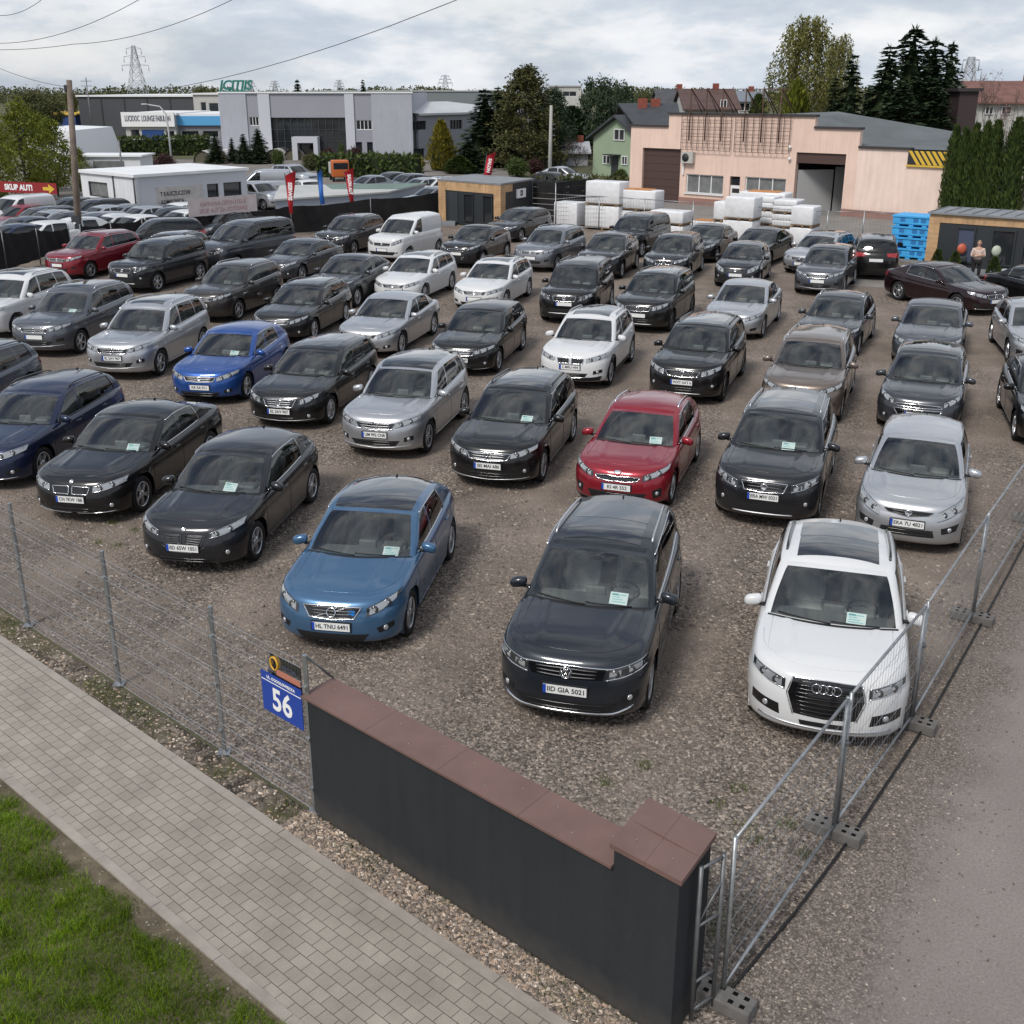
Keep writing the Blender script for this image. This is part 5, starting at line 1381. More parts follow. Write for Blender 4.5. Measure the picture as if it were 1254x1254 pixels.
# ------------------------------------------------------------------ the parked cars
SUV = dict(zn=.92, zc=1.05, zb2=1.13, uc=1.22, uh=1.95, zh=1.56, ur=4.05, zr=1.56, rb=4.33, nose=.85)
WAG = dict(L=4.66, W=1.82, H=1.48, wb=2.72, fo=.88, R=.33, zs=.20, zn=.78, uc=1.25, zc=.93, zb2=1.00, uh=2.06, zh=1.39, pk=2.7, ur=4.15, zr=1.38, rb=4.46, B=2.46, C=3.42, D=4.02, nose=.9)
HAT = dict(L=4.32, W=1.79, H=1.46, wb=2.62, fo=.86, R=.325, zs=.20, zn=.78, uc=1.18, zc=.92, zb2=1.02, uh=1.98, zh=1.38, pk=2.5, ur=3.72, zr=1.34, rb=4.10, B=2.36, C=3.25, D=3.5, quarter=False)
SED = dict(L=4.74, W=1.83, H=1.45, wb=2.78, fo=.88, R=.335, zs=.20, zn=.77, uc=1.27, zc=.92, zb2=1.0, uh=2.10, zh=1.37, pk=2.7, ur=3.52, zr=1.335, rb=4.12, B=2.48, C=3.42, D=3.7, quarter=False, nose=.95)
def S(base, **k): d = dict(base); d.update(k); return spec(**d)
SPECS = {
 'tiguan': S(SUV, style='vw', rails='satin', pano='panel'),
 'coupe': S(HAT, style='volvo', L=4.37, W=1.80, H=1.44, wb=2.65, zn=.77, uc=1.20, uh=2.0, zh=1.37, ur=3.70, zr=1.31, rb=4.10, pano='all', double=True),
 'compact': S(SUV, style='audi', L=4.39, W=1.83, H=1.59, wb=2.60, fo=.88, zn=.91, zc=1.00, zb2=1.08, zh=1.50, ur=3.78, zr=1.46, rb=4.20, B=2.38, C=3.28, D=3.75, pano='panel', rails='gloss_black', trim='black'),
 'ceed': S(HAT, style='kia', rails='chrome', H=1.48, spokes=7, double=False),
 'mpv': S(HAT, style='mpv', L=4.10, W=1.72, H=1.54, wb=2.55, fo=.80, zn=.84, zc=1.0, zb2=1.05, uc=1.02, uh=1.85, zh=1.47, ur=3.6, zr=1.45, rb=3.93, B=2.25, C=3.1, D=3.4, bow=.24, trim='black', bf=.92),
 'tourer': S(WAG, style='bmw', H=1.50, rails='gloss_black', trim='black', double=True),
 'fast': S(SED, style='bmw', H=1.45, ur=3.45, rb=4.35, zb2=1.02),
 'hatch3': S(HAT, style='kidney', L=4.40, wb=2.66, pano=None),
 'bold': S(SUV, spokes=5, double=False,  style='bold', L=4.45, H=1.62, rails='satin', pano='panel', wb=2.66),
 'wide': S(WAG, spokes=6, double=True,  style='wide', L=4.60, H=1.54, zn=.82, zc=.97, zh=1.45, zr=1.46, pano='panel', rails='gloss_black', wb=2.68, rb=4.38, ur=4.02, D=3.9),
 'cross': S(SUV, style='wide', L=4.42, H=1.60, W=1.81, zn=.88, zc=1.0, zb2=1.08, zh=1.5, zr=1.49, ur=3.9, rb=4.25, D=3.82, pano='all', wb=2.64),
 'merc': S(WAG, spokes=9, double=False,  style='merc', L=4.60, wb=2.72, pano='panel', trim='black'),
 'hatchb': S(HAT, spokes=6, double=False,  style='plain', L=4.36, wb=2.64),
 'bigsuv': S(SUV, spokes=5, double=False,  style='wide', L=4.70, W=1.87, H=1.70, wb=2.75, zn=.93, rails='satin', pano='small', ur=4.25, rb=4.52, D=4.15, C=3.5),
 'offroad': S(SUV, style='bmw', L=4.44, W=1.82, H=1.58, wb=2.68, zn=.88, zc=1.0, zb2=1.08, zh=1.49, zr=1.48, ur=3.9, rb=4.25, D=3.85, clad=True, rails='satin', pano='panel', trim='black', double=True),
 'diamond': S(SUV, spokes=5, double=False, rim='rim_dark',  style='diamond', L=4.45, H=1.62, rails='gloss_black', pano='panel', wb=2.66, trim='black'),
 'chev': S(HAT, style='chevron', L=4.33, W=1.80, H=1.50, zn=.80, zh=1.42, zr=1.4, pano='small', uc=1.12, ur=3.75),
 'estate': S(WAG, spokes=8, double=False,  style='plain', rails='gloss_black', pano='panel'),
 'estate2': S(WAG, style='wide', trim='black'),
 'saloon': S(SED, spokes=7, double=False,  style='plain', trim='black'),
 'saloon2': S(SED, style='kidney', pano=None),
 'suv': S(SUV, spokes=5, double=True,  style='plain', L=4.48, H=1.64, rails='satin'),
 'suv2': S(SUV, style='bmw', L=4.5, H=1.63, rails='gloss_black', trim='black'),
 'boxsuv': S(SUV, style='bold', L=4.55, W=1.86, H=1.74, zn=.99, zc=1.09, zb2=1.14, bow=.13, bowt=.06, uh=1.80, zh=1.64, zr=1.68, ur=4.22, rb=4.36, D=4.1, nose=.6, rails='gloss_black', trim='black', clad=True, R=.36, spokes=6, double=False, tum=.19),
 'coupesuv': S(SUV, style='kia', L=4.50, H=1.58, zn=.90, zc=1.02, zb2=1.14, uh=2.02, zh=1.5, ur=3.55, zr=1.44, rb=4.22, C=3.30, D=3.72, trim='chrome', spokes=10, double=False, tum=.25, clad=True),
 'smallhatch': S(HAT, style='mpv', L=4.02, W=1.74, H=1.49, wb=2.52, fo=.80, zn=.82, zc=.97, zb2=1.04, uc=1.05, uh=1.82, zh=1.42, ur=3.5, zr=1.40, rb=3.84, B=2.22, C=3.05, D=3.3, bow=.2, spokes=7, double=False),
 'vans': spec(style='van', L=4.40, W=1.83, H=1.86, wb=2.72, fo=.86, R=.32, zs=.20, zn=1.0, uc=.98, zc=1.12, zb2=1.13, uh=1.72, zh=1.72, pk=2.3, ur=4.12, zr=1.82, rb=4.28, B=2.15, C=3.2, D=3.9, bf=.72, bow=.2, tum=.14, clad=False, trim='black', panel=True, nose=.7),
 'vand': spec(style='van', L=5.0, W=1.92, H=1.92, wb=3.1, fo=.9, R=.335, zs=.22, zn=1.02, uc=1.02, zc=1.15, zb2=1.17, uh=1.85, zh=1.78, pk=2.6, ur=4.7, zr=1.86, rb=4.86, B=2.45, C=3.75, D=4.5, bf=.75, bow=.2, tum=.17, trim='black', rails='gloss_black', nose=.7),
}
PLATES = ['ERA 7W 882', 'IID GIA 5021', 'ERA TW 4821', 'HL TNU 6491', 'EIN KW 1823', 'UM 992 CNR', 'EL 2AV 907', 'SEI MAI 680', 'W0 F2 021', 'KR 5A 911']
_pl = {}
def plate_mesh(t):
 if t not in _pl: _pl[t] = text_mesh(t, .088, .0006, 'CENTER', .0015, 0, 1.0)
 return _pl[t]
protos = {}; proto_specs = {}
far_protos = {}
def get_proto(key):
 if key not in protos:
  s = SPECS[key]; protos[key] = build_car(s); proto_specs[key] = s
 return protos[key]
roots = {}
LITE = ('steering_wheel', 'rear_view_mirror', 'fog_lamp', 'mirror_glass', 'wiper', 'antenna', 'plate_text', 'cabin_floor')
GROUP = 'used cars parked in rows on the gravel lot'
def heading_for(p): return rad(-104 - .75 * p.x - .17 * (p.y - 15))
def solve_heading(a, rx, wb):
 best = None
 for k in range(0, 1400):
  th = rad(20 + k / 10); X_, Y_ = a.x + wb * math.cos(th), a.y + wb * math.sin(th)
  zc = Y_ * _c + CAM_H * _s; e = abs(627 + CAM_F * X_ / zc - rx)
  if best is None or e < best[0]: best = (e, th)
 return best[1] - PI
def put_car(key, colour, label, fx, fy, rx=None, head=None, side='L', wheel='F', plate=None, roofc=None, group=GROUP, card=False):
 parts = get_proto(key); s = proto_specs[key]
 a = gp(fx, fy)
 h = rad(head) if head is not None else (solve_heading(a, rx, s['wb']) if rx else heading_for(a))
 f = Vector((math.cos(h), math.sin(h), 0)); left = Vector((-f.y, f.x, 0))
 if wheel == 'N': c = a - f * (s['fo'] + s['wb'] / 2)          # middle of the nose
 else:
  c = a - left * (s['W'] / 2 - .06) * (1 if side == 'L' else -1) - f * s['wb'] / 2 * (1 if wheel == 'F' else -1)
 lite = c.y > 31
 src = roots.get((key, False))
 if src is None:
  root, objs = assemble('parked_car', parts, P[colour]); roots[(key, False)] = root
  if lite: pass
 else:
  root = copy_tree(src, skip=LITE if lite else ())
 rf = P[roofc] if roofc else None
 repaint(root, P[colour], rf)
 root.location = c; root.rotation_euler = (0, 0, h)
 for k in ('group',):
  if k in root: del root[k]
 tag(root, label, 'car' if 'van' not in key else 'van', group)
 old = [ch for ch in root.children if ch.name.startswith('number_plate')]
 for ch in old:
  for t in list(ch.children): bpy.data.objects.remove(t)
 if plate == '':
  for ch in old:
   if max(v.co.x for v in ch.data.vertices) > 0: bpy.data.objects.remove(ch)
 elif not lite:
  t = plate or PLATES[(int(fx) * 7 + int(fy)) % len(PLATES)]
  pl_ = next((ch for ch in old if ch.matrix_basis.translation.length < 1e-3 and min(v.co.x for v in ch.data.vertices) > 0), None)
  if pl_ is not None:
   o = link('plate_text', plate_mesh(t), [M['ink']], pl_); o.location = s['plate_at']; o.rotation_euler = (PI / 2, 0, PI / 2)
   w = o.dimensions.x if o.dimensions.x > 0 else .5
   xs = [v.co.x for v in o.data.vertices]; o.scale.x = min(1, .44 / (max(xs) - min(xs)))
 if card:
  mb = MB(); mb.box(-.0015, .0015, -.115, .115, 0, .165, 0)
  for q in range(4): mb.box(.0014, .0022, -.09, .09 - .04 * (q % 3), .03 + q * .032, .042 + q * .032, 1)
  mb.box(.0014, .0022, -.095, -.01, .12, .15, 1)
  k = mb.build('price_card', [M['card'], M['card_b']])
  d = Vector(s['dash_at']); jr = random.Random(label); d.y += jr.uniform(-.16, .14); d.x += jr.uniform(-.04, .03); k.location = c + f * d.x + left * d.y + Vector((0, 0, d.z)); k.rotation_euler = (0, rad(jr.uniform(-60, -44)), h + jr.uniform(-.16, .16))
  tag(k, 'paper price card behind the windscreen of the ' + card, 'price card', 'price cards on dashboards')
 return root
put_car('tiguan', 'navy_grey', 'dark blue-grey SUV with chrome grille strip parked behind the boundary wall', 792.7, 864, 826, plate='IID GIA 5021', card='dark blue-grey SUV behind the wall')
put_car('coupe', 'blue', 'metallic light blue hatchback with black roof near the number sign', 501.6, 775.6, 551, plate='HL TNU 6491', card='light blue hatchback', roofc=None)
put_car('compact', 'white', 'white compact SUV with four-ring badge behind the temporary fence', 1004, 924, None, -107, wheel='N', plate='', card='white SUV at the temporary fence')
put_car('hatch3', 'charcoal', 'charcoal hatchback with twin grille and chrome window line, left of the light blue hatchback', 315, 684.5, 382.5, plate='IID 6SW 1051', card='charcoal hatchback')
put_car('fast', 'black', 'black fastback saloon with chrome-framed twin grille, front row left', 176, 626, 258, plate='CN 7KW 1BB', card='black fastback saloon')
put_car('tourer', 'navy', 'dark navy estate with black roof rails at the left end of the front row', 55, 587, None, -99, plate='W0 F2 021')
put_car('tourer', 'bluegrey', 'navy estate cut by the left frame edge, only its tail in view', 38, 490, None, -98, wheel='R')
put_car('mpv', 'silver', 'silver minivan with round front behind the temporary fence', 1172, 668, 1178, plate='ERA 7U 4821')
put_car('bold', 'charcoal', 'dark grey SUV with silver roof rails between red hatchback and silver minivan', 1000, 636, 1017, plate='ERA MW 0321', card='dark grey SUV beside the red hatchback')
put_car('ceed', 'red', 'bright red hatchback with roof rails behind the dark blue-grey SUV', 821, 616.5, 851.7, plate='KI 4R 552', card='red hatchback')
put_car('wide', 'black', 'black estate with black sunroof and chrome-framed grille, left of the red hatchback', 664, 588.6, 700.5, plate='SEI MAI 680', card='black estate beside the red hatchback')
put_car('cross', 'silver', 'silver-grey crossover with black roof, left of the black estate', 524.4, 553, 567.7, plate='UM 992 CNR')
put_car('merc', 'black', 'black estate with chrome grille bars between blue hatchback and silver-grey crossover', 405, 518, 455, plate='EL 2AV 907')
put_car('hatchb', 'royal', 'bright royal blue hatchback, second in its row from the silver SUV', 303, 488, 350, plate='KR 5A 911', card='royal blue hatchback')
put_car('bigsuv', 'silver', 'large silver SUV with open-looking sunroof, left of the royal blue hatchback', 197.6, 459, 249, plate='EL 2AV 907')
put_car('bigsuv', 'slate', 'slate grey SUV with wide chrome grille, left of the large silver SUV', 100.5, 432.5, 158, card='slate grey SUV left of the silver SUV')
put_car('bigsuv', 'white', 'white SUV cut by the left frame edge beside the slate grey SUV', 21.8, 411, None, -100)
put_car('chev', 'graphite', 'dark grey hatchback with double chrome chevron grille, right column', 1172, 527.5, 1179, plate='EIN KW 1823')
put_car('suv', 'brown', 'bronze brown SUV between black SUV and dark grey chevron hatchback', 1028, 514, 1042)
put_car('diamond', 'black', 'black SUV with diamond badge, left of the bronze brown SUV', 885, 490, 908, plate='WXT AAT 6')
put_car('offroad', 'white', 'white SUV with black lower cladding and twin grille in the middle of the lot', 746.7, 471, 772.5, plate='L MRU 494')
put_car('estate2', 'black', 'black estate in front of the second white estate, middle of the lot', 610, 455, 639.5)
put_car('saloon', 'silver', 'silver saloon in front of the first white estate', 492, 434, 531, plate='')
put_car('estate', 'black', 'black estate left of the silver saloon', 385, 416, 424)
put_car('suv', 'umber', 'dark brown-grey SUV behind the large silver SUV', 293, 392, 340)
put_car('boxsuv', 'charcoal', 'charcoal SUV beside the dark brown-grey SUV, pale headlights', 194, 357, 246)
put_car('suv', 'darkred', 'dark red SUV beside the wooden pole', 112, 341, 166)
put_car('estate', 'graphite', 'grey estate between dark red SUV and dark van, mostly hidden', 208, 336, 250)
put_car('vand', 'graphite', 'dark grey passenger van with roof rails, tallest at the left', 290, 333, 352)
put_car('saloon2', 'graphite', 'dark grey saloon right of the dark passenger van', 370, 345, 412)
put_car('coupesuv', 'graphite', 'grey SUV left of the first white estate', 437.6, 375.7, 474)
put_car('suv2', 'charcoal', 'dark SUV between dark passenger van and white panel van', 433.6, 313, 466)
put_car('vans', 'white', 'white panel van with black bumper in the back row', 500.6, 320, 537, group=GROUP)
put_car('estate', 'white', 'white estate with dark roof panel behind the silver saloon', 520, 370, 553)
put_car('estate', 'white', 'white estate with dark roof panel right of the other white estate', 619, 379, 647)
put_car('coupesuv', 'black', 'black SUV right of the white panel van', 591, 327, 620.5)
put_car('estate2', 'charcoal', 'dark estate parked right in front of the timber office container', 638, 296, 668)
put_car('suv', 'steel', 'silver-grey SUV in the back row before the white stacks', 682, 332, 712)
put_car('coupesuv', 'charcoal', 'dark grey SUV right of the silver-grey SUV', 761, 340.5, 779)
put_car('boxsuv', 'charcoal', 'dark SUV nearest the tall white stacks', 785.6, 315, 815)
put_car('boxsuv', 'black', 'black SUV behind the white cladded SUV', 729, 394, 748)
put_car('diamond', 'black', 'black SUV with chrome grille right behind the white cladded SUV', 821, 405, 846)
put_car('saloon', 'silver', 'small silver saloon in the middle column', 933, 413, 952)
put_car('suv2', 'charcoal', 'dark SUV in front of the low white stack', 843, 344, 858.5)
put_car('smallhatch', 'charcoal', 'dark hatchback in front of the tall white stacks', 929, 352, 941)
put_car('saloon2', 'black', 'black saloon right behind the dark hatchback', 877, 321, 898)
put_car('fast', 'black', 'black fastback beside the white stacks', 941, 327, 965)
put_car('estate', 'silver', 'silver estate with blue reflections by the wire fence', 1012, 336, 1041)
put_car('cross', 'slate', 'grey SUV in front of the silver estate by the wire fence', 1032, 361, 1045)
put_car('ceed', 'graphite', 'dark grey hatchback behind the bronze brown SUV', 1049.6, 435, 1067)
put_car('saloon', 'slate', 'grey saloon behind the dark grey chevron hatchback', 1173, 447, 1179)
put_car('fast', 'maroon', 'dark maroon saloon parked crosswise before the right container', 1170, 384, None, -66, side='R', wheel='F')
put_car('saloon2', 'black', 'black saloon cut by the right frame edge near the container', 1221, 372, None, -64, side='R', wheel='R')
put_car('suv2', 'black', 'black SUV seen from behind before the blue crates', 1097, 341, None, 74, side='R', wheel='R')
put_car('ceed', 'silver', 'silver hatchback cut by the right frame edge', 1233, 443, None, -103, side='R', wheel='F')
put_car('hatch3', 'black', 'black car at the right frame edge behind the fence', 1241, 538, None, -106, side='R', wheel='F')
put_car('smallhatch', 'black', 'small black hatchback beside the black mesh fence gap', 268, 300, None, -118)
# ------------------------------------------------------------------ trees and plants
M['spruce'] = leaf_mat('spruce_leaf', (.020, .038, .020), (.058, .085, .040), .6, .12)
M['pine'] = leaf_mat('pine_leaf', (.034, .040, .014), (.105, .10, .034), .6, .15)
M['thuja'] = leaf_mat('thuja_leaf', (.022, .045, .010), (.075, .10, .022), .6, .15)
M['birch'] = leaf_mat('birch_leaf', (.11, .11, .03), (.25, .24, .08), .6, .35)
M['bright'] = leaf_mat('bright_leaf', (.07, .10, .012), (.22, .23, .03), .6, .35)
M['golden'] = leaf_mat('golden_leaf', (.10, .095, .012), (.27, .22, .03), .6, .25)
M['hedge'] = leaf_mat('hedge_leaf', (.028, .05, .012), (.085, .11, .025), .6, .15)
M['red_leaf'] = leaf_mat('red_leaf', (.030, .014, .014), (.09, .04, .038), .6, .2)
M['pink_leaf'] = leaf_mat('pink_leaf', (.14, .085, .075), (.30, .19, .17), .6, .3)
M['olive'] = leaf_mat('olive_leaf', (.045, .055, .02), (.12, .12, .045), .6, .2)
M['bark'] = simple('bark', (.075, .06, .048), .95, var=.4, scale=5, bump=.6, bscale=20)
M['birch_bark'] = simple('birch_bark', (.35, .33, .30), .9, var=.5, scale=4)
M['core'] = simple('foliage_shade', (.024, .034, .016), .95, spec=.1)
def card(mb, p, d, n, L_, W_):
 d = d.normalized(); s = d.cross(n); s = s.normalized() if s.length > 1e-4 else d.orthogonal().normalized()
 o = len(mb.v); q = p + d * L_ * .45
 mb.v += [tuple(p), tuple(q + s * W_ / 2), tuple(p + d * L_), tuple(q - s * W_ / 2)]
 mb.f.append((o, o + 1, o + 2, o + 3)); mb.m.append(0); mb.s.append(False)
def rvec(rg):
 while True:
  v = Vector((rg.uniform(-1, 1), rg.uniform(-1, 1), rg.uniform(-1, 1)))
  if .05 < v.length < 1: return v.normalized()
tree_cache = {}
def spruce_mesh(seed, h=10, r=2.3, droop=.35, wh=38, power=.9, loose=.0, low=.05):
 rg = random.Random(seed); mb = MB()
 for i in range(wh):
  t = low + (1 - low) * (i + rg.uniform(-.3, .3)) / wh; z = h * t
  R_ = r * (1 - t) ** power + .12
  nb = 7 + int(5 * (1 - t))
  for k in range(nb):
   a = rg.uniform(0, 2 * PI); L_ = R_ * rg.uniform(.62, 1.12) * (1 + loose * rg.uniform(-.6, .6)); d = Vector((math.cos(a), math.sin(a), 0))
   m = max(3, int(L_ / .24))
   for q in range(m):
    f = (q + 1) / m; p = Vector((0, 0, z)) + d * L_ * f + Vector((0, 0, -droop * L_ * f * f + .12 * L_ * f))
    for w in range(3):
     sd = d + Vector((-d.y, d.x, 0)) * rg.uniform(-1.2, 1.2) + Vector((0, 0, rg.uniform(-.6, .3)))
     card(mb, p - sd * .1, sd, Vector((0, 0, 1)) + rvec(rg) * .5, rg.uniform(.4, .8) * (.65 + .5 * (1 - t)), rg.uniform(.2, .4))
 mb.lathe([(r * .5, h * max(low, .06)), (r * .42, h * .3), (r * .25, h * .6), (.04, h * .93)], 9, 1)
 for k in range(10): card(mb, Vector((0, 0, h * .94 + k * .03)), rvec(rg) * .5 + Vector((0, 0, 1)), rvec(rg), .5, .07)
 return mb
def trunk_mesh(h, r, bend=.0, n=7, top=.1):
 mb = MB(); mb.tube([(bend * math.sin(t * 2) * h * .05, bend * .03 * h * t, h * t) for t in (0, .2, .4, .6, .8, 1)], [r * lerp(1, top, t) for t in (0, .2, .4, .6, .8, 1)], n)
 return mb
def clump_mesh(seed, fn, ncl, nleaf, spread, size, droop=0, up=0):
 """leaf cards gathered in clumps; fn gives a clump centre"""
 rg = random.Random(seed); mb = MB()
 for c in range(ncl):
  p0 = fn(rg); sp = spread * rg.uniform(.6, 1.3)
  for k in range(nleaf):
   o = Vector((rg.gauss(0, sp), rg.gauss(0, sp), rg.gauss(0, sp * .8)))
   d = rvec(rg) + Vector((0, 0, -droop + up)); card(mb, p0 + o + Vector((0, 0, -droop * abs(rg.gauss(0, sp)) * 1.5)), d, rvec(rg), size * rg.uniform(.6, 1.4), size * rg.uniform(.35, .7))
 return mb
def limbs(mb, seed, h, r0, n, reach, z0=.3):
 rg = random.Random(seed)
 for k in range(n):
  z = h * rg.uniform(z0, .85); a = rg.uniform(0, 2 * PI); L_ = reach * rg.uniform(.5, 1) * (1.15 - z / h)
  p = Vector((0, 0, z)); d = Vector((math.cos(a), math.sin(a), rg.uniform(.4, 1.1)))
  mb.tube([p, p + d * L_ * .5, p + d * L_ + Vector((0, 0, .15 * L_))], [r0 * .5, r0 * .3, r0 * .08], 5)
def ell(rx, ry, rz, zc, pw=.55):
 def f(rg):
  v = rvec(rg) * rg.uniform(.25, 1) ** pw; return Vector((v.x * rx, v.y * ry, zc + v.z * rz))
 return f
def make_tree(key):
 if key in tree_cache: return tree_cache[key]
 k = key.split('#')[0]; sd = hash_(key)
 if k == 'spruce': c, t, m, b = spruce_mesh(sd), trunk_mesh(9.6, .16), 'spruce', 'bark'
 elif k == 'slim': c, t, m, b = spruce_mesh(sd, 10, 1.7, .30, 34, .85), trunk_mesh(9.6, .14), 'spruce', 'bark'
 elif k == 'oldspruce': c, t, m, b = spruce_mesh(sd, 10, 2.5, .55, 36, .7, .5), trunk_mesh(9.6, .17), 'spruce', 'bark'
 elif k == 'pine':
  def fn(rg):
   z = rg.uniform(.8, 9.7); R_ = (3.3 * (1 - z / 10.3) ** .75 + .15) * rg.uniform(.2, 1.1) ** .6; a = rg.uniform(0, 2 * PI); return Vector((R_ * math.cos(a), R_ * math.sin(a), z - .12 * R_))
  c = clump_mesh(sd, fn, 260, 46, .27, .27, 0, .3); t = trunk_mesh(9.6, .2); m, b = 'pine', 'bark'
 elif k == 'roundpine':
  c = clump_mesh(sd, ell(3.4, 3.0, 3.6, 6.2), 70, 60, .42, .42, 0, .3); t = trunk_mesh(8, .22); limbs(t, sd, 8, .2, 14, 3.2); m, b = 'spruce', 'bark'
 elif k == 'birch':
  def fn(rg):
   z = rg.uniform(2.0, 10); R_ = 2.7 * math.sin(clamp((z - .6) / 10, 0, 1) * PI) ** .6 * rg.uniform(.25, 1); a = rg.uniform(0, 2 * PI); return Vector((R_ * math.cos(a), R_ * math.sin(a), z))
  rg = random.Random(sd); c = MB()
  for q in range(560):
   p = fn(rg); n_ = rg.randint(16, 32); L_ = rg.uniform(.7, 2.0)
   for w in range(n_): card(c, p + Vector((rg.gauss(0, .09), rg.gauss(0, .09), -L_ * w / n_)), rvec(rg) + Vector((0, 0, -.9)), rvec(rg), rg.uniform(.16, .30), rg.uniform(.07, .13))
  t = trunk_mesh(9.4, .15, .6); limbs(t, sd, 9, .12, 26, 2.6, .2); m, b = 'birch', 'birch_bark'
 elif k == 'column':
  rg = random.Random(sd); c = MB()
  for q in range(2600):
   z = rg.uniform(0, 1); R_ = .9 * (1 - z ** 4) ** .75 * (.8 + .2 * min(1, z * 5)) * rg.uniform(.78, 1.06); a = rg.uniform(0, 2 * PI)
   R_ *= 1 + .14 * math.sin(5 * a + 9 * z) ; d = Vector((math.cos(a) * .35, math.sin(a) * .35, 1)) + rvec(rg) * .35
   card(c, Vector((R_ * math.cos(a), R_ * math.sin(a), z * 9.6)), d, Vector((math.cos(a), math.sin(a), 0)) + rvec(rg) * .6, rg.uniform(.35, .7), rg.uniform(.10, .2))
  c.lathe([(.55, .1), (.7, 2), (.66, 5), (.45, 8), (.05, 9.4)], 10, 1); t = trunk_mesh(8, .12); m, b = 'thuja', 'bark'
 elif k in ('golden', 'fatthuja'):
  rg = random.Random(sd); c = MB()
  for q in range(2600):
   z = rg.uniform(0, 1) ** .9; R_ = 2.6 * (1 - z ** 1.7) ** .75 * (.75 + .25 * min(1, z * 4)) * rg.uniform(.72, 1.08); a = rg.uniform(0, 2 * PI)
   R_ *= 1 + .16 * math.sin(4 * a + 7 * z) + .1 * math.sin(9 * a - 5 * z); d = Vector((math.cos(a) * .6, math.sin(a) * .6, 1)) + rvec(rg) * .4
   card(c, Vector((R_ * math.cos(a), R_ * math.sin(a), z * 9.4)), d, Vector((math.cos(a), math.sin(a), 0)) + rvec(rg) * .7, rg.uniform(.5, 1.0), rg.uniform(.2, .4))
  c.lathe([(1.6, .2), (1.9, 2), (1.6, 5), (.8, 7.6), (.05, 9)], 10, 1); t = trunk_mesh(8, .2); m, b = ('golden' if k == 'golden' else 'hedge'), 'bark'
 elif k == 'leafy':
  c = clump_mesh(sd, ell(3.2, 3.0, 3.4, 6.0, .45), 110, 46, .55, .42); t = trunk_mesh(7, .2); limbs(t, sd, 7.5, .17, 18, 3); m, b = 'olive', 'bark'
 elif k == 'spring':
  def fn(rg):
   z = rg.uniform(1.0, 9.6); R_ = 3.2 * (1 - abs(z - 4.5) / 6.2) * rg.uniform(.15, 1) ** .6; a = rg.uniform(0, 2 * PI); return Vector((R_ * math.cos(a), R_ * math.sin(a), z))
  c = clump_mesh(sd, fn, 150, 34, .40, .32, 0, .3); t = trunk_mesh(9, .16, .5); limbs(t, sd, 9, .12, 30, 3.4, .12); m, b = 'bright', 'bark'
 elif k == 'bush':
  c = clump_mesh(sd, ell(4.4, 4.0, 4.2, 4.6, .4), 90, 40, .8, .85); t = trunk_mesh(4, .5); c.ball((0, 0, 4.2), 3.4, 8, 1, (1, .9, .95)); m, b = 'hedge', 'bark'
 elif k == 'bare':
  rg = random.Random(sd); c = MB(); t = trunk_mesh(3, .16)
  def br(p, d, L_, r, lv):
   e = p + d * L_; t.tube([p, p + d * L_ * .5 + rvec(rg) * L_ * .06, e], [r, r * .8, r * .55], 4)
   if lv < 4:
    for q in range(3 if lv < 3 else 2): br(e if q else p + d * L_ * .7, (d + rvec(rg) * .75 + Vector((0, 0, .12))).normalized(), L_ * rg.uniform(.6, .85), r * .55, lv + 1)
   else:
    for q in range(7): card(c, e + rvec(rg) * .3, rvec(rg), rvec(rg), .2, .12)
  for q in range(6): br(Vector((0, 0, rg.uniform(1.2, 2.8))), (rvec(rg) * .9 + Vector((0, 0, .8))).normalized(), 2.0, .08, 1)
  m, b = 'pink_leaf', 'bark'
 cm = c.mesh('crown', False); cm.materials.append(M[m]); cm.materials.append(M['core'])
 tm = t.mesh('trunk'); tm.materials.append(M[b])
 tree_cache[key] = (cm, tm); return tree_cache[key]
def hash_(s): return sum((i + 1) * ord(ch) for i, ch in enumerate(s))
def tree(name, key, px, ytop, Y, label, cat='tree', group=None, wpx=None, mat=None, base=None):
 """stands at distance Y; its top reaches the given place of the photo; wpx: crown width in photo pixels"""
 cm, tm = make_tree(key)
 top = at_y(px, ytop, Y); h = top.z
 r = empty(name, (top.x, Y, 0), (hash_(label) % 63) / 10); tag(r, label, cat, group)
 sz = max(v.co.z for v in cm.vertices); sx = max(abs(v.co.x) for v in cm.vertices)
 k = h / sz; kx = k if not wpx else (wpx / 2 * Y / 1420) / sx
 for nm, me in (('crown', cm), ('trunk', tm)):
  o = bpy.data.objects.new(nm, me); col.objects.link(o); o.parent = r; o.scale = (kx, kx, k)
  if mat and nm == 'crown': o.material_slots[0].link = 'OBJECT'; o.material_slots[0].material = M[mat]
 return r
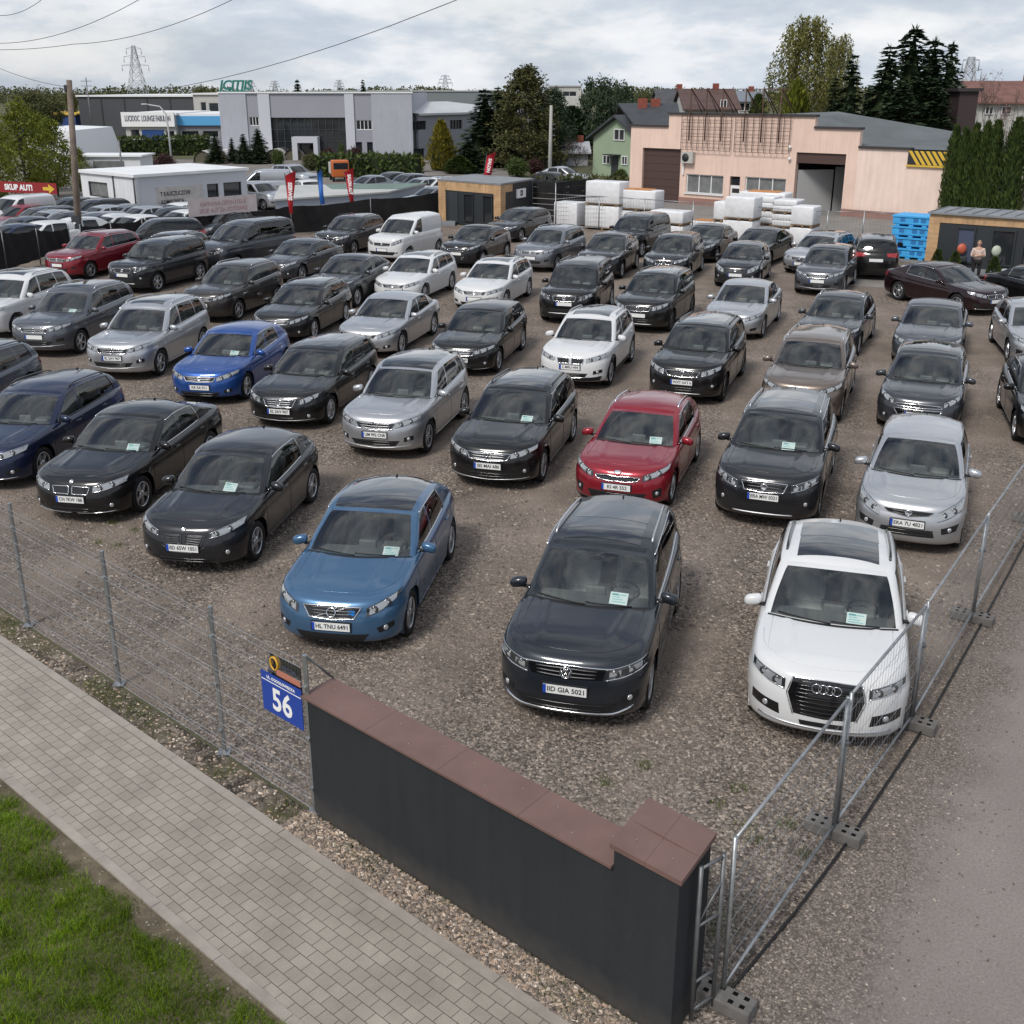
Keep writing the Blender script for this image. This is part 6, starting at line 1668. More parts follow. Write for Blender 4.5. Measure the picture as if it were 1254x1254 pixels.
def hedge(name, pts, w, h, mat, label, cat='hedge', seed=5, dens=45, size=.3):
 rg = random.Random(seed); r = empty(name, pts[0]); tag(r, label, cat); mb = MB(); core = MB(); o = Vector(pts[0])
 for a, b in zip(pts, pts[1:]):
  a, b = Vector(a) - o, Vector(b) - o; d = (b - a); L_ = d.length; d.normalize(); s = Vector((-d.y, d.x, 0))
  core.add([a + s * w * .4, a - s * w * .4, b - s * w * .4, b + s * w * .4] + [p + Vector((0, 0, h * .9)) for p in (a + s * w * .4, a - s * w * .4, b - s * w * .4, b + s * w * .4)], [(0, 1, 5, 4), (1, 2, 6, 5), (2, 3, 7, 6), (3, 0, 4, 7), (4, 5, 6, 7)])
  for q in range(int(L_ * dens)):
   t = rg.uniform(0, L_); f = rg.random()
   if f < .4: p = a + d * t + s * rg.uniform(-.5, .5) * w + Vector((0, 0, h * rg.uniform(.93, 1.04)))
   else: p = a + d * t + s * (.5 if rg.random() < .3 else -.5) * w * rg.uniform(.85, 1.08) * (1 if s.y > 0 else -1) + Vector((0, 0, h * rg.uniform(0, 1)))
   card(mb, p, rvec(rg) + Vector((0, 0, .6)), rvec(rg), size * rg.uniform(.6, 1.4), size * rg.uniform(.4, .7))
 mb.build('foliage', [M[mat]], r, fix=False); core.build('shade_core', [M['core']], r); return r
# ------------------------------------------------------------------ building helpers
class Facade:
 """upright plane from A towards B; f(px, py) gives (along, height) of what the photograph shows there"""
 def __init__(s, A, B):
  s.A = Vector((A[0], A[1], 0)); s.D = (Vector((B[0], B[1], 0)) - s.A); s.L = s.D.length; s.D.normalize(); s.N = Vector((-s.D.y, s.D.x, 0));
  if s.N.y < 0: s.N = -s.N          # points away from the camera
 def at(s, px, py):
  dy = py - CAM_CY; d = dy * _c + CAM_F * _s; w = CAM_F * _c - dy * _s; r = (px - 627) / w
  t = (r * s.A.y - s.A.x) / (s.D.x - r * s.D.y); Y = s.A.y + t * s.D.y
  return t, CAM_H - d * Y / w
 def p(s, t, z, n=0): return s.A + s.D * t + s.N * n + Vector((0, 0, z))
 def slab(s, mb, t0, t1, z0, z1, n0, n1, mat=0, org=Vector()):
  vs = [s.p(t, z, n) - org for t in (t0, t1) for n in (n0, n1) for z in (z0, z1)]
  mb.add(vs, [(0, 1, 3, 2), (4, 6, 7, 5), (0, 4, 5, 1), (2, 3, 7, 6), (0, 2, 6, 4), (1, 5, 7, 3)], mat)
 def rect(s, x0, y0, x1, y1):
  a, b = s.at(x0, (y0 + y1) / 2)[0], s.at(x1, (y0 + y1) / 2)[0]; xm = (x0 + x1) / 2
  return a, b, s.at(xm, y1)[1], s.at(xm, y0)[1]
 def wall(s, mb, segs, holes, n0, n1, org, mat=0):
  ts = sorted(set([v for a, b, _, _ in segs for v in (a, b)] + [v for h in holes for v in h[:2]]))
  for a, b in zip(ts, ts[1:]):
   m = (a + b) / 2; sg = [q for q in segs if q[0] <= m <= q[1]]
   if not sg or b - a < 1e-4: continue
   z0, z1 = sg[0][2], sg[0][3]; cur = z0
   for h in sorted([h for h in holes if h[0] < m < h[1]], key=lambda h: h[2]):
    if h[2] > cur + .01: s.slab(mb, a, b, cur, h[2], n0, n1, mat, org)
    cur = h[3]
   if z1 > cur + .01: s.slab(mb, a, b, cur, z1, n0, n1, mat, org)
def window(F, org, parent, r, frame_m, pane_m, mull=2, depth=.1, trans=0, name='window', fw=.06, sill=None):
 t0, t1, z0, z1 = r; mb = MB(); g = MB(); f = fw
 F.slab(mb, t0, t1, z0, z0 + f, depth - .05, depth + .02, 0, org); F.slab(mb, t0, t1, z1 - f, z1, depth - .05, depth + .02, 0, org)
 for k in range(mull + 1):
  t = lerp(t0, t1 - f, k / mull); F.slab(mb, t, t + f, z0 + f, z1 - f, depth - .05, depth + .02, 0, org)
 for k in range(trans):
  z = lerp(z0, z1, (k + 1) / (trans + 1))
  for q in range(mull):
   a = lerp(t0, t1 - f, q / mull) + f; b = lerp(t0, t1 - f, (q + 1) / mull); F.slab(mb, a, b, z - f / 3, z + f / 3, depth - .045, depth + .015, 0, org)
 w = mb.build(name, [frame_m], parent); F.slab(g, t0, t1, z0, z1, depth + .021, depth + .04, 0, org); g.build('pane', [pane_m], w)
 if sill: sm = MB(); F.slab(sm, t0 - .08, t1 + .08, z0 - .06, z0, -.1, depth - .05, 0, org); sm.build('sill', [sill], w)
 return w
pane_d = simple('pane_dark', (.02, .023, .027), .06, spec=.7, coat=.4)
pane_l = simple('pane_blind', (.16, .165, .165), .25, spec=.6, coat=.3, var=.3, scale=2)
white_f = simple('white_frame', (.72, .72, .72), .5)
dark_f = simple('dark_frame', (.03, .032, .036), .5)
# ------------------------------------------------------------------ pink workshop
pink = streaky('pink_render', (.69, .51, .425), (.42, .30, .25), .10, .85, .7)
pink2 = streaky('pink_render_pale', (.73, .58, .50), (.45, .34, .29), .12, .85, .7)
plinth = simple('plinth', (.27, .15, .125), .85, var=.1, scale=1)
brown_d = simple('brown_door', (.065, .036, .030), .6)
roof_g = simple('roofing_felt', (.105, .115, .122), .8, var=.22, scale=.35)
flash = simple('roof_edge', (.035, .03, .03), .6)
F = Facade(gp(831, 249), gp(1102, 270))
bl = empty('workshop', F.p(6, 0)); tag(bl, 'pink rendered workshop with stepped parapet and two big doorways', 'workshop'); org = Vector(bl.location)
T = lambda px, py: F.at(px, py)[0]
Zf = lambda px, py: F.at(px, py)[1]
tl = T(771.5, 200)
zA, zB, zC, zD = Zf(795, 155), Zf(905, 141.5), Zf(1022, 158), Zf(1080, 182.5)
tA, tB, tC, tD, tE = T(817, 200), T(994, 200), T(1050, 200), T(1112, 200), T(1166, 220)
hole_g = F.rect(786, 181.7, 832.6, 247.8); hole_g = (hole_g[0], hole_g[1], -.1, hole_g[3])
hole_o = F.rect(972.5, 187.5, 1033, 263); hole_o = (hole_o[0], hole_o[1], -.1, hole_o[3])
w1, w2 = F.rect(840, 214, 885.5, 237.5), F.rect(912, 217.6, 962, 240.5)
dr = F.rect(893, 216, 905.5, 247); dr = (dr[0], dr[1], -.1, dr[3])
segs = [(tl, tA, -.1, zA), (tA, tB, -.1, zB), (tB, tC, -.1, zC)]
mb = MB(); F.wall(mb, segs, [hole_g, hole_o, w1, w2, dr], 0, .35, org); mb.build('wall', [pink], bl)
zE = Zf(1138, 203)
mb = MB(); F.slab(mb, tC, tD, -.1, zD, .0, .35, 0, org); F.slab(mb, tD, tE, -.1, zE, .003, .35, 0, org)
F.slab(mb, tl, tl + .35, -.1, zA - .1, .352, 17, 0, org); F.slab(mb, tE - .35, tE, -.1, zE, .352, 12, 0, org); F.slab(mb, tl + .36, tE - .36, -.1, zE, 16.7, 17, 0, org)
mb.build('wall', [pink2], bl)
mb = MB()
for a, b in ((tl, hole_g[0]), (hole_g[1], dr[0]), (dr[1], hole_o[0]), (hole_o[1], tE)): F.slab(mb, a, b, -.05, .42, -.04, -.002, 0, org)
mb.build('plinth', [plinth], bl)
mb = MB(); e = .06
for a, b, z in ((tl - .1, tA, zA), (tA - .05, tB + .05, zB), (tB, tC + .05, zC), (tC, tD + .1, zD)): F.slab(mb, a, b, z + .001, z + .13, -.12, .45, 0, org)
mb.build('parapet_flashing', [flash], bl)
mb = MB(); n = 7
for k in range(n): z0 = hole_g[3] / n * k; F.slab(mb, hole_g[0], hole_g[1], z0, z0 + hole_g[3] / n - .015, .2, .26, 0, org)
mb.build('garage_door', [brown_d], bl)
for w in (w1, w2): window(F, org, bl, w, white_f, pane_l, 3, .14, 0, sill=white_f)
mb = MB(); F.slab(mb, dr[0], dr[1], 0, dr[3], .16, .2, 0, org); d_ = mb.build('door', [white_f], bl)
mb = MB(); F.slab(mb, dr[0] + .12, dr[1] - .1, .9, dr[3] - .75, .15, .159, 0, org); F.slab(mb, dr[0], dr[1], dr[3] - .55, dr[3], .15, .159, 0, org); F.slab(mb, dr[0] + .12, dr[1] - .1, .1, .75, .15, .159, 0, org); mb.build('pane', [pane_d], d_)
mb = MB(); a, b, _, zt = hole_o; F.slab(mb, a - .5, b + .6, 0, zt + .3, 9, 9.1, 0, org); F.slab(mb, a - .6, a - .5, 0, zt + .3, .36, 9, 0, org); F.slab(mb, b + .5, b + .6, 0, zt + .3, .36, 9, 0, org); F.slab(mb, a - .5, b + .5, zt + .3, zt + .4, .36, 9, 0, org)
for q in range(5): F.slab(mb, a + 1.6 + q * .5, a + 2.0 + q * .5, 0, 1.2 + .5 * (q % 3), 5 + .3 * q, 6.5 + .3 * q, 0, org)
mb.build('bay_interior', [simple('bay_dark', (.05, .048, .046), .9)], bl)
mb = MB(); F.slab(mb, a, b, zt - .62, zt, .12, .34, 0, org); mb.build('roller_shutter', [brown_d], bl)
mb = MB()
q = [F.p(a + .05, 0, .3), F.p(a + (b - a) * .45, 0, 2.2)]; sh = F.N * .06
for P0, P1, zt_ in ((q[0], q[1], zt - 1.05), (F.p(a + (b - a) * .47, 0, 2.3), F.p(a + (b - a) * .75, 0, 3.6), zt - .9)):
 mb.add([P0 - org, P1 - org, P1 + sh - org, P0 + sh - org] + [p - org + Vector((0, 0, zt_)) for p in (P0, P1, P1 + sh, P0 + sh)], [(0, 1, 5, 4), (1, 2, 6, 5), (2, 3, 7, 6), (3, 0, 4, 7), (4, 5, 6, 7)])
mb.build('door_leaf', [simple('door_leaf_grey', (.36, .36, .36), .6)], bl)
mb = MB(); rz = 5.72
R0, R1 = F.p(tB - 3.2, rz, 9.5) - org, F.p(tE - 1.5, 4.35, 9.0) - org
mb.add([F.p(tl + .2, zA - .35, .36) - org, F.p(tB, zC - .15, .36) - org, F.p(tC + .2, zD + .02, .30) - org, F.p(tE + .3, zD + .05, .1) - org, R1, R0, F.p(tl + .2, rz - .5, 9.5) - org,
  F.p(tE + .2, zE, 17) - org, F.p(tl + .2, zA - .6, 17) - org], [(0, 1, 5, 6), (1, 2, 5), (2, 3, 4, 5), (5, 4, 7, 8), (6, 5, 8), (3, 7, 4)])
mb.build('roof', [roof_g], bl)
yel = simple('stripe_yellow', (.62, .40, .04), .6); blk = simple('stripe_black', (.02, .02, .02), .6)
mb = MB(); za, zb = zE + .02, zD - .02
F.slab(mb, tD, tE + .35, za, zb, -.12, -.02, 0, org)
nst = 9
for k in range(nst):
 t0 = tD + (tE + .35 - tD) * k / nst; wdt = (tE + .35 - tD) / nst * .62; sl = .55
 c_ = lambda t: clamp(t, tD, tE + .35)
 mb.add([F.p(c_(t0 + sl), za + .01, -.124) - org, F.p(c_(t0 + sl + wdt), za + .01, -.124) - org, F.p(c_(t0 + wdt), zb - .01, -.124) - org, F.p(c_(t0), zb - .01, -.124) - org], [(0, 1, 2, 3)], 1)
F.slab(mb, tD - .05, tE + .4, za - .1, za - .002, -.14, 0, 1, org)
mb.build('striped_fascia', [blk, yel], bl, fix=False)
for i in range(len(mb.f)): pass
mb = MB(); r_ = F.rect(837.5, 186, 851.5, 199.5); F.slab(mb, r_[0], r_[1], r_[2], r_[3], -.34, -.04, 0, org)
ac = mb.build('air_conditioner', [simple('ac_grey', (.42, .41, .38), .5)], bl); mb = MB(); c = F.p((r_[0] + r_[1]) / 2 - .1, (r_[2] + r_[3]) / 2, -.345) - org
mb.lathe([(.0, .0), (.26, 0), (.26, .012), (0, .012)], 18, 0, Matrix.Translation(c) @ (-F.N).to_track_quat('Z', 'Y').to_matrix().to_4x4()); mb.build('fan_grille', [blk], ac)
mb = MB(); F.slab(mb, r_[0] - .02, r_[0] + .1, r_[2] - .75, r_[2] - .02, -.12, -.04, 0, org); mb.build('pipe_cover', [white_f], ac)
for px, py in ((968.5, 180), (968, 194.5)):
 t, z = F.at(px, py); mb = MB(); mb.ball(F.p(t, z, -.14) - org, .10, 6); mb.bar(F.p(t, z + .03, -.1) - org, F.p(t, z + .03, 0) - org, .05, .05); mb.build('camera_dome', [white_f], bl)
rust = simple('rusty_steel', (.10, .058, .042), .8, .2, var=.35, scale=4)
def frame(x0, y0, x1, y1, label, nx, ny):
 r = F.rect(x0, y0, x1, y1); o = F.p((r[0] + r[1]) / 2, r[2], -.2); e_ = empty('sign_frame', o); tag(e_, label, 'sign frame', 'empty steel sign frames on the workshop'); o = Vector(o)
 mb = MB()
 for k in range(nx + 1): t = lerp(r[0], r[1], k / nx); mb.bar(F.p(t, r[2], -.2) - o, F.p(t, r[3], -.2) - o, .035, .035)
 for k in range(ny + 1): z = lerp(r[2], r[3], k / ny); mb.bar(F.p(r[0], z, -.24) - o, F.p(r[1], z, -.24) - o, .03, .03)
 mb.build('grid', [rust], e_)
 mb = MB()
 for f in (.18, .5, .82):
  t = lerp(r[0], r[1], f); mb.tube([F.p(t, r[2] + (r[3] - r[2]) * .28, -.30) - o, F.p(t, zB + 1.6, -.30) - o, F.p(t, zB + .13, 1.6) - o], .045, 6)
  mb.tube([F.p(t, zB + 1.6, -.3) - o, F.p(t + .3, zB + .13, .6) - o], .03, 5)
 mb.bar(F.p(r[0] + .1, zB + 1.55, -.33) - o, F.p(r[1] - .1, zB + 1.55, -.33) - o, .05, .05)
 mb.build('supports', [rust], e_)
frame(836.5, 142, 897, 184, 'left rusty steel sign frame over the white windows of the pink workshop', 9, 5)
frame(902, 142, 969, 187, 'right rusty steel sign frame next to the open bay of the pink workshop', 9, 5)
# ------------------------------------------------------------------ grey office and halls
lilac = streaky('office_cladding', (.36, .37, .415), (.26, .26, .28), .08, .7, .8); lilac_d = simple('office_band', (.27, .275, .31), .7, var=.05, scale=.2); lilac_l = simple('office_pier', (.48, .49, .535), .7)
G = Facade((-31.6, 123), (-10.2, 123)); ob = empty('office_building', (-20, 123, 0)); tag(ob, 'lilac-grey flat-roofed office building with dark glass front', 'office'); org = Vector(ob.location)
r = G.rect
tx = lambda px: G.at(px, 150)[0]; zz = lambda py: G.at(400, py)[1]
gl = r(330.5, 144, 425, 188); wins = [r(305, 143, 320.5, 154), r(436, 147, 455.5, 159), r(436, 174, 443.5, 191), r(449.5, 174, 457, 193)]
mb = MB(); zt = zz(114.2)
G.wall(mb, [(tx(270), tx(303), 0, zt), (tx(455.5), tx(505), 0, zt)], [], 0, .4, org); G.slab(mb, tx(270), tx(270) + .4, 0, zt - .01, .4, 22, 0, org); G.slab(mb, tx(505) - .4, tx(505), 0, zt - .01, .4, 22, 0, org)
G.slab(mb, tx(270) + .4, tx(505) - .4, zt - .5, zt - .3, .41, 22, 0, org); mb.build('wall', [lilac], ob)
mb = MB(); G.wall(mb, [(tx(303), tx(455.5), 0, zt)], [gl] + wins, .12, .4, org); mb.build('wall', [lilac_d], ob)
mb = MB()
for a, b in ((317.5, 331.5), (423, 434)): mb = MB(); G.slab(mb, tx(a), tx(b), 0, zt - .02, -.02, .119, 0, org); mb.build('pier', [lilac_l], ob)
window(G, org, ob, gl, dark_f, pane_d, 11, .3, 2, 'glass_front', .09)
for w in wins: window(G, org, ob, w, dark_f if w[2] < 2 else white_f, pane_d, 4 if w[1] - w[0] > 1 else 1, .25, 0)
mb = MB(); G.slab(mb, tx(270) - .1, tx(505) + .1, zt, zt + .14, -.08, .5, 0, org); mb.build('parapet_cap', [white_f], ob)
pr = r(361, 167, 392, 189); mb = MB(); G.wall(mb, [(pr[0], pr[1], 0, pr[3])], [(pr[0] + .55, pr[1] - .45, -.1, pr[3] - .6)], -1.6, -.05, org); po = mb.build('porch', [lilac_l], ob)
mb = MB(); G.slab(mb, pr[0] + .55, pr[1] - .45, 0, pr[3] - .6, -.3, -.2, 0, org); mb.build('entrance_door', [pane_d], po)
t, z = G.at(287, 104); sr = empty('roof_sign', G.p(t, zt + .14, .3)); tag(sr, 'green lettering standing on the roof edge of the office building', 'sign')
teal = simple('sign_green', (.01, .16, .13), .5)
me = text_mesh('JCITJIS', 1.35, .08, 'CENTER', .03, .25, .92); o = link('lettering', me, [teal], sr); o.rotation_euler = (PI / 2, 0, 0); o.location = (0, 0, .62)
mb = MB(); mb.box(-1.3, 1.3, -.05, .05, .0, .12); mb.build('rail', [teal], sr)
hall_m = simple('hall_roof', (.50, .51, .52), .5, .3, var=.12, scale=.3); hall_w = simple('hall_wall', (.255, .26, .29), .7)
H_ = Facade((tx(505) + G.A.x + .6, 124), (tx(505) + G.A.x + 10.5, 138)); hb = empty('metal_hall', H_.p(5, 0)); tag(hb, 'grey hall with light metal roof joined to the office building', 'hall'); org2 = Vector(hb.location)
zh = H_.at(520, 139)[1]
hw_ = [H_.rect(506.5, 148, 522, 159), H_.rect(551, 147, 566, 158), H_.rect(506.5, 182, 520, 194)]
mb = MB(); H_.wall(mb, [(0, 20, 0, zh)], hw_, 0, .4, org2); mb.build('wall', [hall_w], hb)
for w in hw_: window(H_, org2, hb, w, dark_f, pane_d, 4, .2)
mb = MB(); mb.add([H_.p(-.3, zh + .02, -.3) - org2, H_.p(20, zh + .02, -.3) - org2, H_.p(20, zh + 1.0, 12) - org2, H_.p(-3.5, zh + 1.0, 12) - org2, H_.p(20, zh, 24) - org2, H_.p(-6, zh, 24) - org2] + [H_.p(-.3, zh - .2, -.3) - org2, H_.p(20, zh - .2, -.3) - org2], [(0, 1, 2, 3), (3, 2, 4, 5), (6, 7, 1, 0)]); mb.build('roof', [hall_m], hb)
def box_building(name, x0, x1, ytop, Y, depth, wallm, roofm, label, cat, wins=(), band=None, zb=0):
 """a plain hall: photo columns x0..x1, roof edge at photo row ytop, front at distance Y"""
 f = Facade((at_y(x0, ytop, Y).x, Y), (at_y(x1, ytop, Y).x, Y)); o = Vector(f.p(f.L / 2, 0)); e = empty(name, o); tag(e, label, cat)
 z = at_y((x0 + x1) / 2, ytop, Y).z; holes = [f.rect(*w[:4]) for w in wins]
 mb = MB(); f.wall(mb, [(0, f.L, zb, z)], holes, 0, .3, o); f.slab(mb, 0, .3, 0, z, .301, depth, 0, o); f.slab(mb, f.L - .3, f.L, 0, z, .301, depth, 0, o); f.slab(mb, .31, f.L - .31, 0, z, depth - .3, depth, 0, o); mb.build('wall', [wallm], e)
 for h, w in zip(holes, wins): window(f, o, e, h, w[5] if len(w) > 5 else white_f, w[4] if len(w) > 4 else pane_d, max(1, int((h[1] - h[0]) / 1.3)), .12)
 mb = MB(); f.slab(mb, -.25, f.L + .25, z + .002, z + .25, -.25, depth + .2, 0, o); mb.build('roof', [roofm], e)
 return f, e, o, z
dkgrey = simple('dark_cladding', (.062, .065, .073), .7, var=.08, scale=.1)
f, e, o, z = box_building('warehouse', 95, 236, 118.5, 185, 40, dkgrey, white_f, 'long dark grey warehouse with white roof edge behind the shop', 'warehouse')
mb = MB()
for k in range(1, 5): t = f.L * k / 5; f.slab(mb, t - .1, t + .1, 0, z, -.06, -.002, 0, o)
mb.build('panel_joint', [dark_f], e)
cream = simple('pale_wall', (.46, .45, .43), .8, var=.08, scale=.4)
box_building('annex', 236, 276, 116, 178, 14, cream, white_f, 'pale annex with blue canopy left of the office building', 'building', [(246, 125, 253, 140), (256, 126, 268, 140)])
f, e, o, z = box_building('shop', 152, 214, 141, 142, 16, cream, white_f, 'low shop with white signboard and blue doors behind the hedge', 'shop', [(160, 158, 171, 167), (203, 160, 214, 168)])
mb = MB(); b_ = f.rect(150, 141.5, 214.5, 155); f.slab(mb, b_[0], b_[1], b_[2], b_[3] + .4, -.4, -.05, 0, o); sb = mb.build('signboard', [white_m], e)
me = text_mesh('LUCIOOC  LOUNGE FABULON', .95, .02, 'CENTER', .01); q = link('lettering', me, [simple('sign_grey_ink', (.16, .17, .20), .6)], sb); q.rotation_euler = (PI / 2, 0, 0); q.location = f.p((b_[0] + b_[1]) / 2, (b_[2] + b_[3]) / 2 + .3, -.43) - o; q.scale.x = min(1, (b_[1] - b_[0]) * .86 / max(.1, max(v.co.x for v in me.vertices) - min(v.co.x for v in me.vertices)))
mb = MB(); d_ = f.rect(174, 159, 201, 168.5); f.slab(mb, d_[0], d_[1], 0, d_[3], -.05, -.003, 0, o); mb.build('blue_door', [simple('door_blue', (.012, .055, .20), .5)], e)
f, e, o, z = box_building('shop', 215, 272, 142, 143, 16, simple('shop_grey', (.22, .22, .245), .8), white_f, 'low grey shop with sky blue fascia beside the white signboard', 'shop', [(222, 160, 244, 168), (248, 160, 268, 168)])
mb = MB(); b_ = f.rect(214.5, 142, 272, 153.5); f.slab(mb, b_[0], b_[1], b_[2], b_[3], -.35, -.05, 0, o); mb.build('fascia', [simple('sky_blue', (.09, .34, .62), .5)], e)
box_building('storage_hall', 20, 92, 141, 190, 20, simple('blue_band', (.02, .055, .20), .6), yel, 'low blue storage hall with yellow roof edge behind the spring trees', 'hall')
tent_w = simple('tent_white', (.72, .73, .74), .6)
tt = at_y(64, 160, 112); e = empty('tent_hall', (tt.x, 112, 0)); tag(e, 'white tent hall behind the spring trees', 'tent'); mb = MB(); w = 2.6; h = tt.z
mb.add([(-w, 0, 0), (w, 0, 0), (w - .9, 0, h), (-w, 0, h + .15), (-w, 12, 0), (w, 12, 0), (w - .9, 12, h), (-w, 12, h + .15)], [(0, 1, 2, 3), (1, 5, 6, 2), (3, 2, 6, 7), (0, 3, 7, 4), (4, 7, 6, 5)]); mb.build('canvas', [tent_w], e)
box_building('far_hall', 378, 600, 112.2, 330, 40, simple('far_wall', (.17, .19, .20), .8), simple('far_roof', (.33, .35, .35), .6), 'long low hall on the horizon above the office roof', 'hall')
box_building('far_hall', 675, 712, 106, 240, 20, cream, simple('far_roof2', (.45, .45, .46), .6), 'pale rooftop block behind the round pine', 'building', [(680, 112, 706, 118)])
box_building('far_hall', 640, 700, 113.5, 250, 20, simple('far_wall2', (.20, .20, .21), .8), simple('far_roof3', (.38, .38, .39), .6), 'low grey hall behind the tall pine', 'hall')
# ------------------------------------------------------------------ pavilion, flat shed, containers
zp = 2.5
C0, R0_, L0 = gp(165, 217.5, zp), gp(301, 208.5, zp), gp(98, 211, zp)
pav = empty('sales_pavilion', (C0.x, C0.y, 0)); tag(pav, 'white sales pavilion with flat roof and framed poster in the neighbouring car lot', 'pavilion'); org = Vector(pav.location)
pw = streaky('pavilion_white', (.64, .65, .67), (.4, .39, .37), .08, .6, .5); pg = simple('pavilion_panel', (.50, .52, .56), .6, var=.05, scale=.6)
FR, FL = Facade(C0, R0_), Facade(L0, C0)
wl_ = FL.rect(109, 223, 132, 241)
mb = MB(); FL.wall(mb, [(0, FL.L, 0, zp)], [wl_], 0, .15, org); mb.build('wall', [pw], pav); window(FL, org, pav, wl_, dark_f, pane_l, 1, .08)
wr = [FR.rect(254, 225, 268, 244), FR.rect(274, 223, 296, 242)]
mb = MB(); FR.wall(mb, [(0.151, FR.L, 0, zp)], wr, 0, .15, org); mb.build('wall', [pg], pav)
for w in wr: window(FR, org, pav, w, dark_f, pane_d, 1, .08)
b_ = FR.rect(191, 227.5, 248, 246); mb = MB(); FR.slab(mb, b_[0], b_[1], b_[2], b_[3], -.05, -.004, 0, org); po = mb.build('poster', [simple('poster_grey', (.45, .43, .42), .6, var=.15, scale=2)], pav)
for k, tx_ in enumerate(('T KAUCZUCZOW', 'KOMISOWCA')):
 me = text_mesh(tx_, .34, .004, 'LEFT', .004); q = link('lettering', me, [M['ink']], po); q.rotation_euler = (PI / 2, 0, math.atan2(FR.D.y, FR.D.x)); q.location = FR.p(b_[0] + .25, b_[3] - .4 - .45 * k, -.056) - org; q.scale.x = .72
mb = MB(); c4 = [C0, R0_, R0_ + (L0 - C0), L0]; cc = sum(c4, Vector()) / 4
q = [cc + (p - cc) * 1.04 for p in c4]; mb.add([(p.x - org.x, p.y - org.y, zp + .002) for p in q] + [(p.x - org.x, p.y - org.y, zp + .16) for p in q], [(0, 1, 5, 4), (1, 2, 6, 5), (2, 3, 7, 6), (3, 0, 4, 7), (4, 5, 6, 7), (3, 2, 1, 0)]); mb.build('roof', [simple('roof_white', (.70, .71, .72), .6, var=.1, scale=.8)], pav)
mb = MB(); a = C0 - org; mb.tube([(a.x - .06, a.y - .1, 0), (a.x - .06, a.y - .1, zp)], .05, 6); a = FL.p(FL.L * .62, 0, -.06) - org; mb.tube([(a.x, a.y, .1), (a.x, a.y, zp)], .035, 6); mb.build('drain_pipe', [dark_f], pav)
e = empty('site_cabin', gp(128, 192, 2.4)); e.location.z = 0; tag(e, 'small white cabin with wide window behind the sales pavilion', 'cabin'); mb = MB(); mb.box(-2.2, 2.6, 0, 3, 0, 2.4); w_ = mb.build('wall', [pw], e); mb = MB(); mb.box(-.9, 1.4, -.03, -.004, 1.0, 2.1); mb.build('window', [pane_l], e); mb = MB(); mb.box(-2.4, 2.8, -.2, 3.2, 2.402, 2.52); mb.build('roof', [tent_w], e)
zs_ = 1.15
q4 = [gp(337, 246, zs_), gp(475, 236.5, zs_), gp(520, 226, zs_), gp(345, 229, zs_)]
e = empty('flat_shed', (q4[0].x, q4[0].y, 0)); tag(e, 'low flat shed with pale grey and green felt roof behind the black fence', 'shed'); org = Vector(e.location)
mb = MB(); mb.add([(p.x - org.x, p.y - org.y, 0) for p in q4] + [(p.x - org.x, p.y - org.y, zs_) for p in q4], [(0, 1, 5, 4), (1, 2, 6, 5), (2, 3, 7, 6), (3, 0, 4, 7)]); mb.build('wall', [simple('shed_wall', (.30, .33, .38), .7)], e)
cc = sum(q4, Vector()) / 4; q = [cc + (p - cc) * 1.03 for p in q4]
m12 = q[0].lerp(q[1], .42); m34 = q[3].lerp(q[2], .42)
mb = MB(); mb.add([(p.x - org.x, p.y - org.y, zs_ + .002) for p in (q[0], q[1], q[2], q[3])] + [(p.x - org.x, p.y - org.y, zs_ + .1) for p in (q[0], q[1], q[2], q[3])], [(0, 1, 5, 4), (1, 2, 6, 5), (2, 3, 7, 6), (3, 0, 4, 7), (4, 5, 6, 7)]); mb.build('roof', [simple('roof_pale', (.42, .42, .41), .7, var=.12, scale=.5)], e)
mb = MB(); mb.add([(p.x - org.x, p.y - org.y, zs_ + .106) for p in (q[0].lerp(q[3], .55).lerp(q[1].lerp(q[2], .55), .40), q[1].lerp(q[2], .25), q[2], q[3].lerp(q[2], .30))], [(0, 1, 2, 3)]); mb.build('roof_felt', [simple('felt_green', (.13, .19, .165), .8, var=.15, scale=.6)], e)
wood = simple('timber_cladding', (.46, .29, .155), .6, var=.28, scale=2.2)
anth = simple('anthracite', (.022, .026, .030), .5, var=.08, scale=1); roof_m = simple('container_roof', (.20, .21, .225), .6, var=.2, scale=.8)
def wood_boards(F, mb, t0, t1, z0, z1, n0, org, horiz, step=.15):
 k = 0
 if horiz:
  z = z0
  while z < z1 - .01: F.slab(mb, t0, t1, z + .006, min(z + step, z1), n0 - .025 - .004 * (k % 3), n0 - .001, 0, org); z += step; k += 1
 else:
  t = t0
  while t < t1 - .01: F.slab(mb, t + .005, min(t + step, t1), z0, z1, n0 - .025 - .004 * (k % 3), n0 - .001, 0, org); t += step; k += 1
CA, CB, CC = gp(538, 272.5), gp(613, 281), gp(652, 272)
F1_ = Facade(CA, CB); F2_ = Facade(CB, CC); zc_ = F1_.at(575, 223)[1]
c1 = empty('office_container', (CB.x, CB.y, 0)); tag(c1, 'dark office container with timber cladded frame and square white sign', 'container'); org = Vector(c1.location)
mb = MB(); c4 = [CA, CB, CC, CA + (CC - CB)]
mb.add([(p.x - org.x, p.y - org.y, .02) for p in c4] + [(p.x - org.x, p.y - org.y, zc_ - .05) for p in c4], [(0, 1, 5, 4), (1, 2, 6, 5), (2, 3, 7, 6), (3, 0, 4, 7), (4, 5, 6, 7)]); mb.build('shell', [anth], c1)
q = [Vector((p.x, p.y, 0)) for p in c4]; cc = sum(q, Vector()) / 4; q = [cc + (p - cc) * 1.03 for p in q]
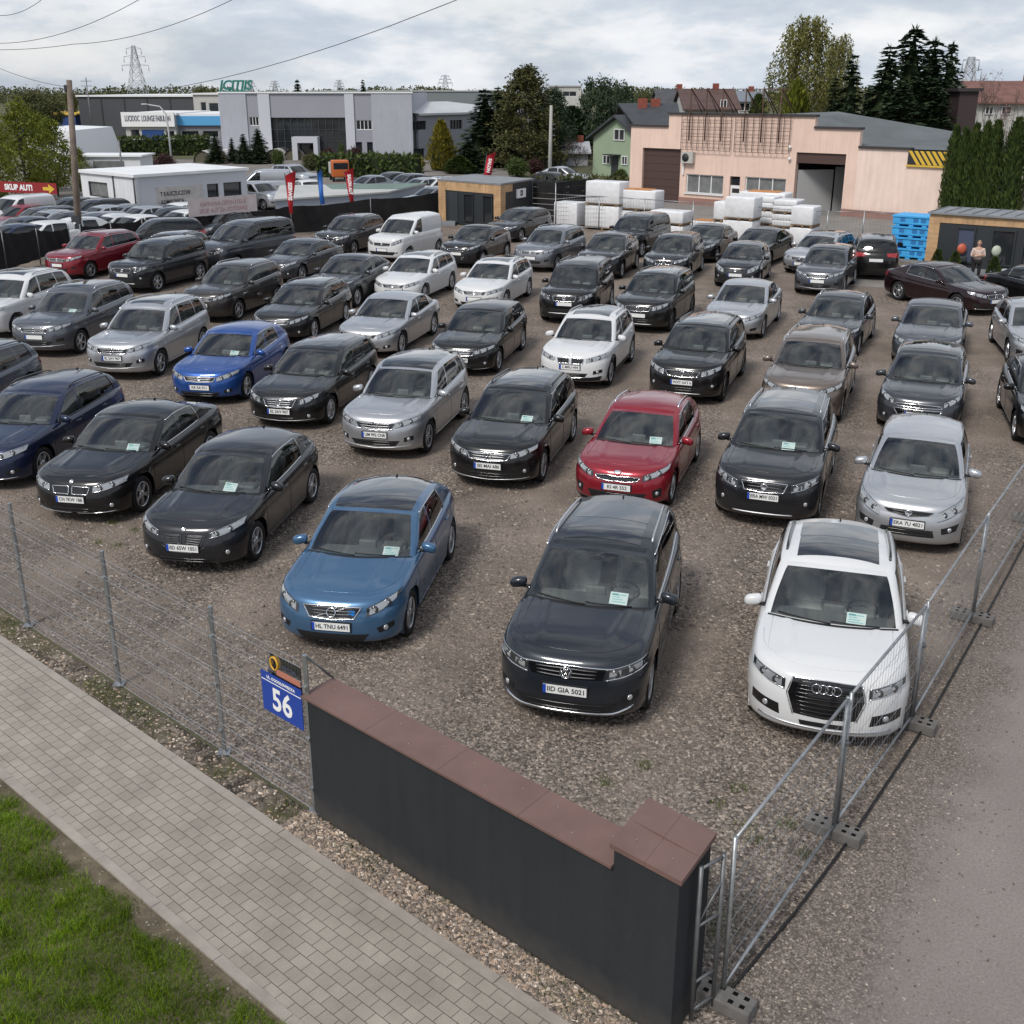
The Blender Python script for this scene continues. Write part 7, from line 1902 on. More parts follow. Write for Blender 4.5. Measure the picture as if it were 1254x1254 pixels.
mb = MB(); mb.add([(p.x - org.x, p.y - org.y, zc_ - .04) for p in q] + [(p.x - org.x, p.y - org.y, zc_ + .05) for p in q], [(0, 1, 5, 4), (1, 2, 6, 5), (2, 3, 7, 6), (3, 0, 4, 7), (4, 5, 6, 7)]); mb.build('roof', [roof_m], c1)
tF = lambda px: F1_.at(px, 250)[0]
mb = MB(); wood_boards(F1_, mb, 0, tF(546), .1, zc_ - .04, 0, org, True); wood_boards(F1_, mb, tF(605), F1_.L + .03, .1, zc_ - .04, 0, org, True); wood_boards(F1_, mb, tF(546), tF(605), zc_ - .52, zc_ - .04, 0, org, False)
wood_boards(F2_, mb, .0, F2_.at(618.5, 250)[0], .1, zc_ - .04, 0, org, True); wood_boards(F2_, mb, F2_.at(618.5, 250)[0], F2_.at(627, 250)[0], zc_ - .45, zc_ - .04, 0, org, False); mb.build('cladding', [wood], c1)
for a, b in ((568.5, 580), (592, 604)): w = F1_.rect(a, 234, b, 271); w = (w[0], w[1], .25, zc_ - .62); window(F1_, org, c1, w, anth, pane_d, 1, -.03)
mb = MB(); w = F1_.rect(550, 234, 561, 271); F1_.slab(mb, w[0], w[1], .1, zc_ - .62, -.04, -.003, 0, org); mb.build('door', [simple('door_anthracite', (.035, .04, .045), .45)], c1)
sq = F2_.rect(632, 231, 642.5, 242); mb = MB(); F2_.slab(mb, sq[0], sq[1], sq[2], sq[3], -.08, -.004, 0, org); s_ = mb.build('sign', [white_m], c1)
me = text_mesh('D', (sq[3] - sq[2]) * .8, .01, 'CENTER', .02); q = link('lettering', me, [M['ink']], s_); q.rotation_euler = (PI / 2, 0, math.atan2(F2_.D.y, F2_.D.x)); q.location = F2_.p((sq[0] + sq[1]) / 2, (sq[2] + sq[3]) / 2, -.085) - org
tag(MB().box(-1.3, 1.0, -.5, .5, 0, .18).build('step', [roof_m]), 'low grey step in front of the timber office container', 'step'); bpy.data.objects['step'].location = F1_.p(.8, 0, -.9)
XA, XB = gp(1132, 328), gp(1254, 339); F3 = Facade(XA, XA + (XB - XA) * 2.0); zc2 = F3.at(1190, 264)[1]
c2 = empty('office_container', (XA.x, XA.y, 0)); tag(c2, 'dark glazed office container with timber top band at the right edge', 'container'); org = Vector(c2.location)
mb = MB(); F3.slab(mb, .0, F3.L, .15, zc2 - .02, 0, 2.6, 0, org); mb.build('shell', [anth], c2)
mb = MB(); F3.slab(mb, -.1, F3.L, zc2 - .015, zc2 + .06, -.15, 2.7, 0, org)
for k in range(14): F3.slab(mb, k * .55, k * .55 + .02, zc2 + .061, zc2 + .10, -.1, 2.6, 0, org)
mb.build('roof', [roof_m], c2)
t1 = F3.at(1148, 300)[0]; zl = F3.at(1190, 275)[1]
mb = MB(); wood_boards(F3, mb, -.03, t1, .05, zl, 0, org, True, .2); wood_boards(F3, mb, -.03, F3.L, zl, zc2 - .02, 0, org, False, .22); mb.build('cladding', [wood], c2)
for a, b, m_ in ((1170, 1193, simple('pane_bluish', (.07, .085, .13), .1, coat=.5)), (1213, 1243, pane_d), (1252, 1280, pane_d)):
 w = F3.rect(a, 278, b, 330); window(F3, org, c2, (w[0], w[1], .35, zl - .12), anth, m_, 1, -.04)
tag(MB().box(-.3, 2.6, -.7, .3, 0, .16).build('step', [roof_m]), 'wide dark step below the right office container', 'step'); bpy.data.objects['step.001'].location = F3.p(1.2, 0, -.35)
for px, py, c_, lb in ((1174, 333, (.45, .10, .05), 'orange balloon-shaped seat before the right container'), (1216, 336, (.42, .46, .38), 'pale round seat before the right container')):
 e = empty('lounge_seat', gp(px, py)); tag(e, lb, 'seat'); mb = MB(); mb.ball((0, 0, .95), .2, 10, 0, (1, .55, 1.1)); mb.build('shell', [simple('seat_shell', c_, .5)], e); mb = MB(); mb.lathe([(.24, 0), (.24, .03), (.05, .06), (.05, .62)], 12); mb.rbox(-.22, .22, -.16, .16, .42, .66, .06); mb.build('base', [dark_f], e)
for px, py, lb in ((1146, 333, 'leftmost'), (1167, 336, 'middle'), (1215, 343, 'rightmost')):
 e = empty('potted_shrub', gp(px, py)); tag(e, 'small cone-shaped shrub, ' + lb + ' of three before the right container', 'shrub', 'cone shrubs by the container'); rg2 = random.Random(px); mb = MB()
 for q in range(420):
  z = rg2.random(); R_ = .24 * (1 - z) ** .8 * rg2.uniform(.7, 1.1) + .02; a = rg2.uniform(0, 2 * PI); card(mb, Vector((R_ * math.cos(a), R_ * math.sin(a), .18 + z * .7)), Vector((math.cos(a), math.sin(a), 1.2)), rvec(rg2), .12, .06)
 mb.build('foliage', [M['thuja']], e, fix=False); mb = MB(); mb.lathe([(.13, 0), (.17, .22), (.14, .22), (.1, .2)], 12); mb.build('pot', [dark_f], e)
bx = gp(1093, 314); by = gp(1138, 318); e = empty('crate_stack', (bx + by) / 2); tag(e, 'tall stack of bright blue plastic crates by the right container', 'crate stack'); ang = math.atan2((by - bx).y, (by - bx).x); e.rotation_euler = (0, 0, ang); L_ = (by - bx).length / 2; bm_ = simple('crate_blue', (.05, .36, .72), .5, var=.15, scale=3)
z = 0
for k in range(4):
 mb = MB(); h_ = .47; j = rng.uniform(-.03, .03)
 mb.rbox(-L_ + j, L_ + j, -.5, .9, z + .08, z + h_, .04, 0, None, 2, False)
 for q in (-.85, -.1, .6): mb.box(L_ * q + j, L_ * q + .2 + j, -.5, .9, z, z + .081)
 mb.box(-L_ - .03 + j, L_ + .03 + j, -.54, .94, z + h_ - .07, z + h_ - .005)
 for q in (-.6, .1, .5): mb.box(L_ * q, L_ * q + .22, -.506, -.5, z + .2, z + .4, 1)
 mb.build('crate', [bm_, simple('crate_shade', (.02, .16, .42), .6)], e); z += h_ + .004
def person(px, py):
 p = gp(px, py); h = rad(-108); r = empty('person', p, h + PI / 2); tag(r, 'person in cream pullover and black trousers standing with folded arms before the container', 'person')
 skin = simple('skin', (.46, .27, .20), .6); knit = simple('cream_knit', (.55, .44, .38), .9, var=.1, scale=20); trs = simple('black_cloth', (.010, .010, .012), .9); hair = simple('hair_fair', (.30, .20, .12), .8)
 s_ = 1.60 / 1.75
 def skinned(name, pts, edges, radii, mat, parent):
  me = bpy.data.meshes.new(name); me.from_pydata([Vector(q) * s_ for q in pts], edges, []); me.update(); o = link(name, me, [mat], parent)
  sm = o.modifiers.new('skin', 'SKIN'); sm.use_smooth_shade = True
  for v, rr in zip(me.skin_vertices[0].data, radii): v.radius = (rr[0] * s_, rr[1] * s_) if isinstance(rr, tuple) else (rr * s_, rr * s_)
  me.skin_vertices[0].data[0].use_root = True; sb = o.modifiers.new('sub', 'SUBSURF'); sb.levels = 2; sb.render_levels = 2
  dg = bpy.context.evaluated_depsgraph_get(); m2 = bpy.data.meshes.new_from_object(o.evaluated_get(dg)); o.modifiers.clear(); o.data = m2
  if not m2.materials: m2.materials.append(mat)
  for f in m2.polygons: f.use_smooth = True
  return o
 P_ = [(0, 0, .98), (0, 0, 1.12), (0, -.01, 1.30), (0, 0, 1.43), (0, -.01, 1.52), (0, -.02, 1.60), (0, -.03, 1.68), (0, -.02, 1.74),
   (.10, 0, .92), (.12, -.01, .52), (.12, .01, .10), (.13, -.09, .04), (-.10, 0, .92), (-.12, -.01, .52), (-.12, .01, .10), (-.13, -.09, .04),
   (.19, 0, 1.41), (.26, -.02, 1.14), (.02, -.20, 1.19), (-.12, -.19, 1.22), (-.19, 0, 1.41), (-.26, -.02, 1.14), (-.04, -.22, 1.16), (.11, -.20, 1.20)]
 E_ = [(0, 1), (1, 2), (2, 3), (3, 4), (4, 5), (5, 6), (6, 7), (0, 8), (8, 9), (9, 10), (10, 11), (0, 12), (12, 13), (13, 14), (14, 15), (3, 16), (16, 17), (17, 18), (18, 19), (3, 20), (20, 21), (21, 22), (22, 23)]
 Rr = [(.155, .11), (.15, .11), (.17, .115), (.13, .09), .055, (.07, .085), (.075, .095), (.05, .07), (.085, .09), .06, .042, .035, (.085, .09), .06, .042, .035, .065, .05, .042, .03, .065, .05, .042, .03]
 b = skinned('body', P_, E_, Rr, skin, r)
 tp = [0, 1, 2, 3, 16, 17, 18, 20, 21, 22]; ix = {v: i for i, v in enumerate(tp)}
 skinned('pullover', [P_[v] if v else (0, 0, .94) for v in tp], [(ix[a], ix[c]) for a, c in E_ if a in ix and c in ix], [((q[0] + .022, q[1] + .022) if isinstance(q, tuple) else q + .018) for q in (Rr[v] for v in tp)], knit, r)
 tp = [0, 8, 9, 10, 12, 13, 14]; ix2 = {v: i for i, v in enumerate(tp)}
 skinned('trousers', [P_[v] for v in tp], [(ix2[a], ix2[c]) for a, c in E_ if a in ix2 and c in ix2], [((q[0] + .012, q[1] + .012) if isinstance(q, tuple) else q + .018) for q in (Rr[v] for v in tp)], trs, r)
 mb = MB(); mb.ball(Vector((0, .012, 1.70)) * s_, .098 * s_, 10, 0, (.86, .98, .95)); mb.v = [v if v[1] > -.045 or v[2] > 1.73 * s_ else (v[0] * .8, v[1] * .2, v[2]) for v in mb.v]; mb.build('hair', [hair], r)
 mb = MB(); mb.ball(Vector((0, -.125, 1.645)) * s_, .016, 6, 0, (1, 1, 1.4)); mb.build('nose', [skin], r)
 mb = MB()
 for sx_ in (-1, 1): mb.ball(Vector((.034 * sx_, -.112, 1.675)) * s_, .011, 6)
 mb.build('eyes', [M['ink']], r)
 mb = MB(); mb.rbox(-.026, .026, -.118 * s_, -.105 * s_, 1.600 * s_, 1.610 * s_, .004); mb.build('mouth', [simple('lips', (.30, .11, .09), .6)], r)
 for sx_ in (-1, 1):
  mb = MB(); mb.ball(Vector((.082 * sx_, -.02, 1.665)) * s_, .024, 6, 0, (.4, .8, 1.3)); mb.build('ear', [skin], r)
  mb = MB(); c = Vector((-.155 * sx_ * -1, -.195, 1.215)) * s_ if sx_ > 0 else Vector((-.165, -.19, 1.23)) * s_
  mb.rbox(c.x - .035, c.x + .035, c.y - .03, c.y + .005, c.z - .04, c.z + .04, .014)
  for k in range(4): mb.tube([c + Vector((.03 * sx_, -.012, .028 - k * .019)), c + Vector((.065 * sx_, -.008, .027 - k * .019)), c + Vector((.088 * sx_ - .004 * abs(k - 1) * sx_, .012, .025 - k * .019))], [.0095, .009, .007], 6)
  mb.tube([c + Vector((-.01 * sx_, -.012, .035)), c + Vector((.01 * sx_, -.018, .062)), c + Vector((.03 * sx_, -.012, .075))], [.011, .010, .008], 6)
  mb.build('hand', [skin], r)
 for sx_ in (-1, 1):
  mb = MB(); mb.rbox(sx_ * .125 * s_ - .048, sx_ * .125 * s_ + .048, -.20, .06, 0, .085, .03); mb.build('shoe', [trs], r)
 return r
person(1193, 346)
# ------------------------------------------------------------------ fences at the back
net = simple('black_netting', (.022, .021, .022), .9, spec=.15, var=.3, scale=1.5, bump=.3, bscale=6)
def net_fence(name, label, pts, tops, lifts):
 """netting between posts: pts photo feet, tops photo rows of the upper edge, lifts metres the cloth is off the ground"""
 g = [gp(*p) for p in pts]; e = empty(name, g[0]); tag(e, label, 'fence'); o = Vector(g[0]); hs = [at_y(p[0], t, q.y).z for p, t, q in zip(pts, tops, g)]
 for q, h in zip(g, hs): mb = MB(); mb.tube([q - o, q - o + Vector((0, 0, h + .06))], .03, 6); mb.build('post', [galv_d], e)
 mb = MB(); n = 14; rg2 = random.Random(len(label))
 for i in range(len(g) - 1):
  a, b = g[i], g[i + 1]; vs = []
  d = (b - a).normalized(); s = Vector((-d.y, d.x, 0))
  for k in range(n + 1):
   t = k / n; p = a.lerp(b, t) - o; h = lerp(hs[i], hs[i + 1], t) - .10 * math.sin(PI * t) - rg2.uniform(0, .03); l = lerp(lifts[i], lifts[i + 1], t) + .06 * math.sin(PI * t * 2) * (1 if lifts[i] > .1 else 0)
   for w in range(5):
    f = w / 4; vs.append(p + s * (.05 * math.sin(k * 1.3 + w) * (1 if 0 < k < n else .2)) + Vector((0, 0, lerp(l, h, f))))
  base = len(mb.v)
  mb.add(vs, [(k * 5 + w, k * 5 + 5 + w, k * 5 + 6 + w, k * 5 + 1 + w) for k in range(n) for w in range(4)], 0, True)
 mb.build('netting', [net], e, fix=False)
net_fence('net_fence', 'black netting fence left of the wooden pole', [(-40, 341), (9, 333), (50, 324), (88, 314)], [294, 284, 281, 279], [.05, .1, .25, .15])
net_fence('net_fence', 'black netting fence hanging clear of the ground right of the wooden pole', [(103, 318), (140, 314), (178, 310), (228, 302)], [276, 272, 268.5, 264], [.55, .6, .55, .6])
net_fence('net_fence', 'long black netting fence running up to the timber office container', [(231, 301), (290, 294), (358, 287), (455, 279), (538, 271)], [264, 258, 252, 243, 235], [.1, .05, .05, .05, .05])
fb = Facade(gp(229, 302), gp(314, 292)); b_ = fb.rect(228.5, 243, 313, 262); e = empty('banner', fb.p((b_[0] + b_[1]) / 2, b_[2], -.12)); tag(e, 'pale banner with faded red print on the black netting fence', 'banner'); org = Vector(e.location)
mb = MB(); fb.slab(mb, b_[0], b_[1], b_[2], b_[3] + .1, -.13, -.11, 0, org); mb.build('cloth', [simple('banner_cloth', (.52, .46, .46), .7, var=.12, scale=3)], e)
for k, tx_ in enumerate(('NAPRAWA OPON I FELG', 'SKUP AUT ZA GOTOWKE')):
 me = text_mesh(tx_, .3, .003, 'CENTER', .004); q = link('lettering', me, [simple('faded_print', (.40, .24, .25), .7)], e); q.rotation_euler = (PI / 2, 0, math.atan2(fb.D.y, fb.D.x)); q.location = fb.p((b_[0] + b_[1]) / 2, lerp(b_[2], b_[3], .72 - .42 * k), -.134) - org; q.scale.x = .8
fb = Facade((at_y(-10, 228, 70).x, 70), (at_y(70, 226, 68).x, 68)); b_ = fb.rect(-10, 224, 69, 236); e = empty('banner', fb.p((b_[0] + b_[1]) / 2, b_[2])); tag(e, 'red banner with white letters and yellow arrow at the left edge', 'banner'); org = Vector(e.location)
mb = MB(); fb.slab(mb, b_[0], b_[1], b_[2] - .02, b_[3] + .05, 0, .03, 0, org); mb.build('cloth', [simple('banner_red', (.24, .012, .016), .6)], e)
me = text_mesh('SKUP AUT!', .46, .004, 'CENTER', .02); q = link('lettering', me, [white_m], e); q.rotation_euler = (PI / 2, 0, math.atan2(fb.D.y, fb.D.x)); q.location = fb.p((b_[0] + b_[1]) / 2 - .4, (b_[2] + b_[3]) / 2, -.01) - org
mb = MB(); t0 = b_[1] - 1.05; zc_ = (b_[2] + b_[3]) / 2
mb.add([fb.p(t0 + a, zc_ + b, -.012) - org for a, b in ((0, .1), (.45, .1), (.45, .28), (.9, 0), (.45, -.28), (.45, -.1), (0, -.1))], [(0, 1, 2, 3, 4, 5, 6)]); mb.build('arrow', [yel], e)
mb = MB();
for t in (b_[0] + .1, b_[1] - .1): fb.slab(mb, t, t + .08, 0, b_[2], 0, .05, 0, org)
mb.build('posts', [galv_d], e)
def post_fence(name, label, pts, h, kind, mat):
 g = [gp(*p) for p in pts]; e = empty(name, g[0]); tag(e, label, 'fence'); o = Vector(g[0])
 for q in g: mb = MB(); mb.tube([q - o, q - o + Vector((0, 0, h + .05))], .03, 6); mb.build('post', [galv], e)
 mb = MB()
 for a, b in zip(g, g[1:]):
  a, b = a - o, b - o; L_ = (b - a).length; up = Vector((0, 0, 1))
  if kind == 'slat':
   for k in range(7): z = .1 + k * h / 7; mb.bar(a + up * (z + h / 16), b + up * (z + h / 16), .03, h / 7 - .03)
  else:
   for z in (.1, h): mb.tube([a + up * z, b + up * z], .02, 5)
   n = int(L_ / .16)
   for k in range(1, n): p = a.lerp(b, k / n); mb.tube([p + up * .1, p + up * h], .004, 3, 0, False, caps=False)
   for k in range(1, 8): mb.tube([a + up * h * k / 8, b + up * h * k / 8], .005, 3, 0, False, caps=False)
 mb.build('infill', [mat], e, fix=False)
post_fence('slat_fence', 'black slatted screen between timber container and white stacks', [(652, 271), (680, 273), (718, 268)], 2.15, 'slat', net)
post_fence('wire_fence', 'light wire fence in front of the white wrapped stacks', [(680, 278), (733, 281.5), (755, 283), (788, 286), (847, 291), (905, 296), (975, 303.5), (1010, 305), (1054, 306), (1092, 309)], 1.75, 'wire', galv)
# ------------------------------------------------------------------ white wrapped stacks
wrap = simple('white_wrap', (.66, .665, .68), .45, spec=.5, var=.10, scale=2.5, bump=1, bscale=4)
pal = simple('pallet_wood', (.24, .16, .09), .9, var=.3, scale=3)
plank = simple('plank_orange', (.48, .22, .08), .8, var=.3, scale=4)
def stack(x0, x1, ytop, ybot, levels, label, depth=1.15, planks=False, ang=None, zb=0):
 a, b = gp(x0, ybot), gp(x1, ybot); c = (a + b) / 2; w = (b - a).length; h = at_y((x0 + x1) / 2, ytop, c.y).z
 h = max(h * 1.1, .5)
 e = empty('wrapped_stack', c + Vector((0, depth / 2, 0)), rad(-34) if ang is None else rad(ang)); tag(e, label, 'pallet stack', 'white wrapped pallet stacks before the workshop')
 w *= .98; mb = MB(); z = 0; pb = MB(); rg2 = random.Random(int(x0))
 for k in range(levels):
  hh = h / levels
  for q in (-.45, 0, .38): pb.box(w * q, w * q + .09, -depth / 2, depth / 2, z, z + .09)
  pb.box(-w / 2, w / 2, -depth / 2, depth / 2, z + .09, z + .115)
  zz0 = z + .116; n_ = 1 if levels < 3 else 2; hb_ = (hh - .13) / n_
  for q in range(n_):
   j = rg2.uniform(-.025, .025); g = rg2.uniform(0, .03)
   mb.rbox(-w / 2 + g + j, w / 2 - g + j, -depth / 2 + g, depth / 2 - g, zz0 + q * hb_, zz0 + (q + 1) * hb_ + .01, .06, 0, None, 2)
  z += hh
 mb.build('wrapped_load', [wrap], e); pb.build('pallet', [pal], e)
 if planks:
  mb = MB()
  for q in range(4): mb.box(-w * .35, w * .3, -.4 + q * .22, -.3 + q * .22, h + .005, h + .05)
  mb.build('plank', [plank], e)
 return e
stack(719, 768, 228, 282, 2, 'large white wrapped stack, leftmost tall one behind the wire fence')
stack(757, 812, 238, 284, 2, 'white wrapped stack with orange planks on top, left group', planks=True)
stack(682, 716, 251, 279, 1, 'low white wrapped stack beside the black slatted screen')
stack(800, 846, 262, 294, 2, 'white wrapped stack behind the dark SUV, end of the left group')
stack(849, 883, 273, 289, 1, 'low white stack with orange planks in the gap between the groups', planks=True)
stack(879, 898, 252, 297, 2, 'narrow white wrapped stack, leftmost of the right group')
stack(890, 930, 247, 299, 2, 'broad white wrapped stack before the white workshop door')
stack(907, 968, 241, 290, 2, 'long white wrapped stack with planks behind the right group', planks=True)
stack(928, 953, 246, 294, 3, 'tall narrow white wrapped stack in the middle of the right group')
stack(950, 981, 250, 298, 3, 'white wrapped stack, second from right in the right group')
stack(973, 1002, 258, 305, 2, 'white wrapped stack at the right end, before the open bay')
# ------------------------------------------------------------------ houses
green_m = simple('green_render', (.27, .34, .235), .85, var=.08, scale=.5); slate_m = simple('slate_roof', (.040, .044, .050), .7, var=.2, scale=1.2); brick = simple('chimney_brick', (.22, .06, .04), .9, var=.2, scale=5)
def at3(px, py, Y): return at_y(px, py, Y)
Y0 = 97
e = empty('green_house', (at3(760, 200, Y0).x, Y0, 0)); tag(e, 'light green house with dark slate roof and red chimneys behind the workshop', 'house'); org = Vector(e.location)
gf = Facade((at3(726, 200, Y0 + 3).x, Y0 + 3), (at3(772, 200, Y0 - 1).x, Y0 - 1))
pk = gf.at(757, 144); le = gf.at(728, 166); re = (gf.L, gf.at(771, 157)[1])
bk = 12
mb = MB(); pts = [(0, 0), (gf.L, 0), (gf.L, re[1]), pk, (0, le[1])]
mb.add([gf.p(t, z) - org for t, z in pts] + [gf.p(t, z, bk) - org for t, z in pts], [(0, 1, 2, 3, 4), (9, 8, 7, 6, 5), (0, 5, 6, 1), (1, 6, 7, 2), (4, 9, 5, 0)]); mb.build('wall', [green_m], e)
mb = MB(); ap = at3(763, 128, Y0 + 3);
def slab3(mb, q, th=.18):
 mb.add([Vector(p) - org for p in q] + [Vector(p) - org + Vector((0, 0, th)) for p in q], [(0, 1, 2, 3), (4, 5, 6, 7), (0, 1, 5, 4), (1, 2, 6, 5), (2, 3, 7, 6), (3, 0, 4, 7)])
slab3(mb, [gf.p(-.5, le[1] - .35, -.5), gf.p(pk[0], pk[1] + .05, -.5), gf.p(pk[0], pk[1] + .05, bk), gf.p(-.5, le[1] - .35, bk)])
slab3(mb, [gf.p(pk[0] + .001, pk[1] + .05, -.5), gf.p(gf.L + .6, re[1] - .5, -.5), gf.p(gf.L + .6, re[1] - .5, bk), gf.p(pk[0] + .001, pk[1] + .05, bk)])
q0, q1, q2, q3 = at3(757, 129, Y0 + 4), at3(830, 129, Y0 + 2), at3(835, 156, Y0 - 4), at3(778, 157, Y0 - 3)
slab3(mb, [q0, q1, q2, q3]); slab3(mb, [q0 + Vector((0, .01, 0)), q1 + Vector((0, .01, 0)), q1 + Vector((0, 6, -2.4)), q0 + Vector((0, 6, -2.4))])
mb.build('roof', [slate_m], e)
for px in (787, 803):
 c = at3(px, 122, Y0 + 2) - org; mb = MB(); mb.box(c.x - .38, c.x + .38, c.y - .3, c.y + .3, c.z - 1.2, c.z + .1); mb.build('chimney', [brick], e)
for w in ((752.5, 158, 765.5, 172), (739, 190, 747.5, 201), (762, 191, 769, 202)): window(gf, org, e, gf.rect(*w), white_f, pane_d, 2, -.04)
w = gf.rect(749, 191, 757, 212); mb = MB(); gf.slab(mb, w[0], w[1], 0, w[3], -.05, -.003, 0, org); mb.build('door', [dark_f], e); mb = MB(); gf.slab(mb, w[0] - .3, w[1] + .3, w[3] + .05, w[3] + .15, -.8, -.004, 0, org); mb.build('door_canopy', [dark_f], e)
def gable_house(name, px0, px1, yr, ye, Y, wallm, roofm, label, depth=9, wins=()):
 """roof ridge runs across the picture at row yr, eaves at row ye"""
 a, b = at3(px0, ye, Y), at3(px1, ye, Y); rz = at3((px0 + px1) / 2, yr, Y + depth / 2).z; o = Vector(((a.x + b.x) / 2, Y, 0)); e = empty(name, o); tag(e, label, 'house')
 x0, x1, z = a.x - o.x, b.x - o.x, a.z; mb = MB(); mb.box(x0 + .3, x1 - .3, .3, depth - .3, 0, z); mb.add([(x0 + .3, .3, z), (x0 + .3, depth - .3, z), (x0 + .3, depth / 2, rz - .1), (x1 - .3, .3, z), (x1 - .3, depth - .3, z), (x1 - .3, depth / 2, rz - .1)], [(0, 1, 2), (3, 4, 5)]); mb.build('wall', [wallm], e)
 mb = MB()
 for q in ([(x0, -.2, z - .1), (x1, -.2, z - .1), (x1, depth / 2, rz), (x0, depth / 2, rz)], [(x0, depth / 2 + .001, rz), (x1, depth / 2 + .001, rz), (x1, depth + .2, z - .1), (x0, depth + .2, z - .1)]):
  mb.add(q + [(p[0], p[1], p[2] + .15) for p in q], [(0, 1, 2, 3), (4, 5, 6, 7), (0, 1, 5, 4), (1, 2, 6, 5), (2, 3, 7, 6), (3, 0, 4, 7)])
 mb.build('roof', [roofm], e); mb = MB(); mb.box(x0 + (x1 - x0) * .62, x0 + (x1 - x0) * .62 + .6, depth / 2 - .3, depth / 2 + .3, rz - .4, rz + .7); mb.build('chimney', [brick], e)
 f = Facade((a.x, Y + .3), (b.x, Y + .3))
 for w in wins: window(f, o, e, f.rect(*w), white_f, pane_d, 2, -.06)
brownroof = simple('brown_roof', (.085, .05, .042), .8, var=.25, scale=1); greyroof = simple('grey_roof', (.06, .062, .068), .8, var=.25, scale=1); redroof = simple('red_roof', (.16, .075, .06), .8, var=.25, scale=1)
gable_house('house', 806, 852, 111, 131, 128, cream, greyroof, 'grey-roofed house behind the parapet of the workshop', 9)
gable_house('house', 836, 908, 110.5, 134, 122, cream, brownroof, 'brown-roofed house behind the rusty sign frames', 9, [(882, 122, 890, 132)])
gable_house('house', 893, 945, 113, 124, 140, cream, simple('blue_roof', (.16, .18, .21), .7), 'pale house with blue-grey roof left of the birch', 9, [(905, 126, 918, 136)])
gable_house('house', 1196, 1330, 101, 126, 108, cream, redroof, 'reddish roofed house behind the bare pink tree at the right', 10, [(1206, 130, 1216, 140), (1226, 130, 1238, 140)])
gable_house('shed', 684, 724, 175, 187, 112, simple('shed_grey', (.40, .41, .43), .8), simple('shed_roof', (.36, .37, .39), .7), 'pale grey shed left of the green house', 6)
f, e, o, z = box_building('stair_tower', 1176, 1199, 112, 92, 2.2, simple('maroon_board', (.040, .024, .026), .7), flash, 'tall dark maroon hoarding above the thuja row', 'hoarding')
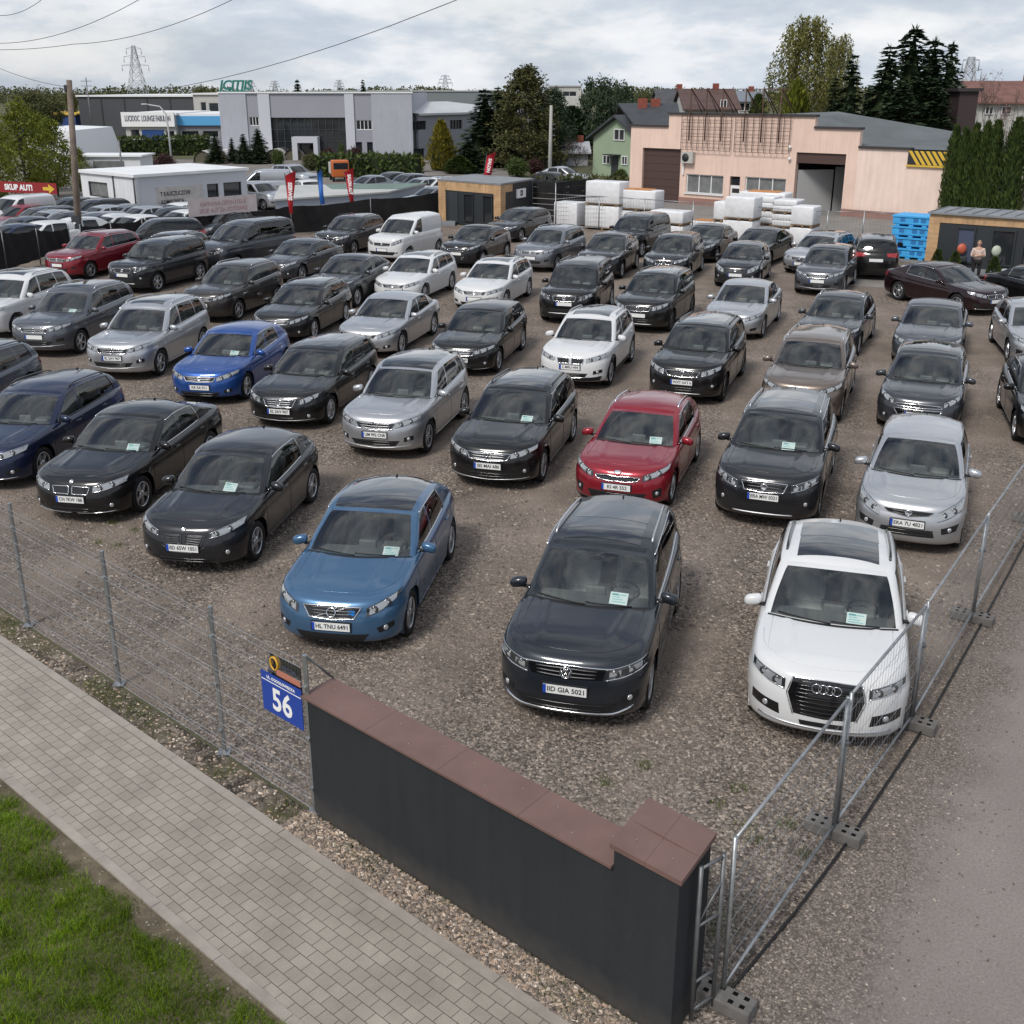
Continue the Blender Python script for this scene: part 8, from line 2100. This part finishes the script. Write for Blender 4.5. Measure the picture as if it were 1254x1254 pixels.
# ------------------------------------------------------------------ vegetation as it stands
TR = [('pine_tree', 'pine#2', 676, 104, 114, 'bushy dark pine right behind the tall pine', 90, 'spruce'), ('pine_tree', 'pine#3', 622, 122, 113, 'bushy pine left behind the tall pine', 70, 'pine'), ('pine_tree', 'pine#1', 643, 77, 108, 'tall brownish pine with open crown left of the concrete pole', 125, 'pine'),
  ('spruce_tree', 'spruce#1', 594, 107, 112, 'bluish spruce left of the tall pine', 111, None), ('spruce_tree', 'slim#2', 610, 104, 118, 'slender spruce top between bluish spruce and tall pine', 62, None),
  ('spruce_tree', 'spruce#4', 573, 172, 104, 'low dark spruce before the metal hall', 69, None),
  ('pine_tree', 'roundpine#1', 737, 88, 120, 'broad round dark pine left of the green house', 78, None), ('pine_tree', 'roundpine#2', 763, 96, 130, 'dark pine with ragged top behind the green house roof', 50, None),
  ('conifer', 'fatthuja#3', 700, 128, 124, 'dark thuja mass between tall pine and round pine', 100, 'spruce'), ('conifer', 'fatthuja#5', 668, 140, 126, 'dark thuja behind the concrete pole', 75, 'spruce'),
  ('thuja', 'golden#1', 540, 144, 106, 'golden yellow thuja at the right corner of the office', 46, None), ('thuja', 'fatthuja#2', 562, 190, 102, 'green thuja beside the golden thuja', 50, None),
  ('bush', 'bush#1', 511, 189, 104, 'yellow shrub left of the golden thuja', 28, 'golden'),
  ('birch_tree', 'birch#1', 992, 16, 104, 'tall weeping birch with yellow-green spring leaves behind the workshop', 106, None), ('birch_tree', 'birch#2', 1030, 40, 108, 'shorter birch right behind the tall weeping birch', 64, None),
  ('spruce_tree', 'slim#1', 1046, 64, 92, 'slender spruce right of the birch', 76, None), ('spruce_tree', 'slim#3', 1024, 92, 93, 'small bluish spruce between birch and slender spruce', 56, None),
  ('spruce_tree', 'spruce#2', 1091, 52, 92, 'pointed spruce, leftmost of the dense spruce group', 117, None), ('spruce_tree', 'oldspruce#1', 1122, 28, 95, 'tallest dark spruce in the middle of the spruce group', 161, None),
  ('spruce_tree', 'oldspruce#2', 1147, 42, 97, 'dark spruce right of the tallest spruce', 143, None), ('spruce_tree', 'oldspruce#3', 1168, 48, 99, 'rightmost dark spruce of the spruce group', 108, None),
  ('spruce_tree', 'spruce#3', 1066, 104, 94, 'low spruce before the gap between spruces', 60, None), ('spruce_tree', 'spruce#5', 1108, 100, 90, 'low dark spruce filling the foot of the spruce group', 135, None), ('spruce_tree', 'spruce#6', 1150, 104, 91, 'low dark spruce at the right foot of the spruce group', 135, None),
  ('conifer', 'fatthuja#7', 930, 112, 108, 'green conifer bush under the birch crown', 50, None), ('conifer', 'fatthuja#8', 978, 92, 100, 'bright green conifer in front of the birch trunk', 58, 'bright'),
  ('thuja', 'column#1', 1173, 149, 60.6, 'columnar thuja, leftmost of the row behind the right container', 29, None), ('thuja', 'column#2', 1185, 152, 60, 'columnar thuja, second of the row behind the right container', 28, None),
  ('thuja', 'column#3', 1198, 147, 59.4, 'columnar thuja, third of the row behind the right container', 34, None), ('thuja', 'column#1', 1212, 145, 58.8, 'columnar thuja, fourth of the row behind the right container', 34, None), ('thuja', 'column#2', 1224, 143, 58.2, 'columnar thuja, rightmost of the row behind the right container', 34, None),
  ('thuja', 'column#3', 1250, 140, 57, 'columnar thuja alone at the right frame edge', 46, None),
  ('bare_tree', 'bare#1', 1216, 84, 100, 'leafless pinkish tree right of the maroon hoarding', 70, None), ('bare_tree', 'bare#2', 1244, 104, 96, 'small pinkish tree at the right frame edge', 50, None),
  ('bare_tree', 'bare#3', 706, 168, 100, 'bare shrub before the pale grey shed', 46, 'red_leaf'), ('bush', 'bush#2', 1245, 98, 120, 'leafy green crown behind the red-roofed house', 40, 'olive'),
  ('tree', 'spring#1', 18, 116, 76, 'yellow-green spring tree at the left frame edge', 90, None), ('tree', 'spring#2', 58, 140, 80, 'loose yellow-green tree left of the wooden pole', 70, None), ('tree', 'spring#3', 92, 178, 84, 'small yellow-green tree right behind the wooden pole', 46, None), ('tree', 'spring#1', -20, 130, 72, 'yellow-green tree cut by the left frame edge', 80, None),
  ('tree', 'spring#2', 40, 132, 84, 'yellow-green tree hiding the white tent hall', 80, None), ('tree', 'leafy#1', 38, 103, 175, 'rounded greyish-green tree behind the spring tree', 62, None), ('tree', 'leafy#2', 62, 112, 180, 'low greyish-green tree right of the rounded one', 44, None), ('tree', 'leafy#1', 245, 100, 240, 'round tree top above the annex roof', 28, None), ('tree', 'leafy#2', 84, 106, 200, 'pale tree top beside the wooden pole', 24, None),
  ('spruce_tree', 'spruce#1', 364, 96, 170, 'dark spruce top above the office roof, left one', 42, None), ('spruce_tree', 'spruce#2', 444, 96, 180, 'dark spruce top above the office roof, right one', 27, None),
  ('tree', 'leafy#1', 790, 106, 190, 'olive tree tops right of the round pine', 40, None), ('tree', 'leafy#2', 815, 110, 200, 'low olive tree top left of the grey-roofed house', 24, None), ('tree', 'leafy#1', 1030, 96, 150, 'olive tree behind the slender spruce', 40, None),
  ('spruce_tree', 'spruce#5', 262, 162, 116, 'dark rounded conifer before the left office corner', 39, None), ('spruce_tree', 'spruce#4', 297, 163, 116, 'dark conifer before the narrow office window', 33, None), ('spruce_tree', 'spruce#6', 315, 157, 116, 'broad dark conifer left of the glass front', 48, None), ('spruce_tree', 'slim#1', 283, 168, 117, 'small conifer between two dark conifers before the office', 20, None)]
for n_, k, px, yt, Y, lb, wpx, mt in TR: tree(n_, k, px, yt, Y, lb, 'shrub' if n_ == 'bush' else 'tree', None, wpx, mt)
for px, yt, Y, wpx, mt, lb in ((400, 178, 108, 26, 'red_leaf', 'dark red shrub before the glass front'), (432, 177, 108, 30, 'red_leaf', 'larger dark red shrub right of the glass front'), (455, 183, 106, 34, 'hedge', 'green shrub before the office windows'), (478, 190, 104, 26, 'hedge', 'low green shrub near the office corner'), (418, 172, 110, 14, 'hedge', 'small green shrub behind the red shrubs'), (200, 186, 98, 46, 'red_leaf', 'dark red hedge-like shrub behind the sales pavilion'), (168, 190, 97, 30, 'red_leaf', 'dark red shrub left behind the sales pavilion'), (380, 186, 106, 30, 'olive', 'olive shrub before the office porch'), (340, 180, 112, 20, 'hedge', 'low green shrub beside the glass front'), (655, 192, 100, 30, 'red_leaf', 'dark brown shrub under the tall pine'), (634, 190, 98, 40, 'hedge', 'dark green shrub under the tall pine'), (760, 205, 92, 26, 'hedge', 'rounded shrub before the green house')):
 tree('bush', 'bush#' + str(px % 3), px, yt, Y, lb, 'shrub', None, wpx, mt)
hedge('clipped_hedge', [gp(64, 192.5) + Vector((0, 0, 0)), gp(258, 189.5)], 2.0, 1.9, 'hedge', 'long clipped green hedge before the shops', seed=3, dens=95, size=.42)
hedge('clipped_hedge', [(at_y(392, 200, 99).x, 99, 0), (at_y(512, 205, 97).x, 97, 0)], 2.2, 1.7, 'hedge', 'dark green hedge before the office building windows', seed=8, dens=110, size=.4)
hedge('clipped_hedge', [(at_y(655, 215, 84).x, 84, 0), (at_y(775, 222, 80).x, 80, 0)], 1.4, 1.15, 'olive', 'low brownish hedge left of the workshop', seed=4, dens=90, size=.3)
sheet('lawn', [(27, 62), (60, 62), (60, 92), (29, 76)], .0, M['field'])
rg = random.Random(21); mb = MB()
for q in range(620):
 x = rg.uniform(-330, 330); y = rg.uniform(430, 640); h = rg.uniform(5.6, 7.6) * (.8 + .3 * math.sin(x * .03) ** 2); c = Vector((x, y, 0)); R_ = rg.uniform(3.5, 7)
 for k in range(90):
  v = rvec(rg); card(mb, c + Vector((v.x * R_, v.y * R_, max(0, h * .55 + v.z * h * .45))), rvec(rg), rvec(rg), rg.uniform(.8, 1.7), rg.uniform(.5, 1))
tag(mb.build('far_woods', [M['olive']], fix=False), kind='stuff')
for i, px in enumerate((248, 268, 290, 312, 336, 360, 384)):
 c = gp(px, 199 - .6 * i); e = empty('covered_tunnel', c); lbs = ['first', 'second', 'third', 'fourth', 'fifth', 'sixth', 'seventh']
 tag(e, 'low white covered tunnel, ' + lbs[i] + ' from the left in the row before the office', 'tunnel', 'white covered tunnels before the office'); mb = MB(); n = 10; w = .95 + .1 * (i % 3)
 vs = [(w * math.cos(PI * k / n), y, 1.15 * math.sin(PI * k / n)) for y in (0, 5) for k in range(n + 1)]
 mb.add(vs, [(k, k + 1, n + 2 + k, n + 1 + k) for k in range(n)], 0, True); mb.build('cover', [simple('tunnel_white', (.52, .50, .49), .7, var=.15, scale=1.5)], e, fix=False); mb = MB(); mb.add([(w * .93 * math.cos(PI * k / n), .15, 1.07 * math.sin(PI * k / n)) for k in range(n + 1)], [tuple(range(n + 1))]); mb.build('end_panel', [simple('tunnel_end', (.10, .09, .06), .9)], e)
# ------------------------------------------------------------------ poles, wires, flags, pylons
b = gp(98, 306); t = at_y(84.5, 98, b.y)
po = empty('utility_pole', b); tag(po, 'weathered wooden utility pole at the left of the lot', 'pole'); mb = MB(); d = Vector(t) - b
mb.tube([Vector(), d * .5, d], [.17, .145, .12], 10); mb.build('shaft', [simple('old_wood', (.16, .125, .10), .9, var=.3, scale=3, bump=.4, bscale=15)], po)
mb = MB(); mb.rbox(d.x - .25, d.x - .05, d.y - .1, d.y + .1, d.z - .5, d.z - .2, .03); mb.box(-.12, .22, -.28, -.12, .5, 1.6); mb.build('meter_box', [dark_f], po)
b2 = gp(673, 226); t2 = at_y(675, 129, b2.y); po2 = empty('concrete_pole', b2); tag(po2, 'concrete pole between tall pine and green house', 'pole'); mb = MB(); mb.tube([Vector(), Vector(t2) - b2], [.17, .11], 8); mb.build('shaft', [simple('pole_concrete', (.34, .335, .32), .9, var=.1, scale=1)], po2)
mb = MB()
for z in (.62, .70, .76): h = (Vector(t2) - b2) * z; mb.bar(h, h + Vector((.35, -.1, .05)), .06, .06)
mb.build('bracket', [galv_d], po2)
def lamp(px, ybase, ytop, dx, label):
 b = gp(px, ybase); h = at_y(px, ytop, b.y).z; e = empty('street_lamp', b); tag(e, label, 'street lamp', 'curved grey street lamps'); s = dx * b.y / 1400; mb = MB()
 mb.tube([(0, 0, 0), (0, 0, h * .6), (s * .05, 0, h * .85), (s * .35, 0, h * .97), (s, 0, h)], [.10, .09, .075, .065, .055], 7); mb.build('mast', [simple('lamp_grey', (.42, .43, .44), .6)], e); mb = MB(); mb.rbox(min(s, s * 1.35), max(s, s * 1.35), -.14, .14, h - .06, h + .08, .04); mb.build('lamp_head', [galv], e)
lamp(211, 206, 128, -22, 'curved street lamp before the white shop signboard'); lamp(408, 191, 128, -18, 'curved street lamp before the glass front of the office')
for px, yb, yt, lb in ((108, 170, 95, 'thin antenna mast left of the grey warehouse'), (280, 190, 152, 'thin rusty post before the left office corner'), (153, 240, 172, 'thin cable mast beside the sales pavilion')):
 b_ = gp(px, yb) if yb > 180 else Vector((at_y(px, 120, 150).x, 150, 0)); h = at_y(px, yt, b_.y).z; mb = MB(); mb.tube([(0, 0, 0), (0, 0, h)], .07, 5)
 if px == 108:
  for z in (.8, .88, .95): mb.bar((-.7, 0, h * z), (.7, 0, h * z), .07, .07)
 o = mb.build('mast', [rust if px == 280 else galv_d]); o.location = b_; tag(o, lb, 'mast')
def pylon(px, ytop, Y, w, label, th=.12):
 t = at_y(px, ytop, Y); e = empty('power_pylon', (t.x, Y, 0)); tag(e, label, 'pylon'); mb = MB(); h = t.z; hw = lambda z: w * (1 - z / h) ** 1.1 + .35; n = 9
 zs = [h * (1 - (1 - k / n) ** 1.25) for k in range(n + 1)]
 for k in range(n):
  z0, z1 = zs[k], zs[k + 1]; a, b = hw(z0), hw(z1); c0 = [(-a, -a), (a, -a), (a, a), (-a, a)]; c1 = [(-b, -b), (b, -b), (b, b), (-b, b)]
  for q in range(4):
   q2 = (q + 1) % 4
   for A, B in (((*c0[q], z0), (*c1[q], z1)), ((*c0[q], z0), (*c1[q2], z1)), ((*c0[q2], z0), (*c1[q], z1)), ((*c1[q], z1), (*c1[q2], z1))): mb.bar(A, B, th, th)
 mb.build('lattice', [simple('pylon_grey', (.42, .44, .47), .7)], e); mb = MB()
 for z, L_ in ((.72, w * 1.25), (.84, w * 1.0), (.95, w * .7)):
  for s in (-1, 1): mb.bar((s * .3, 0, h * z), (s * L_, 0, h * z + .2), th, th); mb.bar((s * .3, 0, h * z + w * .22), (s * L_, 0, h * z + .2), th, th); mb.tube([(s * L_, 0, h * z + .1), (s * L_, 0, h * z - 1.2)], .09, 4)
 mb.build('cross_arm', [simple('pylon_grey2', (.40, .42, .45), .7)], e)
pylon(163, 56, 300, 2.7, 'tall lattice power pylon above the grey warehouse', .10); pylon(545, 92, 520, 2.6, 'small distant pylon above the far hall', .2); pylon(306, 98, 560, 2.2, 'tiny pylon right of the green roof lettering', .2); pylon(336, 99, 600, 2.2, 'tiny pylon left of the dark spruce top', .2); pylon(415, 98, 560, 2.0, 'tiny pylon between the two spruce tops', .2); pylon(1190, 70, 160, 1.6, 'slim twin mast above the maroon hoarding', .09)
def wire(label, pts, r=.022):
 mb = MB(); P_ = [Vector(p) for p in pts]; out = []
 for i in range(len(P_) - 1):
  for k in range(12): t = k / 12; out.append(P_[i].lerp(P_[i + 1], t) - Vector((0, 0, .9 * 4 * t * (1 - t) * min(1, (P_[i + 1] - P_[i]).length / 40))))
 out.append(P_[-1]); mb.tube(out, r, 4, 0); tag(mb.build('overhead_wire', [M['black_plastic']]), label, 'wire', 'overhead wires across the sky')
top_ = Vector(t)
wire('lowest overhead wire rising from the pole to the right', [top_ + Vector((0, 0, -.6)), at_y(640, -34, 26)], .009)
wire('middle overhead wire sagging across the upper left', [at_y(-60, 58, 40), at_y(90, 54, 38), at_y(290, -3, 30)], .008)
wire('upper overhead wire at the upper left', [at_y(-60, 70, 36), at_y(0, 53, 34), at_y(180, -6, 26)], .007)
wire('short overhead wire in the top left corner', [at_y(-40, 36, 30), at_y(0, 19, 28), at_y(60, -8, 24)], .006)
wire('overhead wire from the left edge down to the wooden pole', [at_y(-40, 62, 45), at_y(0, 84, 48), top_ + Vector((0, 0, -.3))], .009)
def flag(px, yt, yb, Y, w0, w1, tilt, mat, label, txt=None):
 a, b = at_y(px, yt, Y), at_y(px + tilt, yb, Y); e = empty('banner_flag', (b.x, Y, 0)); tag(e, label, 'flag', 'advertising flags behind the fence'); o = Vector((b.x, Y, 0)); k = Y / 1400
 mb = MB(); n = 10; vs = []
 for i in range(n + 1):
  f = i / n; c = Vector(a).lerp(Vector(b), f); w = lerp(w0, w1, f) * k / 2
  for s in (-1, 1): vs.append(c + Vector((s * w, .10 * math.sin(f * 7) + s * .05, s * .12 * (1 - f))) - o)
 m2 = len(vs); vs += [v + Vector((0, .012, 0)) for v in vs]
 mb.add(vs, [(2 * i, 2 * i + 1, 2 * i + 3, 2 * i + 2) for i in range(n)] + [(m2 + 2 * i, m2 + 2 * i + 1, m2 + 2 * i + 3, m2 + 2 * i + 2) for i in range(n)] + [(2 * i, 2 * i + 2, m2 + 2 * i + 2, m2 + 2 * i) for i in range(n)] + [(2 * i + 1, 2 * i + 3, m2 + 2 * i + 3, m2 + 2 * i + 1) for i in range(n)], 0, True); c_ = mb.build('cloth', [mat], e)
 mb = MB(); mb.tube([(0, .05, 0), Vector(b) - o + Vector((-w1 * k / 2, .05, 0)), Vector(a) - o + Vector((-w0 * k / 2 - .03, .05, 0))], .025, 5); mb.build('pole', [dark_f], e)
 if txt:
  L_ = (Vector(a) - Vector(b)).length; me = text_mesh(txt, w0 * k * .5, .004, 'CENTER', .012); q = link('lettering', me, [white_m], c_); m_ = (Vector(a) + Vector(b)) / 2 - o + Vector((0, -.16, L_ * .06))
  ang = math.atan2((Vector(a) - Vector(b)).z, (Vector(a) - Vector(b)).x); q.rotation_euler = (PI / 2, PI - ang if False else -ang + PI, 0); q.location = m_
  q.scale.x = min(1, L_ * .62 / max(.1, max(v.co.x for v in me.vertices) - min(v.co.x for v in me.vertices)))
red_f = simple('flag_red', (.42, .012, .022), .6)
flag(355.5, 212, 262, 58, 13, 3, 1, red_f, 'red advertising flag left of the blue one', 'SERWIS'); flag(427, 208, 248, 62, 11, 4, 4, red_f, 'red advertising flag right of the blue one', 'SALON AUT'); flag(602, 188, 221, 68, 10.5, 8.5, -6, red_f, 'red advertising flag above the timber office container', 'SALON'); flag(391, 210, 250, 62, 5, 5, 4, simple('flag_blue', (.02, .12, .42), .6), 'narrow blue flag between two red flags')
# ------------------------------------------------------------------ cars of the neighbouring lot, seen over the netting
def put_far(key, colour, label, px, py, head, z=1.40, group='cars in the neighbouring lot', cat='car'):
 if key not in far_protos:
  s = dict(SPECS[key]); s = spec(**s); far_protos[key] = (build_car(s, True), None)
  root, _ = assemble('parked_car', far_protos[key][0], P[colour]); far_protos[key] = (far_protos[key][0], root)
 else: root = copy_tree(far_protos[key][1])
 repaint(root, P[colour]); c = gp(px, py, z); root.location = (c.x, c.y, 0); root.rotation_euler = (0, 0, rad(head)); tag(root, label, cat, group)
L2 = [('vans', 'white', 'white van cut by the left frame edge under the red banner', 18, 240, -120, 1.8), ('hatchb', 'red', 'small car with red roof left of the grey estate, neighbouring lot', 20, 252, -118, 1.4), ('estate', 'slate', 'grey estate behind the left netting, next to the red-roofed car', 44, 254, -122, 1.45),
  ('hatchb', 'graphite', 'dark hatchback behind the wooden pole near the pavilion', 78, 243, -128, 1.4), ('suv2', 'black', 'black SUV by the pavilion window right of the wooden pole', 112, 244.5, -130, 1.6), ('saloon', 'silver', 'silver saloon below the black SUV in the neighbouring lot', 120, 252, -130, 1.42),
  ('saloon', 'steel', 'grey saloon below the pavilion corner', 146, 251, -130, 1.42), ('saloon', 'silver', 'silver-beige saloon below the pavilion poster', 170, 253, -130, 1.42), ('saloon2', 'charcoal', 'dark saloon below the poster, near the netting', 204, 254, -130, 1.42), ('hatchb', 'white', 'white hatchback tucked behind the netting near the banner', 220, 258, -128, 1.42), ('hatchb', 'white', 'white car behind the pale banner', 214, 249, -128, 1.42),
  ('saloon2', 'silver', 'silver saloon left of the wooden pole, second row', 55, 258, -124, 1.42), ('saloon2', 'charcoal', 'dark saloon left of the wooden pole, second row', 78, 260, -124, 1.42), ('estate2', 'slate', 'grey estate just right of the wooden pole above the netting', 108, 262, -126, 1.42), ('saloon', 'white', 'white saloon right of the wooden pole above the netting', 132, 263, -126, 1.42), ('saloon', 'white', 'second white saloon further right above the netting', 160, 264, -126, 1.42),
  ('saloon', 'bluegrey', 'blue-grey saloon at the left frame edge above the netting', 22, 266, -122, 1.42), ('hatchb', 'white', 'white hatchback behind the left netting', 46, 272, -122, 1.42), ('hatchb', 'white', 'white car whose headlamp shows by the wooden pole', 84, 271, -124, 1.3), ('saloon2', 'navy', 'dark blue car roof at the left frame edge behind the netting', 8, 275, -122, 1.42), ('suv2', 'black', 'black car showing its wheel below the lifted netting', 190, 271, -150, 1.5),
  ('suv', 'silver', 'silver car with dark nose beside the sales pavilion', 318, 225, -40, 1.5), ('vans', 'silver', 'old silver minibus behind the sales pavilion', 320, 208, -170, 1.8), ('suv', 'silver', 'silver SUV parked high behind the first red flag', 360, 202, -40, 1.6), ('hatchb', 'white', 'white car right below the silver SUV behind the flags', 380, 221, -60, 1.42),
  ('saloon', 'steel', 'grey saloon right of the orange truck', 449, 215, -140, 1.42), ('saloon2', 'charcoal', 'dark saloon in the row behind the flat shed', 475, 211, -140, 1.42), ('hatchb', 'slate', 'grey-green hatchback in the row behind the flat shed', 496, 213, -140, 1.42), ('saloon', 'silver', 'silver saloon left of the timber office container', 513, 218, -140, 1.42), ('estate', 'white', 'white estate nearest the timber office container', 530, 217, -140, 1.45), ('saloon', 'steel', 'pale saloon with red tail lamp behind the black netting end', 527, 229, -140, 1.42),
  ('saloon', 'silver', 'silver saloon parked by the concrete pole', 692, 204, -30, 1.42), ('hatchb', 'black', 'black hatchback parked by the concrete pole', 682, 211, -30, 1.42)]
for k, c_, lb, px, py, hd, z in L2: put_far(k, c_, lb, px, py, hd, z)
e = empty('truck', gp(417, 222)); e.rotation_euler = (0, 0, rad(105)); e.scale = (.62, .62, .62); tag(e, 'orange truck with dark windscreen behind the flat shed', 'truck'); mb = MB(); mb.rbox(-1.1, 1.0, -1.1, 1.1, .6, 2.7, .12); mb.build('cab', [simple('truck_orange', (.45, .11, .02), .45)], e); mb = MB(); mb.box(-1.115, -1.1, -.95, .95, 1.6, 2.4); mb.build('windscreen', [pane_d], e); mb = MB(); mb.box(1.05, 3.6, -1.1, 1.1, .9, 2.3); mb.build('box_body', [cream], e)
for x in (-.6, 2.8):
 for y in (-.95, .95): mb = MB(); mb.lathe([(0, -.13), (.45, -.13), (.48, 0), (.45, .13), (0, .13)], 16, 0, Matrix.Translation((x, y, .48)) @ Matrix.Rotation(PI / 2, 4, 'X')); mb.build('wheel', [M['tyre']], e)
